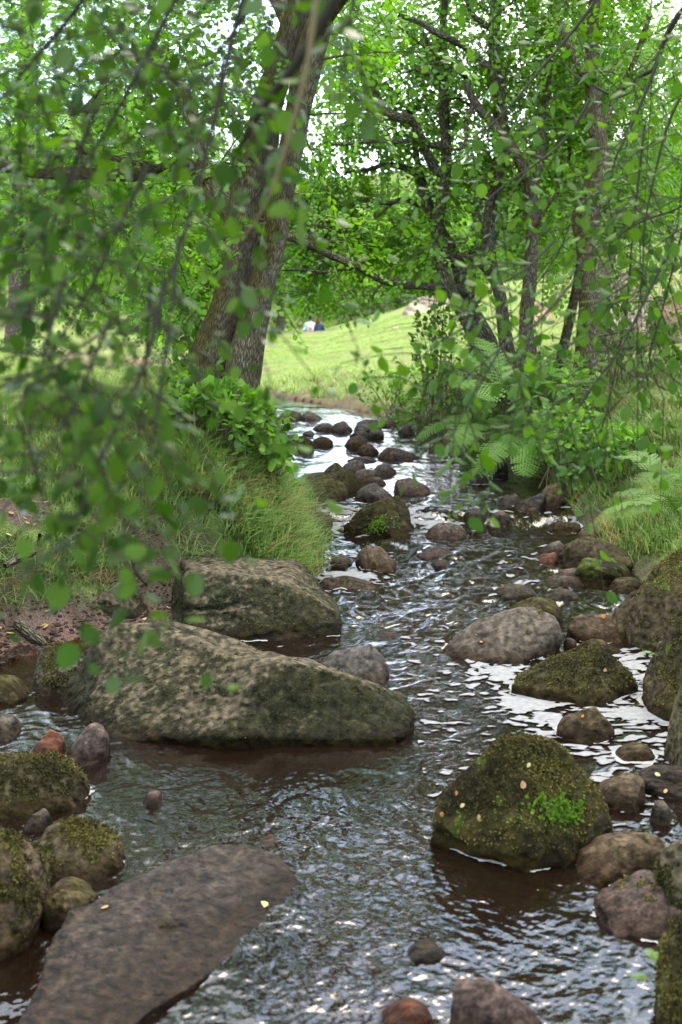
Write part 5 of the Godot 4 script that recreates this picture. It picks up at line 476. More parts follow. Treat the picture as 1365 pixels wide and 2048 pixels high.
func make_materials() -> void:
	var grain := noise_image(512, 0.016, FastNoiseLite.TYPE_SIMPLEX_SMOOTH, 6, 3, 0.3, 1.15, 1.0)
	var grain_b := noise_image(512, 0.012, FastNoiseLite.TYPE_SIMPLEX_SMOOTH, 6, 4)
	var speck := noise_image(512, 0.06, FastNoiseLite.TYPE_SIMPLEX_SMOOTH, 4, 8, 0.45, 1.05, 1.0)
	var pebble := noise_image(512, 0.05, FastNoiseLite.TYPE_CELLULAR, 1, 5)
	var barkt := noise_image(512, 0.035, FastNoiseLite.TYPE_CELLULAR, 3, 6, 0.2, 1.3, 0.7)
	var barkb := noise_image(512, 0.035, FastNoiseLite.TYPE_CELLULAR, 3, 6)
	mat("stone", 0.86, grain, grain_b, 2.6, Vector3(2.2, 2.2, 2.2), true, 0.2)
	mat("wet_stone", 0.65, grain, grain_b, 1.8, Vector3(2.2, 2.2, 2.2), true, 0.2)
	mat("soil", 0.95, speck, pebble, 1.6, Vector3(2.3, 2.3, 2.3), true, 0.12)
	M.soil.uv1_world_triplanar = true
	mat("bark", 0.92, barkt, barkb, 4.0, Vector3(2.2, 0.8, 1.0), false, 0.12)
	mat("twig", 0.85, null, null, 0.0, Vector3.ONE, false, 0.3)
	var lf := mat("leaf", 0.38, null, null, 0.0, Vector3.ONE, false, 0.19)
	lf.backlight_enabled = true
	lf.backlight = Color(0.88, 1.0, 0.38)
	var gr := mat("grass", 0.6, null, null, 0.0, Vector3.ONE, false, 0.22)
	gr.backlight_enabled = true
	gr.backlight = Color(0.6, 0.66, 0.34)
	mat("moss", 0.9, null, null, 0.0, Vector3.ONE, false, 0.15)
	mat("dead_leaf", 0.8, null, null, 0.0, Vector3.ONE, false, 0.3)
	mat("foam", 0.75, null, null, 0.0, Vector3.ONE, false, 0.4)
	mat("cloth", 0.9, null, null, 0.0, Vector3.ONE, false, 0.2)
	var wa := mat("water", 0.10, null, null, 0.0, Vector3.ONE, false, 0.48)
	wa.vertex_color_use_as_albedo = false
	wa.transparency = BaseMaterial3D.TRANSPARENCY_ALPHA
	wa.albedo_color = Color(0.008, 0.004, 0.002).linear_to_srgb()
	wa.albedo_color.a = 0.58

# ------------------------------------------------------------------ meshes from grids and tubes
func grid_mesh(p: PackedVector3Array, rows: int, cols: int, col: PackedColorArray, wrap := false) -> ArrayMesh:
	var n := PackedVector3Array()
	n.resize(p.size())
	var ix := PackedInt32Array()
	var cc := cols if wrap else cols - 1
	ix.resize((rows - 1) * cc * 6)
	var k := 0
	for r in rows:
		for c in cols:
			var l := r * cols + (c - 1 if c > 0 else (cols - 1 if wrap else 0))
			var g := r * cols + (c + 1 if c < cols - 1 else (0 if wrap else c))
			var u := (r - 1 if r > 0 else 0) * cols + c
			var d := (r + 1 if r < rows - 1 else r) * cols + c
			n[r * cols + c] = (p[g] - p[l]).cross(p[d] - p[u]).normalized()
	for r in rows - 1:
		for c in cc:
			var a := r * cols + c
			var b := r * cols + (c + 1 if c < cols - 1 else 0)
			ix[k] = a; ix[k + 1] = a + cols; ix[k + 2] = b + cols
			ix[k + 3] = a; ix[k + 4] = b + cols; ix[k + 5] = b
			k += 6
	var ar := []
	ar.resize(Mesh.ARRAY_MAX)
	ar[Mesh.ARRAY_VERTEX] = p; ar[Mesh.ARRAY_NORMAL] = n; ar[Mesh.ARRAY_INDEX] = ix
	if col.size(): ar[Mesh.ARRAY_COLOR] = col
	var m := ArrayMesh.new()
	m.add_surface_from_arrays(Mesh.PRIMITIVE_TRIANGLES, ar)
	return m

func spline(p: PackedVector3Array, t: float) -> Vector3:
	var k := clampf(t, 0.0, 1.0) * (p.size() - 1)
	var i := mini(int(k), p.size() - 2)
	var f := k - i
	var a := p[maxi(i - 1, 0)]
	var d := p[mini(i + 2, p.size() - 1)]
	return p[i].cubic_interpolate(p[i + 1], a, d, f)

func radius_at(r: PackedFloat32Array, t: float) -> float:
	var k := clampf(t, 0.0, 1.0) * (r.size() - 1)
	var i := mini(int(k), r.size() - 2)
	return lerpf(r[i], r[i + 1], k - i)

# bark 0 dark alder, 1 mossy twin alder, 2 reddish, 3 split mossy, 4 pale, 5 plain twig
func bark_color(b: int, p: Vector3, nn: Vector3, rad: float) -> Color:
	var base := Color(0.22, 0.192, 0.125)
	if b == 1: base = Color(0.27, 0.222, 0.14)
	elif b == 2: base = Color(0.27, 0.215, 0.145)
	elif b == 3: base = Color(0.28, 0.225, 0.14)
	elif b == 4: base = Color(0.34, 0.26, 0.21)
	if rad > 0.02:
		var v := n_mid.get_noise_3d(p.x * 6.0, p.y * 2.5, p.z * 6.0)
		base = base * (1.0 + 0.35 * v)
		var li := n_fine.get_noise_3d(p.x * 9.0, p.y * 5.0, p.z * 9.0)
		if li > 0.22: base = cmix(base, Color(0.27, 0.27, 0.22), (li - 0.22) * 3.5)
		if b != 4:
			var side := clampf(-nn.x * 0.55 + nn.y * 0.35 - nn.z * 0.1, -1.0, 1.0)
			if b == 3 or b == 1: side += 0.15
			if b == 2 or b == 0: side -= 0.12
			var mo := side + 0.75 * n_mid.get_noise_3d(p.x * 3.0 + 9.0, p.y * 1.6, p.z * 3.0) + 0.4 * n_fine.get_noise_3d(p.x * 14.0, p.y * 8.0, p.z * 14.0)
			base = cmix(base, Color(0.15, 0.125, 0.03), ss(0.05, 0.55, mo) * 0.85)
	base.a = 1.0
	return base

func tube(g: Geo, pts: PackedVector3Array, rad: PackedFloat32Array, bark: int, step: float, lump := 0.0) -> void:
	var length := 0.0
	for i in pts.size() - 1: length += pts[i].distance_to(pts[i + 1])
	var rmax := 0.0
	for r in rad: rmax = maxf(rmax, r)
	var rows := clampi(int(length / step) + 2, 3, 260)
	var seg := clampi(int(rmax * 2.0 * PI / 0.02), 5, 40)
	var at := g.v.size()
	var side := Vector3.ZERO
	var gone := 0.0
	var last := pts[0]
	for i in rows:
		var t := float(i) / (rows - 1)
		var p := spline(pts, t)
		var dir := (spline(pts, minf(t + 0.01, 1.0)) - spline(pts, maxf(t - 0.01, 0.0))).normalized()
		if side == Vector3.ZERO: side = dir.cross(Vector3(0.31, 0.2, 0.92)).normalized()
		side = (side - dir * side.dot(dir)).normalized()
		var up := dir.cross(side)
		var r := radius_at(rad, t)
		gone += p.distance_to(last)
		last = p
		for k in seg + 1:
			var a := TAU * (k % seg) / seg
			var nn := side * cos(a) + up * sin(a)
			var rr := r
			if lump > 0.0:
				var q := p + nn * r
				rr *= 1.0 + lump * n_mid.get_noise_3d(q.x * 4.0, q.y * 1.8, q.z * 4.0) + 0.35 * lump * n_fine.get_noise_3d(q.x * 10.0, q.y * 4.0, q.z * 10.0)
			var q2 := p + nn * rr
			g.vert(q2, nn, bark_color(bark, q2, nn, r), Vector2(TAU * maxf(rmax, 0.02) * k / seg, gone))
	for i in rows - 1:
		for k in seg:
			var a := at + i * (seg + 1) + k
			g.quad(a, a + seg + 1, a + seg + 2, a + 1)

# ------------------------------------------------------------------ leaves
func leaf_geo(length: float, width: float, segs: int, fold: float, curl: float, stalk: bool) -> Geo:
	var g := Geo.new()
	var rows := []
	for i in segs + 1:
		var t := float(i) / segs
		var hw := width * 0.5 * pow(maxf(sin(PI * pow(t, 0.86)), 0.0), 0.62)
		if segs >= 5: hw *= 1.0 + (0.06 if i % 2 == 0 else -0.05) - 0.25 * ss(0.75, 1.0, t)
		var y := length * t
		var z := curl * t * t * length
		var nn := Vector3(0, -curl * t, 1).normalized()
		rows.append([g.vert(Vector3(-hw, y, z - fold * hw), (nn + Vector3(-fold * 0.8, 0, 0)).normalized(), Color(1, 1, 1), Vector2(0, t)), g.vert(Vector3(0, y, z), nn, Color(1.22, 1.18, 1.05), Vector2(0.5, t)), g.vert(Vector3(hw, y, z - fold * hw), (nn + Vector3(fold * 0.8, 0, 0)).normalized(), Color(1, 1, 1), Vector2(1, t))])
	for i in segs:
		g.quad(rows[i][0], rows[i + 1][0], rows[i + 1][1], rows[i][1])
		g.quad(rows[i][1], rows[i + 1][1], rows[i + 1][2], rows[i][2])
	if stalk:
		var w := length * 0.012
		var a := g.vert(Vector3(-w, -length * 0.28, 0), Vector3.BACK, Color(0.7, 0.7, 0.5))
		g.vert(Vector3(w, -length * 0.28, 0), Vector3.BACK, Color(0.7, 0.7, 0.5))
		g.vert(Vector3(w, length * 0.05, 0.0005), Vector3.BACK, Color(0.9, 0.9, 0.6))
		g.vert(Vector3(-w, length * 0.05, 0.0005), Vector3.BACK, Color(0.9, 0.9, 0.6))
		g.quad(a, a + 1, a + 2, a + 3)
	return g

func facing(dir: Vector3, up: Vector3, scale: float) -> Basis:      # Y along dir, Z near up
	var y := dir.normalized()
	var x := y.cross(up)
	if x.length() < 0.01: x = y.cross(Vector3(0.3, 0.1, 0.9))
	x = x.normalized()
	return Basis(x, y, x.cross(y)).scaled_local(Vector3.ONE * scale)

func jit(a: float) -> Vector3:
	return Vector3(rng.randf_range(-a, a), rng.randf_range(-a, a), rng.randf_range(-a, a))

func make_leaves() -> void:
	for k in 4:
		leaf_near.append(leaf_geo(1.0, 0.66 + 0.06 * k, 9, 0.18 + 0.08 * k, [-0.25, 0.1, -0.12, -0.4][k], true).mesh())
	var small: Array[Geo] = []
	for k in 3:
		small.append(leaf_geo(1.0, 0.74 + 0.06 * k, 3, 0.2 + 0.1 * k, [-0.3, 0.15, -0.1][k], false))
	for s in small: leaf_small.append(s.mesh())
	rng.seed = 77
	for k in 5:
		var g := Geo.new()
		var p := PackedVector3Array([Vector3.ZERO, Vector3(0.03 * (k - 2), 0.5, -0.03), Vector3(0.07 * (k - 2), 1.0, -0.12)])
		tube(g, p, PackedFloat32Array([0.012, 0.008, 0.003]), 5, 0.5)
		for i in g.c.size(): g.c[i] = Color(0.5, 0.35, 0.3)
		for i in 13:
			var t := 0.06 + 0.94 * i / 12.0
			var sd := 1.0 if i % 2 == 0 else -1.0
			var dir := Vector3(sd * rng.randf_range(0.5, 1.1), rng.randf_range(0.3, 0.9), rng.randf_range(-0.5, 0.1))
			if i == 12: dir = Vector3(0.1, 1, -0.2)
			var sc := rng.randf_range(0.13, 0.2) * (1.0 - 0.25 * t)
			var b := facing(dir, Vector3(rng.randf_range(-0.6, 0.6), rng.randf_range(-0.4, 0.4), 1), sc)
			var sh := rng.randf_range(0.8, 1.2)
			g.add(small[i % 3], Transform3D(b, spline(p, t) + dir.normalized() * 0.03), Color(sh, sh * rng.randf_range(0.95, 1.05), sh * 0.95))
		sprays.append(g.mesh())

func leaf_tint(bright: float) -> Color:
	var h := rng.randf()
	var c := cmix(Color(0.040, 0.094, 0.014), Color(0.094, 0.162, 0.020), h)
	return Color(c.r * bright, c.g * bright, c.b * bright)

func crown(parent: Node3D, called: String, where: Array[Transform3D], bright: float) -> void:
	# one crown part; the kinds of spray are joined under it so that the tree stays one thing
	var buckets := []
	for k in 5:
		var a: Array[Transform3D] = []
		buckets.append([a, PackedColorArray()])
	for i in where.size():
		buckets[i % 5][0].append(where[i])
		buckets[i % 5][1].append(leaf_tint(bright * rng.randf_range(0.8, 1.2)))
	for k in 5:
		if buckets[k][0].size():
			scatter(called, sprays[k], M.leaf, buckets[k][0], buckets[k][1], parent)

func spray_at(p: Vector3, out: Vector3, size: float) -> Transform3D:
	var dir := (out.normalized() * 0.8 + jit(0.7) + Vector3(0, -0.25, 0)).normalized()
	return Transform3D(facing(dir, Vector3(0, 1, 0) + jit(0.5), size), p)

func unpack4(a: Array) -> Array:
	var p := PackedVector3Array()
	var r := PackedFloat32Array()
	for i in a.size() / 4:
		p.append(Vector3(a[i * 4], a[i * 4 + 1], a[i * 4 + 2]) * 0.001)
		r.append(a[i * 4 + 3] * 0.001)
	return [p, r]

func make_tree(row: Array, index: int) -> void:
	rng.seed = 1000 + index * 17
	var label: String = row[1]
	var bark: int = row[4]
	var first: Array = unpack4(row[5][0][1])
	var base: Vector3 = first[0][0]
	var gy := ground(base.x, -base.z)
	base.y = gy
	var far := -base.z > 40.0
	var t := thing(row[0], label, "tree", base, row[2])
	var where: Array[Transform3D] = []
	var tw := Geo.new()
	for limb in row[5]:
		var u: Array = unpack4(limb[1])
		var pts: PackedVector3Array = u[0]
		var rad: PackedFloat32Array = u[1]
		if limb[0] == "trunk":
			pts[0].y = minf(pts[0].y, gy - 0.15)
			if far: rad[0] *= 1.3
		for i in pts.size(): pts[i] -= base
		var g := Geo.new()
		tube(g, pts, rad, bark, 0.3 if far else (0.05 if limb[0] == "trunk" else 0.07), 0.0 if far else (0.2 if limb[0] == "trunk" else 0.3))
		put("trunk" if limb[0] == "trunk" else "branch", g.mesh(), M.bark, t)
		if far or limb[0] == "bare": continue
		# side twigs with sprays
		var length := 0.0
		for i in pts.size() - 1: length += pts[i].distance_to(pts[i + 1])
		var n := int(length * (1.2 if limb[0] == "trunk" else 3.2))
		for k in n:
			var f := rng.randf_range(0.45 if limb[0] == "trunk" else 0.25, 1.0)
			var p := spline(pts, f)
			if p.y + base.y < 2.2 and limb[0] == "trunk": continue
			var r := radius_at(rad, f)
			var out := Vector3(rng.randf_range(-1, 1), rng.randf_range(-0.2, 0.9), rng.randf_range(-1, 1)).normalized()
			var ln := rng.randf_range(0.35, 1.0)
			var q := PackedVector3Array([p, p + out * ln * 0.5 + jit(0.08), p + out * ln + Vector3(0, -0.12, 0) + jit(0.15)])
			tube(tw, q, PackedFloat32Array([minf(r * 0.5, 0.012), 0.006, 0.002]), bark, 0.12)
			for j in 4:
				where.append(spray_at(spline(q, 0.4 + 0.2 * j), out, rng.randf_range(0.3, 0.46)))
	if tw.v.size(): put("twigs", tw.mesh(), M.bark, t, "stuff")
	for c in row[6]:
		var ctr: Vector3 = c[0]
		var rad: Vector3 = c[1]
		var size := 0.42 if not far else clampf(-ctr.z * 0.017, 0.8, 1.9)
		var fr := 0.9 / maxf(rad.x, 0.4)
		for k in int(c[2]):
			for tries in 4:
				var q := Vector3(rng.randfn(0, 0.5), rng.randfn(0, 0.5), rng.randfn(0, 0.5)) if not far else Vector3(rng.randf_range(-1, 1), rng.randf_range(-1, 1), rng.randf_range(-1, 1))
				if far and q.length() > 1.0: continue
				if n_mid.get_noise_3d(q.x * rad.x * fr * 2.2 + index * 7.0, q.y * rad.y * fr * 2.2, q.z * rad.z * fr * 2.2) < -0.08 and tries < 3: continue
				var out := (q + Vector3(0, 0.1, 0)).normalized()
				where.append(spray_at(ctr - base + q * rad, out, size * rng.randf_range(0.75, 1.2)))
				break
	crown(t, "crown", where, row[3] * 2.15)

# ------------------------------------------------------------------ rocks
func hull_planes(p: PackedVector3Array) -> Array:
	var out := []
	var n := p.size()
	for i in n:
		for j in range(i + 1, n):
			for k in range(j + 1, n):
				var nn := (p[j] - p[i]).cross(p[k] - p[i])
				if nn.length() < 1e-7: continue
				nn = nn.normalized()
				var h := nn.dot(p[i])
				if h < 0.0:
					nn = -nn
					h = -h
				var ok := true
				for q in p:
					if nn.dot(q) > h + 1e-4:
						ok = false
						break
				if not ok: continue
				for o in out:
					if o[0].dot(nn) > 0.985:
						ok = false
						if h > o[1]: o[1] = lerpf(o[1], h, 0.5)
						break
				if ok: out.append([nn, h])
	return out

var rock_fields := []

const TONES := {
	"pale": Color(0.122, 0.102, 0.068), "grey": Color(0.105, 0.095, 0.088), "olive": Color(0.115, 0.098, 0.055), "red": Color(0.17, 0.07, 0.04), "redgrey": Color(0.105, 0.075, 0.066),
	"moss": Color(0.1, 0.085, 0.05), "brown": Color(0.105, 0.078, 0.052), "wetbrown": Color(0.05, 0.04, 0.034), "mossy": Color(0.085, 0.068, 0.042), "dark": Color(0.055, 0.047, 0.04),
	"greybrown": Color(0.125, 0.105, 0.088), "chalk": Color(0.56, 0.46, 0.36), "ochre": Color(0.46, 0.34, 0.22),
}

func make_rock(row: Array, index: int) -> void:
	var raw: Array = row[8]
	var pts := PackedVector3Array()
	var ext := Vector3.ZERO
	var mean := Vector3.ZERO
	for i in raw.size() / 3:
		var q := Vector3(raw[i * 3], raw[i * 3 + 1], raw[i * 3 + 2]) * 0.001
		pts.append(q)
		mean += q
	mean /= pts.size()
	for i in pts.size():
		pts[i] = (pts[i] - mean) * 1.03
		ext = ext.max(pts[i].abs())
	var at: Vector3 = row[6] + mean
	var lev: float = row[7]
	var pl := hull_planes(pts)
	var pw := float(row[4]) * 3.0
	var size := maxf(ext.x, ext.z)
	var dist := -at.z
	var px := size * 2.0 * 1422.0 / dist
	var cols := clampi(int(px * 1.7), 28, 420)
	var rows := clampi(int(cols * 0.52), 16, 210)
	var p := PackedVector3Array()
	p.resize(rows * cols)
	var sn := PackedVector3Array()
	sn.resize(rows * cols)
	rng.seed = 3000 + index
	var small_rock := px < 90.0
	for k in (3 if index < 3 else (6 if small_rock else 14)):
		var cut := Vector3(rng.randfn(0, 1), rng.randf_range(-0.3, 1.2), rng.randfn(0, 1)).normalized()
		var sup := 0.0
		for q in pts: sup = maxf(sup, cut.dot(q))
		pl.append([cut, sup * (rng.randf_range(0.95, 0.985) if index < 3 else rng.randf_range(0.78 if small_rock else 0.85, 0.96))])
	var np := pl.size()
	var pn := PackedVector3Array()
	for o in pl: pn.append(o[0] / maxf(o[1], 0.004))
	rock_fields.append([at, pn, pw, lev, row[5], ext])
	var off := Vector3(index * 3.7, index * 1.3, index * 2.1)
	var f1 := 1.1 / size
	var e2 := Vector3(maxf(ext.x, 0.3 * size), maxf(ext.y, 0.3 * size), maxf(ext.z, 0.3 * size))
	for r in rows:
		var th := PI * (0.002 + 0.996 * r / (rows - 1.0))
		for c in cols:
			var ph := TAU * c / cols
			var dir := (Vector3(sin(th) * cos(ph), cos(th), sin(th) * sin(ph)) * e2).normalized()
			var sum := 0.0
			var lean := Vector3.ZERO
			for k in np:
				var dd := pn[k].dot(dir)
				if dd > 0.3:
					var e1 := pow(dd, pw - 1.0)
					sum += e1 * dd
					lean += pn[k] * pow(e1, 0.35)
			sn[r * cols + c] = lean.normalized()
			var rr := pow(sum, -1.0 / pw)
			var q := dir * rr
			var o2 := q + off
			rr *= 1.0 + 0.05 * n_big.get_noise_3d(o2.x * f1 * 22.0, o2.y * f1 * 22.0, o2.z * f1 * 22.0)
			rr += size * (0.03 if small_rock else 0.055) * n_mid.get_noise_3d(o2.x * f1 * 2.6, o2.y * f1 * 3.6, o2.z * f1 * 2.6) + 0.014 * n_mid.get_noise_3d(o2.x * 6.0, o2.y * 10.0, o2.z * 6.0)
			if px > 90.0: rr += 0.007 * n_fine.get_noise_3d(o2.x * 12.0, o2.y * 18.0, o2.z * 12.0) - 0.018 * ss(0.55, 0.9, n_ridge.get_noise_3d(o2.x * 1.1, o2.y * 2.0, o2.z * 1.1))
			p[r * cols + c] = dir * rr
	var moss_at: Array[Transform3D] = []
	var moss_tint := PackedColorArray()
	var chance := minf(1.0, 9000.0 / p.size())
	var col := PackedColorArray()
	col.resize(p.size())
	var style: String = row[2]
	var base: Color = TONES[style] * Color(1.08, 1.0, 0.86) * (1.0 if style == "chalk" or style == "ochre" else 0.95)
	var moss: float = row[3]
	for r in rows:
		for c in cols:
			var i := r * cols + c
			var l := r * cols + (c - 1 if c > 0 else cols - 1)
			var g := r * cols + (c + 1 if c < cols - 1 else 0)
			var nn := (p[g] - p[l]).cross(p[mini(r + 1, rows - 1) * cols + c] - p[maxi(r - 1, 0) * cols + c]).normalized()
			if nn.dot(p[i]) < 0.0: nn = -nn
			nn = sn[i].lerp(nn, 0.25).normalized()
			var q := p[i] + off
			var a := n_mid.get_noise_3d(q.x * 3.2, q.y * 3.2, q.z * 3.2)
			var b := n_fine.get_noise_3d(q.x * 9.0, q.y * 9.0, q.z * 9.0)
			var e := n_fine.get_noise_3d(q.x * 30.0, q.y * 30.0, q.z * 30.0)
			var k := base * (1.0 + 0.35 * a + 0.22 * b)
			if style == "pale" or style == "greybrown" or style == "grey": k = cmix(k, Color(0.15, 0.13, 0.095), clampf(e * 0.8 + b * 0.4, 0.0, 0.4) * nn.y)
			if style == "wetbrown" or style == "redgrey": k = cmix(k * (1.0 + 0.8 * n_fine.get_noise_3d(q.x * 70.0, q.y * 70.0, q.z * 70.0) + 0.35 * e + 0.3 * b), Color(0.05, 0.04, 0.034), ss(0.1, 0.5, a + 0.5 * b) * 0.5)
			if style == "chalk" or style == "ochre":
				k = k * (1.0 - 0.5 * ss(0.1, 0.4, n_ridge.get_noise_2d((q.x * 0.5 + q.y * 1.3) * 1.6, q.z * 0.6)))
			if moss > 0.0:
				var bias := nn.y * 0.35 - 0.1
				if style == "pale": bias = (0.70 - nn.y) * 2.8 + 0.25 * nn.z + 0.6 * nn.x - 0.06
				var m := moss * 1.3 - 0.75 + bias + (0.3 if style == "pale" else 0.45) * a + (0.3 if style == "pale" else 0.55) * b + 0.6 * e
				var mk := ss(-0.12, 0.2, m)
				var mc := cmix(Color(0.024, 0.02, 0.007), Color(0.066, 0.056, 0.014), 0.5 + 1.3 * n_mid.get_noise_3d(q.x * 5.0 + 5.0, q.y * 5.0, q.z * 5.0) + 0.5 * b)
				if style == "pale": mc = cmix(Color(0.02, 0.02, 0.008), Color(0.06, 0.056, 0.014), 0.12 + 0.9 * a + 0.5 * e - nn.y * 0.1)
				if style == "mossy" and a + 0.6 * b > 0.42: mc = cmix(mc, Color(0.075, 0.095, 0.016), 0.85)
				k = cmix(k, mc, mk * 0.94)
				if px > 110.0 and mk > 0.6 and p[i].y + at.y - lev > 0.05 and rng.randf() < chance:
					for j in 2:
						moss_at.append(Transform3D(facing(nn * 0.5 + jit(0.8), nn + jit(0.6), rng.randf_range(0.006, 0.013)), p[i] - nn * 0.001 + jit(0.006)))
						moss_tint.append(mc * rng.randf_range(0.8, 1.7))
				if style == "pale" and nn.y > 0.35:
					k = cmix(k, Color(0.035, 0.034, 0.016), ss(0.25, 0.4, e * 0.7 + 0.8 * b + 0.35 * a + moss * 0.12 - 0.04) * 0.9)
			if px > 60.0 and style != "chalk" and style != "ochre":
				k = k * (1.0 - 0.65 * ss(0.62, 0.86, n_ridge.get_noise_3d(q.x * 1.3, q.y * 2.6, q.z * 1.3)) * (0.4 + 0.6 * ss(-0.1, 0.3, b)))
			var above := p[i].y + at.y - lev
			var wet := 1.0 - ss(0.02, 0.10 + 0.06 * a, above)
			if style != "chalk" and style != "ochre": k = cmix(k, Color(k.r * 0.3 + 0.006, k.g * 0.24 + 0.003, k.b * 0.2), wet * 0.9)
			k.a = 1.0
			col[i] = k
	var mesh := grid_mesh(p, rows, cols, col, true)
	var wetty := style in ["wetbrown", "dark", "redgrey", "red"]
	var o := put(row[0], mesh, M.wet_stone if wetty else M.stone)
	o.position = at
	tag(o, row[1], "rock")
	if moss_at.size() > 40: scatter("moss", leaf_small[0], M.moss, moss_at, moss_tint, o)

# ------------------------------------------------------------------ terrain, water
func ground_color(x: float, d: float, s: float, h: float, slope: float) -> Color:
	var a := n_mid.get_noise_2d(x * 1.7, d * 1.7)
	var b := n_fine.get_noise_2d(x * 6.0, d * 6.0)
	var e := n_fine.get_noise_2d(x * 22.0, d * 22.0)
	if s < 0.02:
		var bed := cmix(Color(0.05, 0.016, 0.004), Color(0.085, 0.033, 0.01), 0.5 + 0.9 * b + 0.6 * e)
		return bed
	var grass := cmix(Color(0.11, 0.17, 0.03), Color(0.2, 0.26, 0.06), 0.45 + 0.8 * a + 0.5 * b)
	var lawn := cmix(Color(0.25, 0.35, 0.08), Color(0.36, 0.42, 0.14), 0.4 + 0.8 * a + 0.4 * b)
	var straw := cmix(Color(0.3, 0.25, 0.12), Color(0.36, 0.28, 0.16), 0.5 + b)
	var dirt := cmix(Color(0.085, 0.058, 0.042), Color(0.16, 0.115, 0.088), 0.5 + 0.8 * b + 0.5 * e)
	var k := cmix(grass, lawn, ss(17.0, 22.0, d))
	k = cmix(k, straw, ss(0.05, 0.45, n_mid.get_noise_2d(x * 0.8, d * 1.1) + 0.5 * b - 0.05) * ss(17.0, 24.0, d) * 0.75)
	k = cmix(k, k * 0.55, ss(0.1, 0.4, n_mid.get_noise_2d(x * 0.6 + 20.0, d * 1.4) + 0.3 * e) * ss(17.0, 24.0, d) * 0.6)
	# bare earth: path over the bank, slips at the water's edge, beach
	var path := exp(-pow((d - 9.75 - 0.12 * sin(x * 2.0)) / 0.5, 2.0)) * ss(-1.3, -1.7, x) + 0.7 * exp(-pow((d - 8.75) / 0.25, 2.0)) * ss(-1.7, -2.0, x)
	k = cmix(k, dirt, ss(0.25, 0.6, path + 0.35 * a + 0.25 * b))
	if d < 17.5:
		k = cmix(k, dirt * 0.8, ss(0.35, 0.05, s + 0.2 * b))
		k = cmix(k, dirt * 0.75, ss(0.6, 1.4, slope) * 0.7)
		if x > 0.0 and d > 11.0: k = cmix(k, dirt * 0.7, 0.5)
	else:
		k = cmix(k, cmix(dirt, straw, 0.4), ss(0.5, 0.1, s + 0.2 * b))
		k = cmix(k, straw, ss(5.0, 8.0, x + 2.0 * a) * (1.0 - ss(40.0, 55.0, d)) * 0.7)
		k = cmix(k, straw, ss(-4.0, -6.5, x + 2.0 * a) * 0.75 * (1.0 - ss(30.0, 45.0, d)))
		k = cmix(k, dirt * 1.3, ss(0.34, 0.5, a + 0.3 * b) * ss(60.0, 30.0, d) * 0.7)
		k = cmix(k, Color(0.1, 0.13, 0.03), ss(58.0, 80.0, d + 8.0 * a) * 0.7)
	if beach(x, d) > 0.2 and s < 0.95:
		k = cmix(k, cmix(Color(0.15, 0.088, 0.062), Color(0.22, 0.14, 0.1), 0.5 + b + 0.8 * e), ss(1.0, 0.75, s) * beach(x, d))
	k.a = 1.0
	return k

func make_ground() -> void:
	var ds := PackedFloat32Array()
	var d := -14.0
	while d < 330.0:
		ds.append(d)
		d += 0.4 if d < 2.6 else (0.045 if d < 13.0 else 0.045 + 0.022 * pow(d - 13.0, 1.12))
	var rows := ds.size()
	var cols := 300
	var p := PackedVector3Array()
	var col := PackedColorArray()
	p.resize(rows * cols)
	col.resize(rows * cols)
	for r in rows:
		var wide := clampf(ds[r] / 12.0, 1.0, 4.0)
		for c in cols:
			var u := -1.0 + 2.0 * c / (cols - 1.0)
			var x := 5.0 * wide * u + (170.0 - 5.0 * wide) * pow(u, 5.0)
			var s := shore(x, ds[r])
			var h := ground(x, ds[r], s)
			p[r * cols + c] = Vector3(x, h, -ds[r])
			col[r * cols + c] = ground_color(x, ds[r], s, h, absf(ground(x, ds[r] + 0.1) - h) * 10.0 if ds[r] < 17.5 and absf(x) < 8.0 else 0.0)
	var o := put("ground", grid_mesh(p, rows, cols, col), M.soil)
	tag(o, "grassy stream banks, meadow and rising hillside", "ground", "", "structure")

func calm(x: float, d: float) -> float:
	var k := 1.0
	k -= 0.8 * exp(-pow((x + 0.25) / 0.55, 2.0) - pow((d - 5.98) / 0.22, 2.0))
	k -= 0.75 * exp(-pow((x - 1.35) / 0.35, 2.0) - pow((d - 6.9) / 0.8, 2.0))
	k -= 0.6 * exp(-pow((x - 1.15) / 0.5, 2.0) - pow((d - 12.8) / 1.0, 2.0))
	k -= 0.55 * exp(-pow((x - 1.15) / 0.4, 2.0) - pow((d - 4.6) / 0.5, 2.0))
	k -= 0.5 * exp(-pow((x + 0.9) / 0.35, 2.0) - pow((d - 7.95) / 0.25, 2.0))
	return maxf(k, 0.12)

func wave(x: float, d: float) -> float:
	var wx := x + 0.10 * n_mid.get_noise_2d(x * 1.5, d * 1.2 + 40.0)
	var wd := d + 0.10 * n_mid.get_noise_2d(x * 1.5 + 70.0, d * 1.2)
	var rapid := ss(7.6, 8.6, d) * (1.0 - ss(11.7, 12.4, d))
	var near := ss(15.0, 9.0, d)
	var h := 0.012 * n_mid.get_noise_2d(wx * 3.2, wd * 2.2) * (1.0 + 1.8 * rapid)
	h += 0.004 * (1.0 + 2.0 * rapid) * (0.5 - absf(n_mid.get_noise_2d(wx * 7.5 + 11.0, wd * 5.0)) * 2.0)
	h += 0.0024 * n_fine.get_noise_2d(wx * 8.0, wd * 6.0) * (1.0 + rapid)
	h += 0.0022 * n_fine.get_noise_2d(wx * 21.0 + 5.0, wd * 17.0) * near
	if d < 10.0: h += 0.0011 * n_fine.get_noise_2d(wx * 44.0 + 15.0, wd * 36.0) * ss(10.0, 6.5, d)
	return h * calm(x, d)

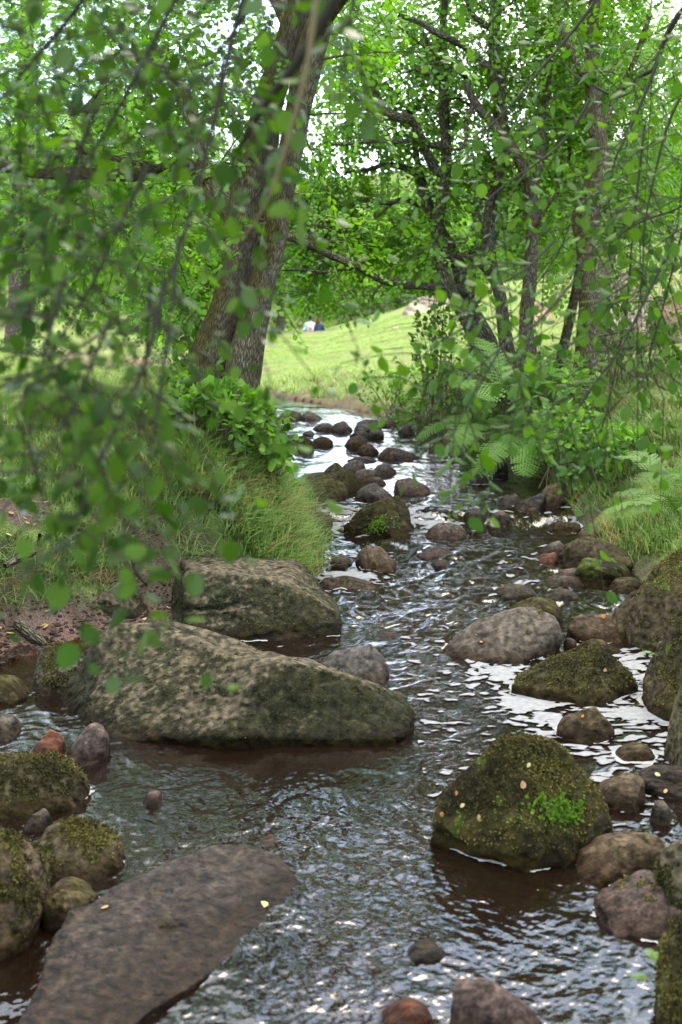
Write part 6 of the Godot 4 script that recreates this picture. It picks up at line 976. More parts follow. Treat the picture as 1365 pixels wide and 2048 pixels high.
func make_water() -> void:
	var ds := PackedFloat32Array()
	var d := 1.5
	while d < 21.2:
		ds.append(d)
		d += 0.05 if d < 3.2 else maxf(0.0068, 0.0003 * d * d)
	var rows := ds.size()
	var cols := 480
	var p := PackedVector3Array()
	p.resize(rows * cols)
	for r in rows:
		var dd := ds[r]
		var xl := maxf(table(LEFT_EDGE, dd) - 0.35, -0.30 * dd - 1.3)
		var xr := table(RIGHT_EDGE, dd) + 0.35
		if dd > 18.0:
			xl -= (dd - 18.0) * 0.5
		var w := water_level(dd)
		for c in cols:
			var x := lerpf(xl, xr, c / (cols - 1.0))
			p[r * cols + c] = Vector3(x, w + wave(x, dd), -dd)
	var o := put("stream_water", grid_mesh(p, rows, cols, PackedColorArray()), M.water)
	tag(o, "rippling brown peaty stream water flowing between the boulders", "water", "", "structure")
	# the upper bend, behind the bank
	ds = PackedFloat32Array()
	d = 21.2
	while d < 46.0:
		ds.append(d)
		d += 0.18
	cols = 120
	rows = ds.size()
	p = PackedVector3Array()
	p.resize(rows * cols)
	for r in rows:
		for c in cols:
			var x := lerpf(-40.0 if ds[r] > 33.0 else -11.0, 1.0, c / (cols - 1.0))
			p[r * cols + c] = Vector3(x, 0.42 + 2.0 * wave(x * 0.5, ds[r] * 0.5 + 40.0), -ds[r])
	o = put("upper_stream_water", grid_mesh(p, rows, cols, PackedColorArray()), M.water)
	tag(o, "upper bend of the stream glimpsed behind the leaning trunk", "water", "", "structure")

# ------------------------------------------------------------------ foam
func rock_field(f: Array, q: Vector3) -> float:
	var l: Vector3 = q - f[0]
	var pn: PackedVector3Array = f[1]
	var e: Vector3 = f[5]
	if absf(l.x) > e.x * 1.7 or absf(l.z) > e.z * 1.7: return 9.0
	var sum := 0.0
	for k in pn.size():
		var dd := pn[k].dot(l)
		if dd > 0.0: sum += pow(dd, f[2])
	return pow(sum, 1.0 / float(f[2]))

func foam_value(x: float, d: float, kind: int) -> float:
	if kind == 0:      # the pool at the foot of the tall boulders: plates of foam cut by dark leads
		var reach := 0.0
		for b in FOAM_POOL:
			reach = maxf(reach, b[4] * exp(-pow((x - b[0]) / b[2], 2.0) - pow((d - b[1]) / b[3], 2.0)))
		var wx := x + 0.05 * n_mid.get_noise_2d(x * 5.0, d * 4.0)
		var wd := d + 0.05 * n_mid.get_noise_2d(x * 5.0 + 31.0, d * 4.0)
		var web := absf(n_fine.get_noise_2d(wx * 5.5, wd * 8.5)) * 2.2 + 0.25 * n_fine.get_noise_2d(x * 26.0, d * 30.0)
		return reach - 0.62 + (web - 0.45) * 1.1 + maxf(0.0, reach - 0.9) * 0.6
	if kind == 1:      # apron by the flat dark rock
		var r1 := exp(-pow((x - 0.02) / 0.22, 2.0) - pow((d - 9.62) / 0.16, 2.0)) + 0.9 * exp(-pow((x - 0.11) / 0.12, 2.0) - pow((d - 9.42) / 0.14, 2.0))
		return r1 - 0.5 + 0.7 * n_fine.get_noise_2d(x * 8.0, d * 7.0)
	# white water in the rapids
	var zone := ss(7.9, 8.8, d) * (1.0 - ss(11.5, 12.0, d)) * 0.55 + 0.75 * exp(-pow((d - 11.25) / 0.35, 2.0)) + 0.42 * ss(12.0, 13.5, d)
	var v := n_fine.get_noise_2d(x * 6.5 + 20.0, d * 9.0) + 0.55 * n_fine.get_noise_2d(x * 19.0, d * 24.0) + 0.8 * n_mid.get_noise_2d(x * 1.8 + 5.0, d * 1.8)
	return v - 1.02 + zone * 0.62

func foam_sheet(label: String, kind: int, x0: float, x1: float, d0: float, d1: float, step: float) -> void:
	var nx := int((x1 - x0) / step) + 1
	var nd := int((d1 - d0) / step) + 1
	var val := PackedFloat32Array()
	val.resize(nx * nd)
	for j in nd:
		for i in nx: val[j * nx + i] = foam_value(x0 + i * step, d0 + j * step, kind)
	var g := Geo.new()
	for j in nd - 1:
		for i in nx - 1:
			var q := [j * nx + i, j * nx + i + 1, (j + 1) * nx + i + 1, (j + 1) * nx + i]
			var pos := [Vector2(i, j), Vector2(i + 1, j), Vector2(i + 1, j + 1), Vector2(i, j + 1)]
			var poly := PackedVector2Array()
			for k in 4:
				var va := val[q[k]]
				var vb := val[q[(k + 1) % 4]]
				if va > 0.0: poly.append(pos[k])
				if (va > 0.0) != (vb > 0.0): poly.append(pos[k].lerp(pos[(k + 1) % 4], va / (va - vb)))
			if poly.size() < 3: continue
			var at := g.v.size()
			for t in poly:
				var x := x0 + t.x * step
				var d := d0 + t.y * step
				var sh := lerpf(0.04, 0.145, ss(0.0, 0.16, foam_value(x, d, kind))) * (1.0 + 0.4 * n_fine.get_noise_2d(x * 30.0, d * 30.0))
				g.vert(Vector3(x, water_level(d) + wave(x, d) + 0.005, -d), Vector3.UP, Color(sh, sh * 0.98, sh * 0.95))
			for t in poly.size() - 2: g.tri(at, at + t + 2, at + t + 1)
	if g.v.size() == 0: return
	var o := put("foam", g.mesh(), M.foam)
	tag(o, label, "foam", "", "stuff")

func foam_rings() -> void:
	var g := Geo.new()
	for f in rock_fields:
		var at: Vector3 = f[0]
		var e: Vector3 = f[5]
		if at.z < -16.0 or f[3] < -0.1 or int(f[4]) == 0: continue
		var full := true
		var n := 260 if e.x > 0.2 else 140
		var prev := -1
		for k in n + 1:
			var a := TAU * (k % n) / n
			var dir := Vector3(cos(a), 0, sin(a))
			var lo := 0.0
			var hi := maxf(e.x, e.z) * 1.6
			for it in 12:
				var m := (lo + hi) * 0.5
				if rock_field(f, Vector3(at.x, f[3], at.z) + dir * m) < 1.0: lo = m
				else: hi = m
			var q := Vector3(at.x, 0, at.z) + dir * (hi - 0.006)
			var nz := n_mid.get_noise_2d(q.x * 4.0 + 3.0, q.z * 4.0) + 0.4 * n_fine.get_noise_2d(q.x * 16.0, q.z * 16.0)
			var wdt := 0.012 * (0.35 + 3.2 * nz + 1.2 * n_fine.get_noise_2d(q.x * 40.0, q.z * 40.0))
			if hi < 0.02 or wdt < 0.0025:
				prev = -1
				continue
			var r := q + dir * (wdt + 0.002)
			var c := Color(0.2, 0.195, 0.18)
			var i0 := g.vert(Vector3(q.x, water_level(-q.z) + wave(q.x, -q.z) + 0.006, q.z), Vector3.UP, c)
			g.vert(Vector3(r.x, water_level(-r.z) + wave(r.x, -r.z) + 0.004, r.z), Vector3.UP, c)
			if prev >= 0: g.quad(prev, prev + 1, i0 + 1, i0)
			prev = i0
	var o := put("foam", g.mesh(), M.foam)
	tag(o, "thin white foam lines clinging to the waterlines of rocks", "foam", "", "stuff")

func moss_plants(label: String, rock: int, toward: Vector3, spread: float, count: int, size: float, sd: int) -> void:
	var f: Array = rock_fields[rock]
	var pn: PackedVector3Array = f[1]
	rng.seed = sd
	var where: Array[Transform3D] = []
	var tint := PackedColorArray()
	for k in count:
		var dir := (toward.normalized() + Vector3(rng.randfn(0, spread), rng.randfn(0, spread * 0.6), rng.randfn(0, spread * 0.6))).normalized()
		if n_mid.get_noise_3dv(dir * 6.0) < -0.1: continue
		var sum := 0.0
		for q in pn.size():
			var dd := pn[q].dot(dir)
			if dd > 0.0: sum += pow(dd, f[2])
		var p: Vector3 = f[0] + dir * pow(sum, -1.0 / float(f[2]))
		for j in 3:
			where.append(Transform3D(facing(dir * 0.6 + jit(0.9), dir + jit(0.4), size * rng.randf_range(0.6, 1.3)), p + jit(0.012)))
			tint.append(cmix(Color(0.06, 0.12, 0.012), Color(0.12, 0.2, 0.025), rng.randf()))
	tag(scatter("moss_plants", leaf_small[0], M.leaf, where, tint), label, "plants", "", "stuff")

# ------------------------------------------------------------------ grass, litter, plants
func tuft(blades: int, height: float, spread: float, droop: float, wd: float, sd: int) -> ArrayMesh:
	rng.seed = sd
	var g := Geo.new()
	for k in blades:
		var a := rng.randf() * TAU
		var dir := Vector3(cos(a), 0, sin(a))
		var b := Vector3(rng.randfn(0, spread * 0.4), -0.02, rng.randfn(0, spread * 0.4))
		var h := height * rng.randf_range(0.55, 1.1)
		var out := h * droop * rng.randf_range(0.3, 1.2)
		var side := dir.cross(Vector3.UP) * wd * rng.randf_range(0.7, 1.2)
		var sh := rng.randf_range(0.75, 1.25)
		var c := Color(sh, sh, sh * 0.9)
		if rng.randf() < 0.18: c = Color(1.9 * sh, 1.25 * sh, 1.2 * sh)
		var prev := -1
		for i in 4:
			var t := i / 3.0
			var p := b + Vector3.UP * h * (t - droop * 0.45 * t * t) + dir * out * t * t
			var w := side * (1.0 - t * 0.92)
			var tan := (Vector3.UP * (1.0 - droop * 0.9 * t) + dir * 2.0 * droop * t).normalized()
			var nn := tan.cross(side.normalized()).normalized()
			if nn.y < 0.0: nn = -nn
			var i0 := g.vert(p - w, nn, c)
			g.vert(p + w, nn, c)
			if prev >= 0:
				if (g.v[i0] - g.v[prev]).cross(g.v[prev + 1] - g.v[prev]).dot(nn) < 0.0: g.quad(prev, i0, i0 + 1, prev + 1)
				else: g.quad(prev, prev + 1, i0 + 1, i0)
			prev = i0
	return g.mesh()

func grass_patch(label: String, mesh: ArrayMesh, count: int, x0: float, x1: float, d0: float, d1: float, keep: Callable, colors: Array, smin: float, smax: float, sd: int) -> void:
	var where: Array[Transform3D] = []
	var tint := PackedColorArray()
	rng.seed = sd
	for k in count:
		var x := rng.randf_range(x0, x1)
		var d := rng.randf_range(d0, d1)
		var s := shore(x, d)
		if s < 0.0: continue
		var q: float = keep.call(x, d, s)
		if rng.randf() > q: continue
		var h := ground(x, d, s)
		var gx := ground(x + 0.1, d) - h
		var gd := ground(x, d + 0.1) - h
		var up := Vector3(-gx * 5.0, 1.0, gd * 5.0).normalized().lerp(Vector3.UP, 0.45).normalized()
		var b := facing(up, Vector3(rng.randf_range(-1, 1), 0, rng.randf_range(-1, 1)), rng.randf_range(smin, smax))
		where.append(Transform3D(b, Vector3(x, h - 0.005, -d)))
		var c: Color = cmix(colors[0], colors[1], rng.randf())
		if rng.randf() < 0.07 + 0.3 * maxf(0.0, n_mid.get_noise_2d(x * 2.5, d * 2.5)): c = colors[2]
		var b2 := rng.randf_range(0.8, 1.2)
		tint.append(Color(c.r * b2, c.g * b2, c.b * b2))
	var o := scatter("grass", mesh, M.grass, where, tint)
	tag(o, label, "grass", "", "stuff")

func path_at(x: float, d: float) -> float:
	return exp(-pow((d - 9.75 - 0.12 * sin(x * 2.0)) / 0.5, 2.0)) * ss(-1.3, -1.7, x) + 0.7 * exp(-pow((d - 8.75) / 0.25, 2.0)) * ss(-1.7, -2.0, x) + 0.35 * n_mid.get_noise_2d(x * 1.7, d * 1.7)

func bare(x: float, d: float, s: float) -> float:
	var k := 1.0 - ss(0.2, 0.5, path_at(x, d))
	return k * (1.0 - ss(0.3, 0.5, beach(x, d) * ss(0.95, 0.7, s)))

func make_grass() -> void:
	var long_a := tuft(15, 0.34, 0.10, 0.9, 0.0048, 501)
	var mid_a := tuft(16, 0.17, 0.09, 0.65, 0.004, 502)
	var low_a := tuft(24, 0.06, 0.12, 0.5, 0.0035, 503)
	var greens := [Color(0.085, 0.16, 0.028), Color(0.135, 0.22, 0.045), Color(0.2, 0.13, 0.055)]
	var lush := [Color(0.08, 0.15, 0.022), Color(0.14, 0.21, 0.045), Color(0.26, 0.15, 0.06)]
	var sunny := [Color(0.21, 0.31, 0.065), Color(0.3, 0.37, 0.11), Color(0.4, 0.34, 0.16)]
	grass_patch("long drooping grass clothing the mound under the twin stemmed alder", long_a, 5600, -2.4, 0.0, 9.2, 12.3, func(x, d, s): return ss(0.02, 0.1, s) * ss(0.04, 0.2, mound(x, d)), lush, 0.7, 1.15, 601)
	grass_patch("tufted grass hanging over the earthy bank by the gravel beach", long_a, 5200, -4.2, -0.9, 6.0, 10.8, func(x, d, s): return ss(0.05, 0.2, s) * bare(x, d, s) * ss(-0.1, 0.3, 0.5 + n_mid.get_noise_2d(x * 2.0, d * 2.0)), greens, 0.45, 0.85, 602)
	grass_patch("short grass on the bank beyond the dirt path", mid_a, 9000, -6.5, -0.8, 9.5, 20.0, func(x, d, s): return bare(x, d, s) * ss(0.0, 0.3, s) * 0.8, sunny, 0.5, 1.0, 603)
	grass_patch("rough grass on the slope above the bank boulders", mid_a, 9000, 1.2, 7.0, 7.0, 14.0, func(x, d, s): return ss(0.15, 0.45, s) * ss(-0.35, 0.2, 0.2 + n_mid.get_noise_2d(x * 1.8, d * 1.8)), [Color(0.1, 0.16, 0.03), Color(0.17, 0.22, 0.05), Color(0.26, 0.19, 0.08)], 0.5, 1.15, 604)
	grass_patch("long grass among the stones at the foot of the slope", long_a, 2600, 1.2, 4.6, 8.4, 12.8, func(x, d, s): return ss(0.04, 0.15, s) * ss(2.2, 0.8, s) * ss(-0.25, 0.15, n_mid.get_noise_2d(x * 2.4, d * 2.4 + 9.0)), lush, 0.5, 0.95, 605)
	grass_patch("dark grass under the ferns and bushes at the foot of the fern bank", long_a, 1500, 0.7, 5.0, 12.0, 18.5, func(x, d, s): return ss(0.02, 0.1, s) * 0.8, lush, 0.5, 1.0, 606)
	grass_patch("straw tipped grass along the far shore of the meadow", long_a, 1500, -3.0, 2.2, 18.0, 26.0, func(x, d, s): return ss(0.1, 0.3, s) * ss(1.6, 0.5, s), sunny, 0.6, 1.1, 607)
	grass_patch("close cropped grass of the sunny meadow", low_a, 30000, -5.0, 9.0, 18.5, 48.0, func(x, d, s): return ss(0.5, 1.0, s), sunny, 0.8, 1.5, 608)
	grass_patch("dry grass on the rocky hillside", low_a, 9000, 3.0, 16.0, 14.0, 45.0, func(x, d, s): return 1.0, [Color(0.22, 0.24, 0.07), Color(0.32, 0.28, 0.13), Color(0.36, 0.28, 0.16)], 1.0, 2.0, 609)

func make_litter() -> void:
	rng.seed = 71
	var lg := leaf_geo(0.05, 0.036, 4, 0.25, -0.3, false).mesh()
	var where: Array[Transform3D] = []
	var tint := PackedColorArray()
	for k in 2600:
		var x := rng.randf_range(-4.5, -0.6)
		var d := rng.randf_range(6.5, 11.2)
		var s := shore(x, d)
		if s < 0.03: continue
		if rng.randf() > (1.0 - bare(x, d, s)) * 0.55: continue
		where.append(Transform3D(facing(Vector3(rng.randf_range(-1, 1), rng.randf_range(-0.1, 0.2), rng.randf_range(-1, 1)), Vector3.UP + jit(0.4), rng.randf_range(0.6, 1.15)), Vector3(x, ground(x, d, s) + 0.008, -d)))
		tint.append(cmix(Color(0.24, 0.13, 0.06), Color(0.42, 0.29, 0.1), rng.randf()) * rng.randf_range(0.5, 1.1))
	tag(scatter("leaf_litter", lg, M.dead_leaf, where, tint), "scattered dead leaves over the gravel beach and dirt path", "leaf litter", "", "stuff")
	# pebbles on the beach and in the shallows
	var pb := SphereMesh.new()
	pb.radius = 0.5
	pb.height = 0.6
	pb.radial_segments = 9
	pb.rings = 5
	where = []
	tint = PackedColorArray()
	for k in 7000:
		var x := rng.randf_range(-2.6, -0.5)
		var d := rng.randf_range(6.6, 9.2)
		var s := shore(x, d)
		if s < -0.35 or s > 0.9 or beach(x, d) < 0.25: continue
		var sz := rng.randf_range(0.008, 0.03) * (1.0 if rng.randf() < 0.9 else 1.8)
		var b := Basis.from_euler(jit(0.4) + Vector3(0, rng.randf() * TAU, 0)).scaled_local(Vector3(sz, sz * 0.8, sz * rng.randf_range(0.6, 1.0)))
		where.append(Transform3D(b, Vector3(x, ground(x, d, s) + sz * 0.1, -d)))
		tint.append(cmix(Color(0.16, 0.085, 0.06), Color(0.26, 0.19, 0.15), rng.randf()) * rng.randf_range(0.6, 1.2))
	tag(scatter("pebbles", pb, M.stone, where, tint), "reddish pebbles covering the little gravel beach", "pebbles", "", "stuff")
	where = []
	tint = PackedColorArray()
	for k in 1500:
		var d := rng.randf_range(3.5, 19.0)
		var x := rng.randf_range(table(LEFT_EDGE, d) - 0.2, table(RIGHT_EDGE, d) + 0.1)
		var s := shore(x, d)
		if s > 0.12: continue
		var sz := rng.randf_range(0.03, 0.16) * (1.0 if d > 6.0 else 0.8)
		var b := Basis.from_euler(jit(0.3) + Vector3(0, rng.randf() * TAU, 0)).scaled_local(Vector3(sz, sz * 0.6, sz * rng.randf_range(0.6, 1.0)))
		where.append(Transform3D(b, Vector3(x, minf(ground(x, d, s), water_level(d) - 0.035 - sz * 0.1), -d)))
		tint.append(cmix(Color(0.1, 0.045, 0.02), Color(0.17, 0.1, 0.06), rng.randf()) * rng.randf_range(0.6, 1.1))
	tag(scatter("bed_stones", pb, M.stone, where, tint), "brown stones lying on the stream bed under the water", "stones", "", "stuff")

func make_shrub(called: String, label: String, center: Vector3, rad: Vector3, leaves: int, singles: int, size: float, bright: float, sd: int) -> void:
	rng.seed = sd
	var gy := ground(center.x, -center.z)
	var t := thing(called, label, "shrub", Vector3(center.x, gy, center.z))
	var base := t.position
	var stems := Geo.new()
	var where: Array[Transform3D] = []
	var nst := maxi(10, leaves / 14)
	for k in nst:
		var dir := Vector3(rng.randfn(0, 0.55), rng.randf_range(-0.35, 1.0), rng.randfn(0, 0.55)).normalized()
		var tip := center - base + dir * rad * rng.randf_range(0.75, 1.05)
		var root := Vector3(rng.randfn(0, rad.x * 0.25), 0.0, rng.randfn(0, rad.z * 0.25))
		var mid := root.lerp(tip, 0.5) + Vector3(0, rad.y * 0.3, 0) + jit(rad.x * 0.12)
		var q := PackedVector3Array([root, mid, tip])
		tube(stems, q, PackedFloat32Array([0.006, 0.004, 0.0018]), 5, 0.1)
		for j in leaves / nst:
			var f := 0.35 + 0.65 * pow((j + rng.randf()) / (leaves / nst), 0.8)
			var p := spline(q, f)
			var out := (dir * 0.7 + jit(0.8) + Vector3(0, -0.1, 0)).normalized()
			where.append(Transform3D(facing(out, Vector3(0, 0.9, 0.25) + jit(0.55), size * rng.randf_range(0.6, 1.25)), p + out * size * 0.25 + jit(0.03)))
	for i in stems.c.size(): stems.c[i] = Color(0.09, 0.075, 0.04)
	put("stems", stems.mesh(), M.twig, t, "stuff")
	# the leaves nearest the viewer's side of the bush singly, the rest together
	var order := range(where.size())
	order.sort_custom(func(a, b): return where[a].origin.z > where[b].origin.z)
	var ms := []
	for k in 6:
		var m := M.leaf.duplicate() as StandardMaterial3D
		m.vertex_color_use_as_albedo = true
		m.albedo_color = leaf_tint(bright * (0.5 + 0.17 * k)).linear_to_srgb()
		ms.append(m)
	var rest: Array[Transform3D] = []
	var tint := PackedColorArray()
	for i in order.size():
		if i < singles:
			var o := put("leaf", leaf_near[i % 4], ms[i % 6], t)
			o.transform = where[order[i]]
		else:
			rest.append(where[order[i]])
			tint.append(leaf_tint(bright * rng.randf_range(0.8, 1.2)))
	if rest.size(): scatter("foliage", leaf_near[1], M.leaf, rest, tint, t)

func frond_mesh(sd: int) -> ArrayMesh:      # a unit frond arching along +Y towards -Z
	rng.seed = sd
	var g := Geo.new()
	var spine := PackedVector3Array([Vector3.ZERO, Vector3(0, 0.36, 0.06), Vector3(0.02, 0.72, 0.0), Vector3(0.05, 1.0, -0.22)])
	tube(g, spine, PackedFloat32Array([0.006, 0.005, 0.003, 0.001]), 5, 0.12)
	for i in g.c.size(): g.c[i] = Color(0.9, 1.1, 0.6)
	var n := 24
	for i in n:
		var t := 0.12 + 0.87 * i / (n - 1.0)
		var p := spline(spine, t)
		var fw := (spline(spine, minf(t + 0.02, 1.0)) - spline(spine, t - 0.02)).normalized()
		var ln := 0.23 * pow(sin(PI * pow(1.0 - t, 0.75) * 0.98 + 0.02), 0.8)
		for sd2 in [-1.0, 1.0]:
			var out: Vector3 = (Vector3(sd2, 0, 0) + fw * 0.35 + Vector3(0, 0, -0.12) + jit(0.09)).normalized()
			var nn: Vector3 = out.cross(fw).normalized() * sd2
			# pinna with toothed lobes
			var m := 5
			for j in m:
				var a := float(j) / m
				var w := 0.030 * (1.0 - 0.7 * a) * (ln / 0.2 + 0.25)
				var p0 := p + out * ln * a
				var p1 := p + out * ln * (a + 1.0 / m)
				var tipa := p + out * ln * (a + 0.75 / m)
				var sh := 0.9 + 0.2 * rng.randf()
				var c := Color(sh, sh, sh)
				var i0 := g.vert(p0 + Vector3(0, 0, -0.01 * a), nn, c)
				g.vert(tipa + fw * w, nn, c)
				g.vert(p1 + Vector3(0, 0, -0.012 * a), nn, c)
				g.vert(tipa - fw * w, nn, c)
				if sd2 > 0.0: g.quad(i0, i0 + 1, i0 + 2, i0 + 3)
				else: g.quad(i0, i0 + 3, i0 + 2, i0 + 1)
	return g.mesh()

var fronds: Array[ArrayMesh] = []
func make_fern(label: String, at: Vector3, size: float, n: int, lean: Vector3, bright: float, sd: int) -> void:
	if fronds.is_empty():
		for k in 3: fronds.append(frond_mesh(300 + k))
	rng.seed = sd
	var t := thing("fern", label, "fern", at)
	var ms := []
	for k in 3:
		var m := M.grass.duplicate() as StandardMaterial3D
		var b := bright * (0.85 + 0.15 * k)
		m.albedo_color = Color(0.075 * b, 0.135 * b, 0.024 * b).linear_to_srgb()
		ms.append(m)
	for k in n:
		var a := TAU * k / n + rng.randf_range(-0.3, 0.3)
		var dir := (Vector3(cos(a), 0, sin(a)) + lean * 1.1 + Vector3(0, rng.randf_range(0.15, 0.9), 0)).normalized()
		var up := Vector3(0, 1, 0) + Vector3(cos(a), 0, sin(a)) * -0.2 + jit(0.2)
		var o := put("frond", fronds[k % 3], ms[k % 3], t)
		o.transform = Transform3D(facing(dir, up, size * rng.randf_range(0.7, 1.15)), Vector3(cos(a), 0, sin(a)) * 0.03)

func make_branch(row: Array, index: int) -> void:
	rng.seed = 5000 + index * 13
	var raw: Array = row[6]
	var pts := PackedVector3Array()
	for i in raw.size() / 3: pts.append(Vector3(raw[i * 3], raw[i * 3 + 1], raw[i * 3 + 2]) * 0.001)
	var base := pts[0]
	var near: bool = row[1] == 0
	var t := thing("hanging_branch", row[0], "branch", base, "drooping alder branches close in front of the viewer" if near else "drooping alder branches over the fern bank")
	for i in pts.size(): pts[i] -= base
	var size: float = row[2]
	var count: int = row[3]
	var spread: float = row[5]
	var rad := PackedFloat32Array()
	for i in pts.size(): rad.append(lerpf(row[4] * (0.75 if index != 0 else 1.0), 0.0014, float(i) / (pts.size() - 1)))
	var g := Geo.new()
	tube(g, pts, rad, 5, 0.04, 0.1)
	for i in g.c.size(): g.c[i] = Color(0.03, 0.024, 0.018)
	if index == 1:
		for i in g.c.size(): g.c[i] = Color(0.17, 0.13, 0.07)
	put("stem", g.mesh(), M.twig, t)
	var ms := []
	for k in 6:
		var m := M.leaf.duplicate() as StandardMaterial3D
		var c := leaf_tint((0.56 if near else 0.74) + 0.10 * k)
		m.albedo_color = c.linear_to_srgb()
		if k == 1 and near:
			m.roughness = 0.32
			m.metallic_specular = 0.42
		ms.append(m)
	var per := 8
	var nt := maxi(1, count / per)
	var made := 0
	for k in nt:
		var f := lerpf(0.12, 1.0, (k + rng.randf_range(0.2, 0.8)) / nt)
		var p := spline(pts, f)
		var along := (spline(pts, minf(f + 0.03, 1.0)) - spline(pts, f - 0.03)).normalized()
		var sd := 1.0 if k % 2 == 0 else -1.0
		var sidev := along.cross(Vector3(0.1, 0.15, 1)).normalized() * sd
		var out := (sidev * rng.randf_range(0.5, 1.3) + along * 0.6 + Vector3(0, -0.12, 0) + jit(0.4)).normalized()
		var ln := spread * rng.randf_range(0.6, 1.25) * (1.0 if f < 0.9 else 0.6)
		var q := PackedVector3Array([p, p + out * ln * 0.5 + Vector3(0, 0.01, 0), p + out * ln + Vector3(0, -0.16 * ln, 0)])
		var tg := Geo.new()
		tube(tg, q, PackedFloat32Array([0.0022, 0.0015, 0.0008]), 5, 0.06)
		for i in tg.c.size(): tg.c[i] = Color(0.035, 0.03, 0.016)
		put("twig", tg.mesh(), M.twig, t)
		for j in per:
			if made >= count: break
			made += 1
			var fj := 0.15 + 0.85 * (j + rng.randf()) / per
			var a := spline(q, fj)
			var tw := (q[2] - q[0]).normalized()
			var lo := (tw * 0.6 + tw.cross(Vector3(0.2, 0.3, 1)).normalized() * (0.9 if j % 2 == 0 else -0.9) + Vector3(-0.1, -0.25, 0) + jit(0.5)).normalized()
			var o := put("leaf", leaf_near[rng.randi() % 4], ms[rng.randi() % 6], t)
			var sc := size * rng.randf_range(0.5, 1.3)
			o.transform = Transform3D(facing(lo, Vector3(0, 1.0, 0.15) + jit(0.6), sc), a + lo * sc * 0.28)

# ------------------------------------------------------------------ two people sitting far off
func blob(caps: Array, cell: float, k: float, col: Callable) -> ArrayMesh:
	var lo := Vector3.ONE * 9.0
	var hi := Vector3.ONE * -9.0
	for c in caps:
		for q in [c[0], c[1]]:
			lo = lo.min(q - Vector3.ONE * (maxf(c[2], c[3]) + cell * 2.0))
			hi = hi.max(q + Vector3.ONE * (maxf(c[2], c[3]) + cell * 2.0))
	var nx := int((hi.x - lo.x) / cell) + 1
	var ny := int((hi.y - lo.y) / cell) + 1
	var nz := int((hi.z - lo.z) / cell) + 1
	var f := PackedFloat32Array()
	f.resize(nx * ny * nz)
	for z in nz:
		for y in ny:
			for x in nx:
				var p := lo + Vector3(x, y, z) * cell
				var e := 0.0
				for c in caps:
					var ab: Vector3 = c[1] - c[0]
					var t := clampf((p - c[0]).dot(ab) / maxf(ab.length_squared(), 1e-6), 0.0, 1.0)
					e += exp(-k * (p.distance_to(c[0] + ab * t) - lerpf(c[2], c[3], t)))
				f[(z * ny + y) * nx + x] = -log(maxf(e, 1e-12)) / k
	var g := Geo.new()
	var id := PackedInt32Array()
	id.resize(f.size())
	id.fill(-1)
	var step := [1, nx, nx * ny]
	for z in nz - 1:
		for y in ny - 1:
			for x in nx - 1:
				var i := (z * ny + y) * nx + x
				var s := Vector3.ZERO
				var n := 0
				for e in 12:
					var ax := e / 4
					var b1 := e % 2
					var b2 := (e / 2) % 2
					var o1: int = step[(ax + 1) % 3] * b1 + step[(ax + 2) % 3] * b2
					var va := f[i + o1]
					var vb := f[i + o1 + step[ax]]
					if (va < 0.0) != (vb < 0.0):
						var q := Vector3.ZERO
						q[(ax + 1) % 3] = b1
						q[(ax + 2) % 3] = b2
						q[ax] = va / (va - vb)
						s += q
						n += 1
				if n:
					var p := lo + (Vector3(x, y, z) + s / n) * cell
					var nn := Vector3(f[i + 1] - f[i], f[i + nx] - f[i], f[i + nx * ny] - f[i]).normalized()
					id[i] = g.vert(p, nn, col.call(p))
	for z in range(1, nz - 1):
		for y in range(1, ny - 1):
			for x in range(1, nx - 1):
				var i := (z * ny + y) * nx + x
				for ax in 3:
					var j: int = i + step[ax]
					if (f[i] < 0.0) == (f[j] < 0.0): continue
					var u: int = step[(ax + 1) % 3]
					var v: int = step[(ax + 2) % 3]
					var q := [id[i - u - v], id[i - v], id[i], id[i - u]]
					if q.min() < 0: continue
					if f[i] < 0.0: g.quad(q[0], q[3], q[2], q[1])
					else: g.quad(q[0], q[1], q[2], q[3])
	return g.mesh()

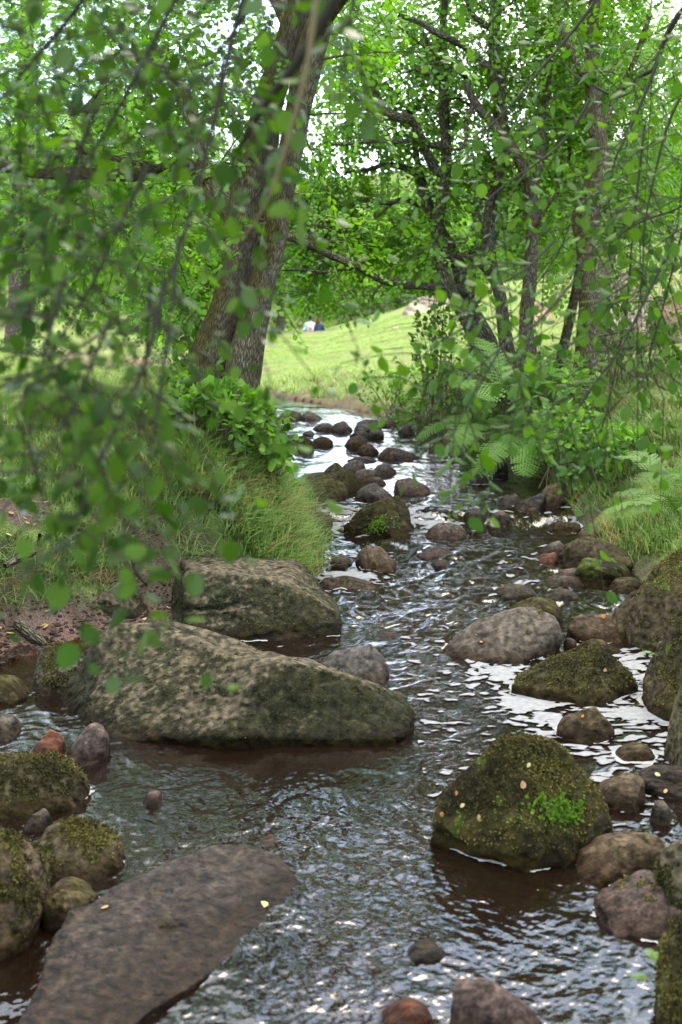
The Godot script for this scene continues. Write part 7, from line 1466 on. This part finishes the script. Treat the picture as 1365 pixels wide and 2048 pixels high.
func sitter(label: String, at: Vector3, turn: float, scale: float, woman: bool) -> void:
	var t := thing("person", label, "person", at, "two people sitting at the edge of the meadow")
	t.rotation.y = turn
	t.scale = Vector3.ONE * scale
	var skin := Color(0.45, 0.27, 0.19)
	var wear := Color(0.05, 0.06, 0.12) if woman else Color(0.62, 0.7, 0.78)
	var legs := Color(0.04, 0.045, 0.07) if woman else Color(0.13, 0.1, 0.08)
	# seated on the ground with the knees drawn up, facing -z
	var caps := [
		[Vector3(0, 0.1, 0), Vector3(0, 0.3, 0.02), 0.15, 0.14], [Vector3(-0.1, 0.46, 0.0), Vector3(0.1, 0.46, 0.0), 0.12, 0.12], [Vector3(0, 0.3, 0.02), Vector3(0, 0.46, 0), 0.15, 0.15],
		[Vector3(0, 0.55, -0.01), Vector3(0, 0.64, -0.03), 0.05, 0.05], [Vector3(0, 0.72, -0.04), Vector3(0, 0.78, -0.03), 0.075, 0.08], [Vector3(0, 0.71, -0.12), Vector3(0, 0.735, -0.125), 0.012, 0.01],
		[Vector3(-0.09, 0.1, -0.05), Vector3(-0.12, 0.36, -0.42), 0.09, 0.065], [Vector3(0.09, 0.1, -0.05), Vector3(0.12, 0.36, -0.42), 0.09, 0.065],
		[Vector3(-0.12, 0.36, -0.42), Vector3(-0.12, 0.06, -0.55), 0.06, 0.045], [Vector3(0.12, 0.36, -0.42), Vector3(0.12, 0.06, -0.55), 0.06, 0.045],
		[Vector3(-0.12, 0.05, -0.55), Vector3(-0.13, 0.04, -0.72), 0.045, 0.035], [Vector3(0.12, 0.05, -0.55), Vector3(0.13, 0.04, -0.72), 0.045, 0.035],
		[Vector3(-0.2, 0.48, 0.0), Vector3(-0.27, 0.25, -0.06), 0.06, 0.045], [Vector3(0.2, 0.48, 0.0), Vector3(0.27, 0.25, -0.06), 0.06, 0.045],
		[Vector3(-0.27, 0.25, -0.06), Vector3(-0.1, 0.33, -0.32), 0.042, 0.03], [Vector3(0.27, 0.25, -0.06), Vector3(0.1, 0.33, -0.32), 0.042, 0.03],
		[Vector3(-0.1, 0.33, -0.32), Vector3(-0.02, 0.34, -0.38), 0.03, 0.02], [Vector3(0.1, 0.33, -0.32), Vector3(0.02, 0.35, -0.38), 0.03, 0.02],
	]
	var paint := func(p: Vector3) -> Color:
		if p.y > 0.585: return skin
		if p.z < -0.14 and p.y < 0.4 and absf(p.x) > 0.04 and not (p.z > -0.3 and p.y > 0.3): return legs
		if p.y < 0.14: return legs
		if not woman and p.z > 0.08 and absf(p.x + 0.01) < 0.07 and p.y > 0.2 and p.y < 0.37: return Color(0.5, 0.2, 0.13)
		if p.z < -0.3: return skin
		return wear
	put("body", blob(caps, 0.03, 42.0, paint), M.cloth, t)
	var hair := []
	if woman:
		hair = [[Vector3(0, 0.79, -0.01), Vector3(0, 0.7, 0.05), 0.085, 0.08], [Vector3(0, 0.68, 0.06), Vector3(0, 0.4, 0.13), 0.075, 0.05], [Vector3(-0.05, 0.68, 0.05), Vector3(-0.08, 0.45, 0.1), 0.05, 0.03], [Vector3(0.05, 0.68, 0.05), Vector3(0.08, 0.45, 0.1), 0.05, 0.03]]
	else:
		hair = [[Vector3(0, 0.79, -0.02), Vector3(0, 0.73, 0.02), 0.082, 0.07]]
	var hc := Color(0.1, 0.045, 0.025) if woman else Color(0.025, 0.022, 0.03)
	put("hair", blob(hair, 0.025, 60.0, func(_p): return hc), M.cloth, t)

# ------------------------------------------------------------------ sky
func sky_texture() -> ImageTexture:
	var f := FastNoiseLite.new()
	f.frequency = 1.0
	f.fractal_octaves = 5
	f.seed = 12
	var im := Image.create(512, 256, false, Image.FORMAT_RGBF)
	for y in 256:
		var el := PI * (0.5 - (y + 0.5) / 256.0)
		for x in 512:
			var az := TAU * (x + 0.5) / 512.0
			var q := Vector3(cos(el) * cos(az), absf(sin(el)) * 1.8, cos(el) * sin(az)) * 1.6
			var c := clampf(0.42 + 1.0 * f.get_noise_3dv(q), 0.0, 1.0)
			c = c * c * (3.0 - 2.0 * c)
			im.set_pixel(x, y, Color(0.72, 0.95, 1.34).lerp(Color(1.3, 1.3, 1.32), c))
	return ImageTexture.create_from_image(im)

func _ready() -> void:
	var cam := Camera3D.new()
	cam.name = "camera"
	cam.position = Vector3(0, 2.0, 0)
	cam.rotation.x = -atan(424.0 / 2844.4)
	cam.near = 0.05
	cam.far = 900.0
	var lens := CameraAttributesPhysical.new()
	lens.frustum_focal_length = 33.33
	lens.frustum_focus_distance = 8.0
	lens.exposure_aperture = 2.6
	lens.frustum_near = 0.05
	lens.frustum_far = 900.0
	cam.attributes = lens
	add_child(cam)
	cam.current = true
	var env := Environment.new()
	env.background_mode = Environment.BG_SKY
	env.sky = Sky.new()
	var pano := PanoramaSkyMaterial.new()
	pano.panorama = sky_texture()
	env.sky.sky_material = pano
	env.background_energy_multiplier = 1.0
	env.tonemap_mode = Environment.TONE_MAPPER_LINEAR
	env.tonemap_exposure = 4.4
	env.sdfgi_enabled = true
	env.ssao_enabled = true
	env.ssil_enabled = true
	var we := WorldEnvironment.new()
	we.name = "environment"
	we.environment = env
	add_child(we)
	var sun := DirectionalLight3D.new()
	sun.name = "sun"
	sun.light_color = Color(1.0, 0.93, 0.8)
	sun.light_energy = 0.5
	sun.light_angular_distance = 40.0
	sun.shadow_enabled = true
	sun.rotation_degrees = Vector3(-60, 165, 0)
	add_child(sun)

	n_big.seed = 11; n_big.frequency = 0.05; n_big.fractal_octaves = 3
	n_mid.seed = 21; n_mid.frequency = 0.45; n_mid.fractal_octaves = 3
	n_fine.seed = 31; n_fine.frequency = 0.8; n_fine.fractal_octaves = 3
	n_ridge.seed = 41; n_ridge.frequency = 1.0; n_ridge.fractal_type = FastNoiseLite.FRACTAL_RIDGED; n_ridge.fractal_octaves = 3
	var t0 := Time.get_ticks_msec()
	make_materials()
	make_leaves()
	make_ground()
	make_water()
	print("ground, water ", Time.get_ticks_msec() - t0)
	for i in ROCKS.size(): make_rock(ROCKS[i], i)
	print("rocks ", Time.get_ticks_msec() - t0)
	foam_sheet("white plates of foam gathered in the pool between the boulders", 0, 0.35, 1.75, 5.2, 8.2, 0.012)
	foam_sheet("white foam apron beside the table boulder", 1, -0.35, 0.4, 9.1, 9.95, 0.012)
	foam_sheet("flecks of white water in the rapids", 2, -1.1, 1.9, 7.6, 19.5, 0.022)
	foam_rings()
	for i in ROCKS.size():
		if ROCKS[i][1].begins_with("mossy domed"): moss_plants("small bright green plants growing on the mossy domed boulder", i, Vector3(0.45, 0.45, 0.75), 0.22, 420, 0.016, 31)
		if ROCKS[i][1].begins_with("steep mossy boulder with a bright"): moss_plants("bright moss patch on the steep mossy boulder in the rapids", i, Vector3(-0.15, 0.4, 0.8), 0.25, 200, 0.014, 32)
	print("foam ", Time.get_ticks_msec() - t0)
	for i in TREES.size(): make_tree(TREES[i], i)
	print("trees ", Time.get_ticks_msec() - t0)
	for i in ROOTS.size():
		var s: Array = ROOTS[i]
		var u: Array = unpack4(s[2])
		var rp: PackedVector3Array = u[0]
		var b0 := rp[0]
		for k in rp.size(): rp[k] -= b0
		var rg := Geo.new()
		tube(rg, rp, u[1], 0, 0.02, 0.35)
		var ro := put(s[0], rg.mesh(), M.bark)
		ro.position = b0
		tag(ro, s[1], "root" if s[0] == "tree_root" else "driftwood")
	make_grass()
	make_litter()
	print("grass ", Time.get_ticks_msec() - t0)
	for i in SHRUBS.size():
		var s: Array = SHRUBS[i]
		make_shrub(s[0], s[1], s[2], s[3], s[4], s[5], s[6], s[7], 800 + i)
	for i in FERNS.size():
		var s: Array = FERNS[i]
		make_fern(s[0], s[1], s[2], s[3], s[4], s[5], 900 + i)
	print("plants ", Time.get_ticks_msec() - t0)
	for i in BRANCHES.size(): make_branch(BRANCHES[i], i)
	print("branches ", Time.get_ticks_msec() - t0)
	for i in FALLEN.size():
		var s: Array = FALLEN[i]
		rng.seed = 400 + i
		var o := put("fallen_leaf", leaf_near[i % 4], M.dead_leaf)
		var m := M.dead_leaf.duplicate() as StandardMaterial3D
		m.albedo_color = Color(s[3].r * 0.6, s[3].g * 0.55, s[3].b * 0.5).linear_to_srgb()
		o.material_override = m
		var nn: Vector3 = s[2]
		var dir := nn.cross(Vector3(rng.randf_range(-1, 1), 0.2, rng.randf_range(-1, 1))).normalized()
		o.transform = Transform3D(facing(dir, nn + jit(0.45), s[4] * 0.85), s[1] + nn * 0.008)
		tag(o, s[0], "leaf", "fallen leaves on the rocks")
	sitter("seated person seen from behind in a pale blue shirt with an orange print", PEOPLE[0], 0.15, 0.95, false)
	sitter("seated person with long auburn hair and a navy jacket", PEOPLE[1], -0.25, 0.9, true)
	print("all ", Time.get_ticks_msec() - t0)
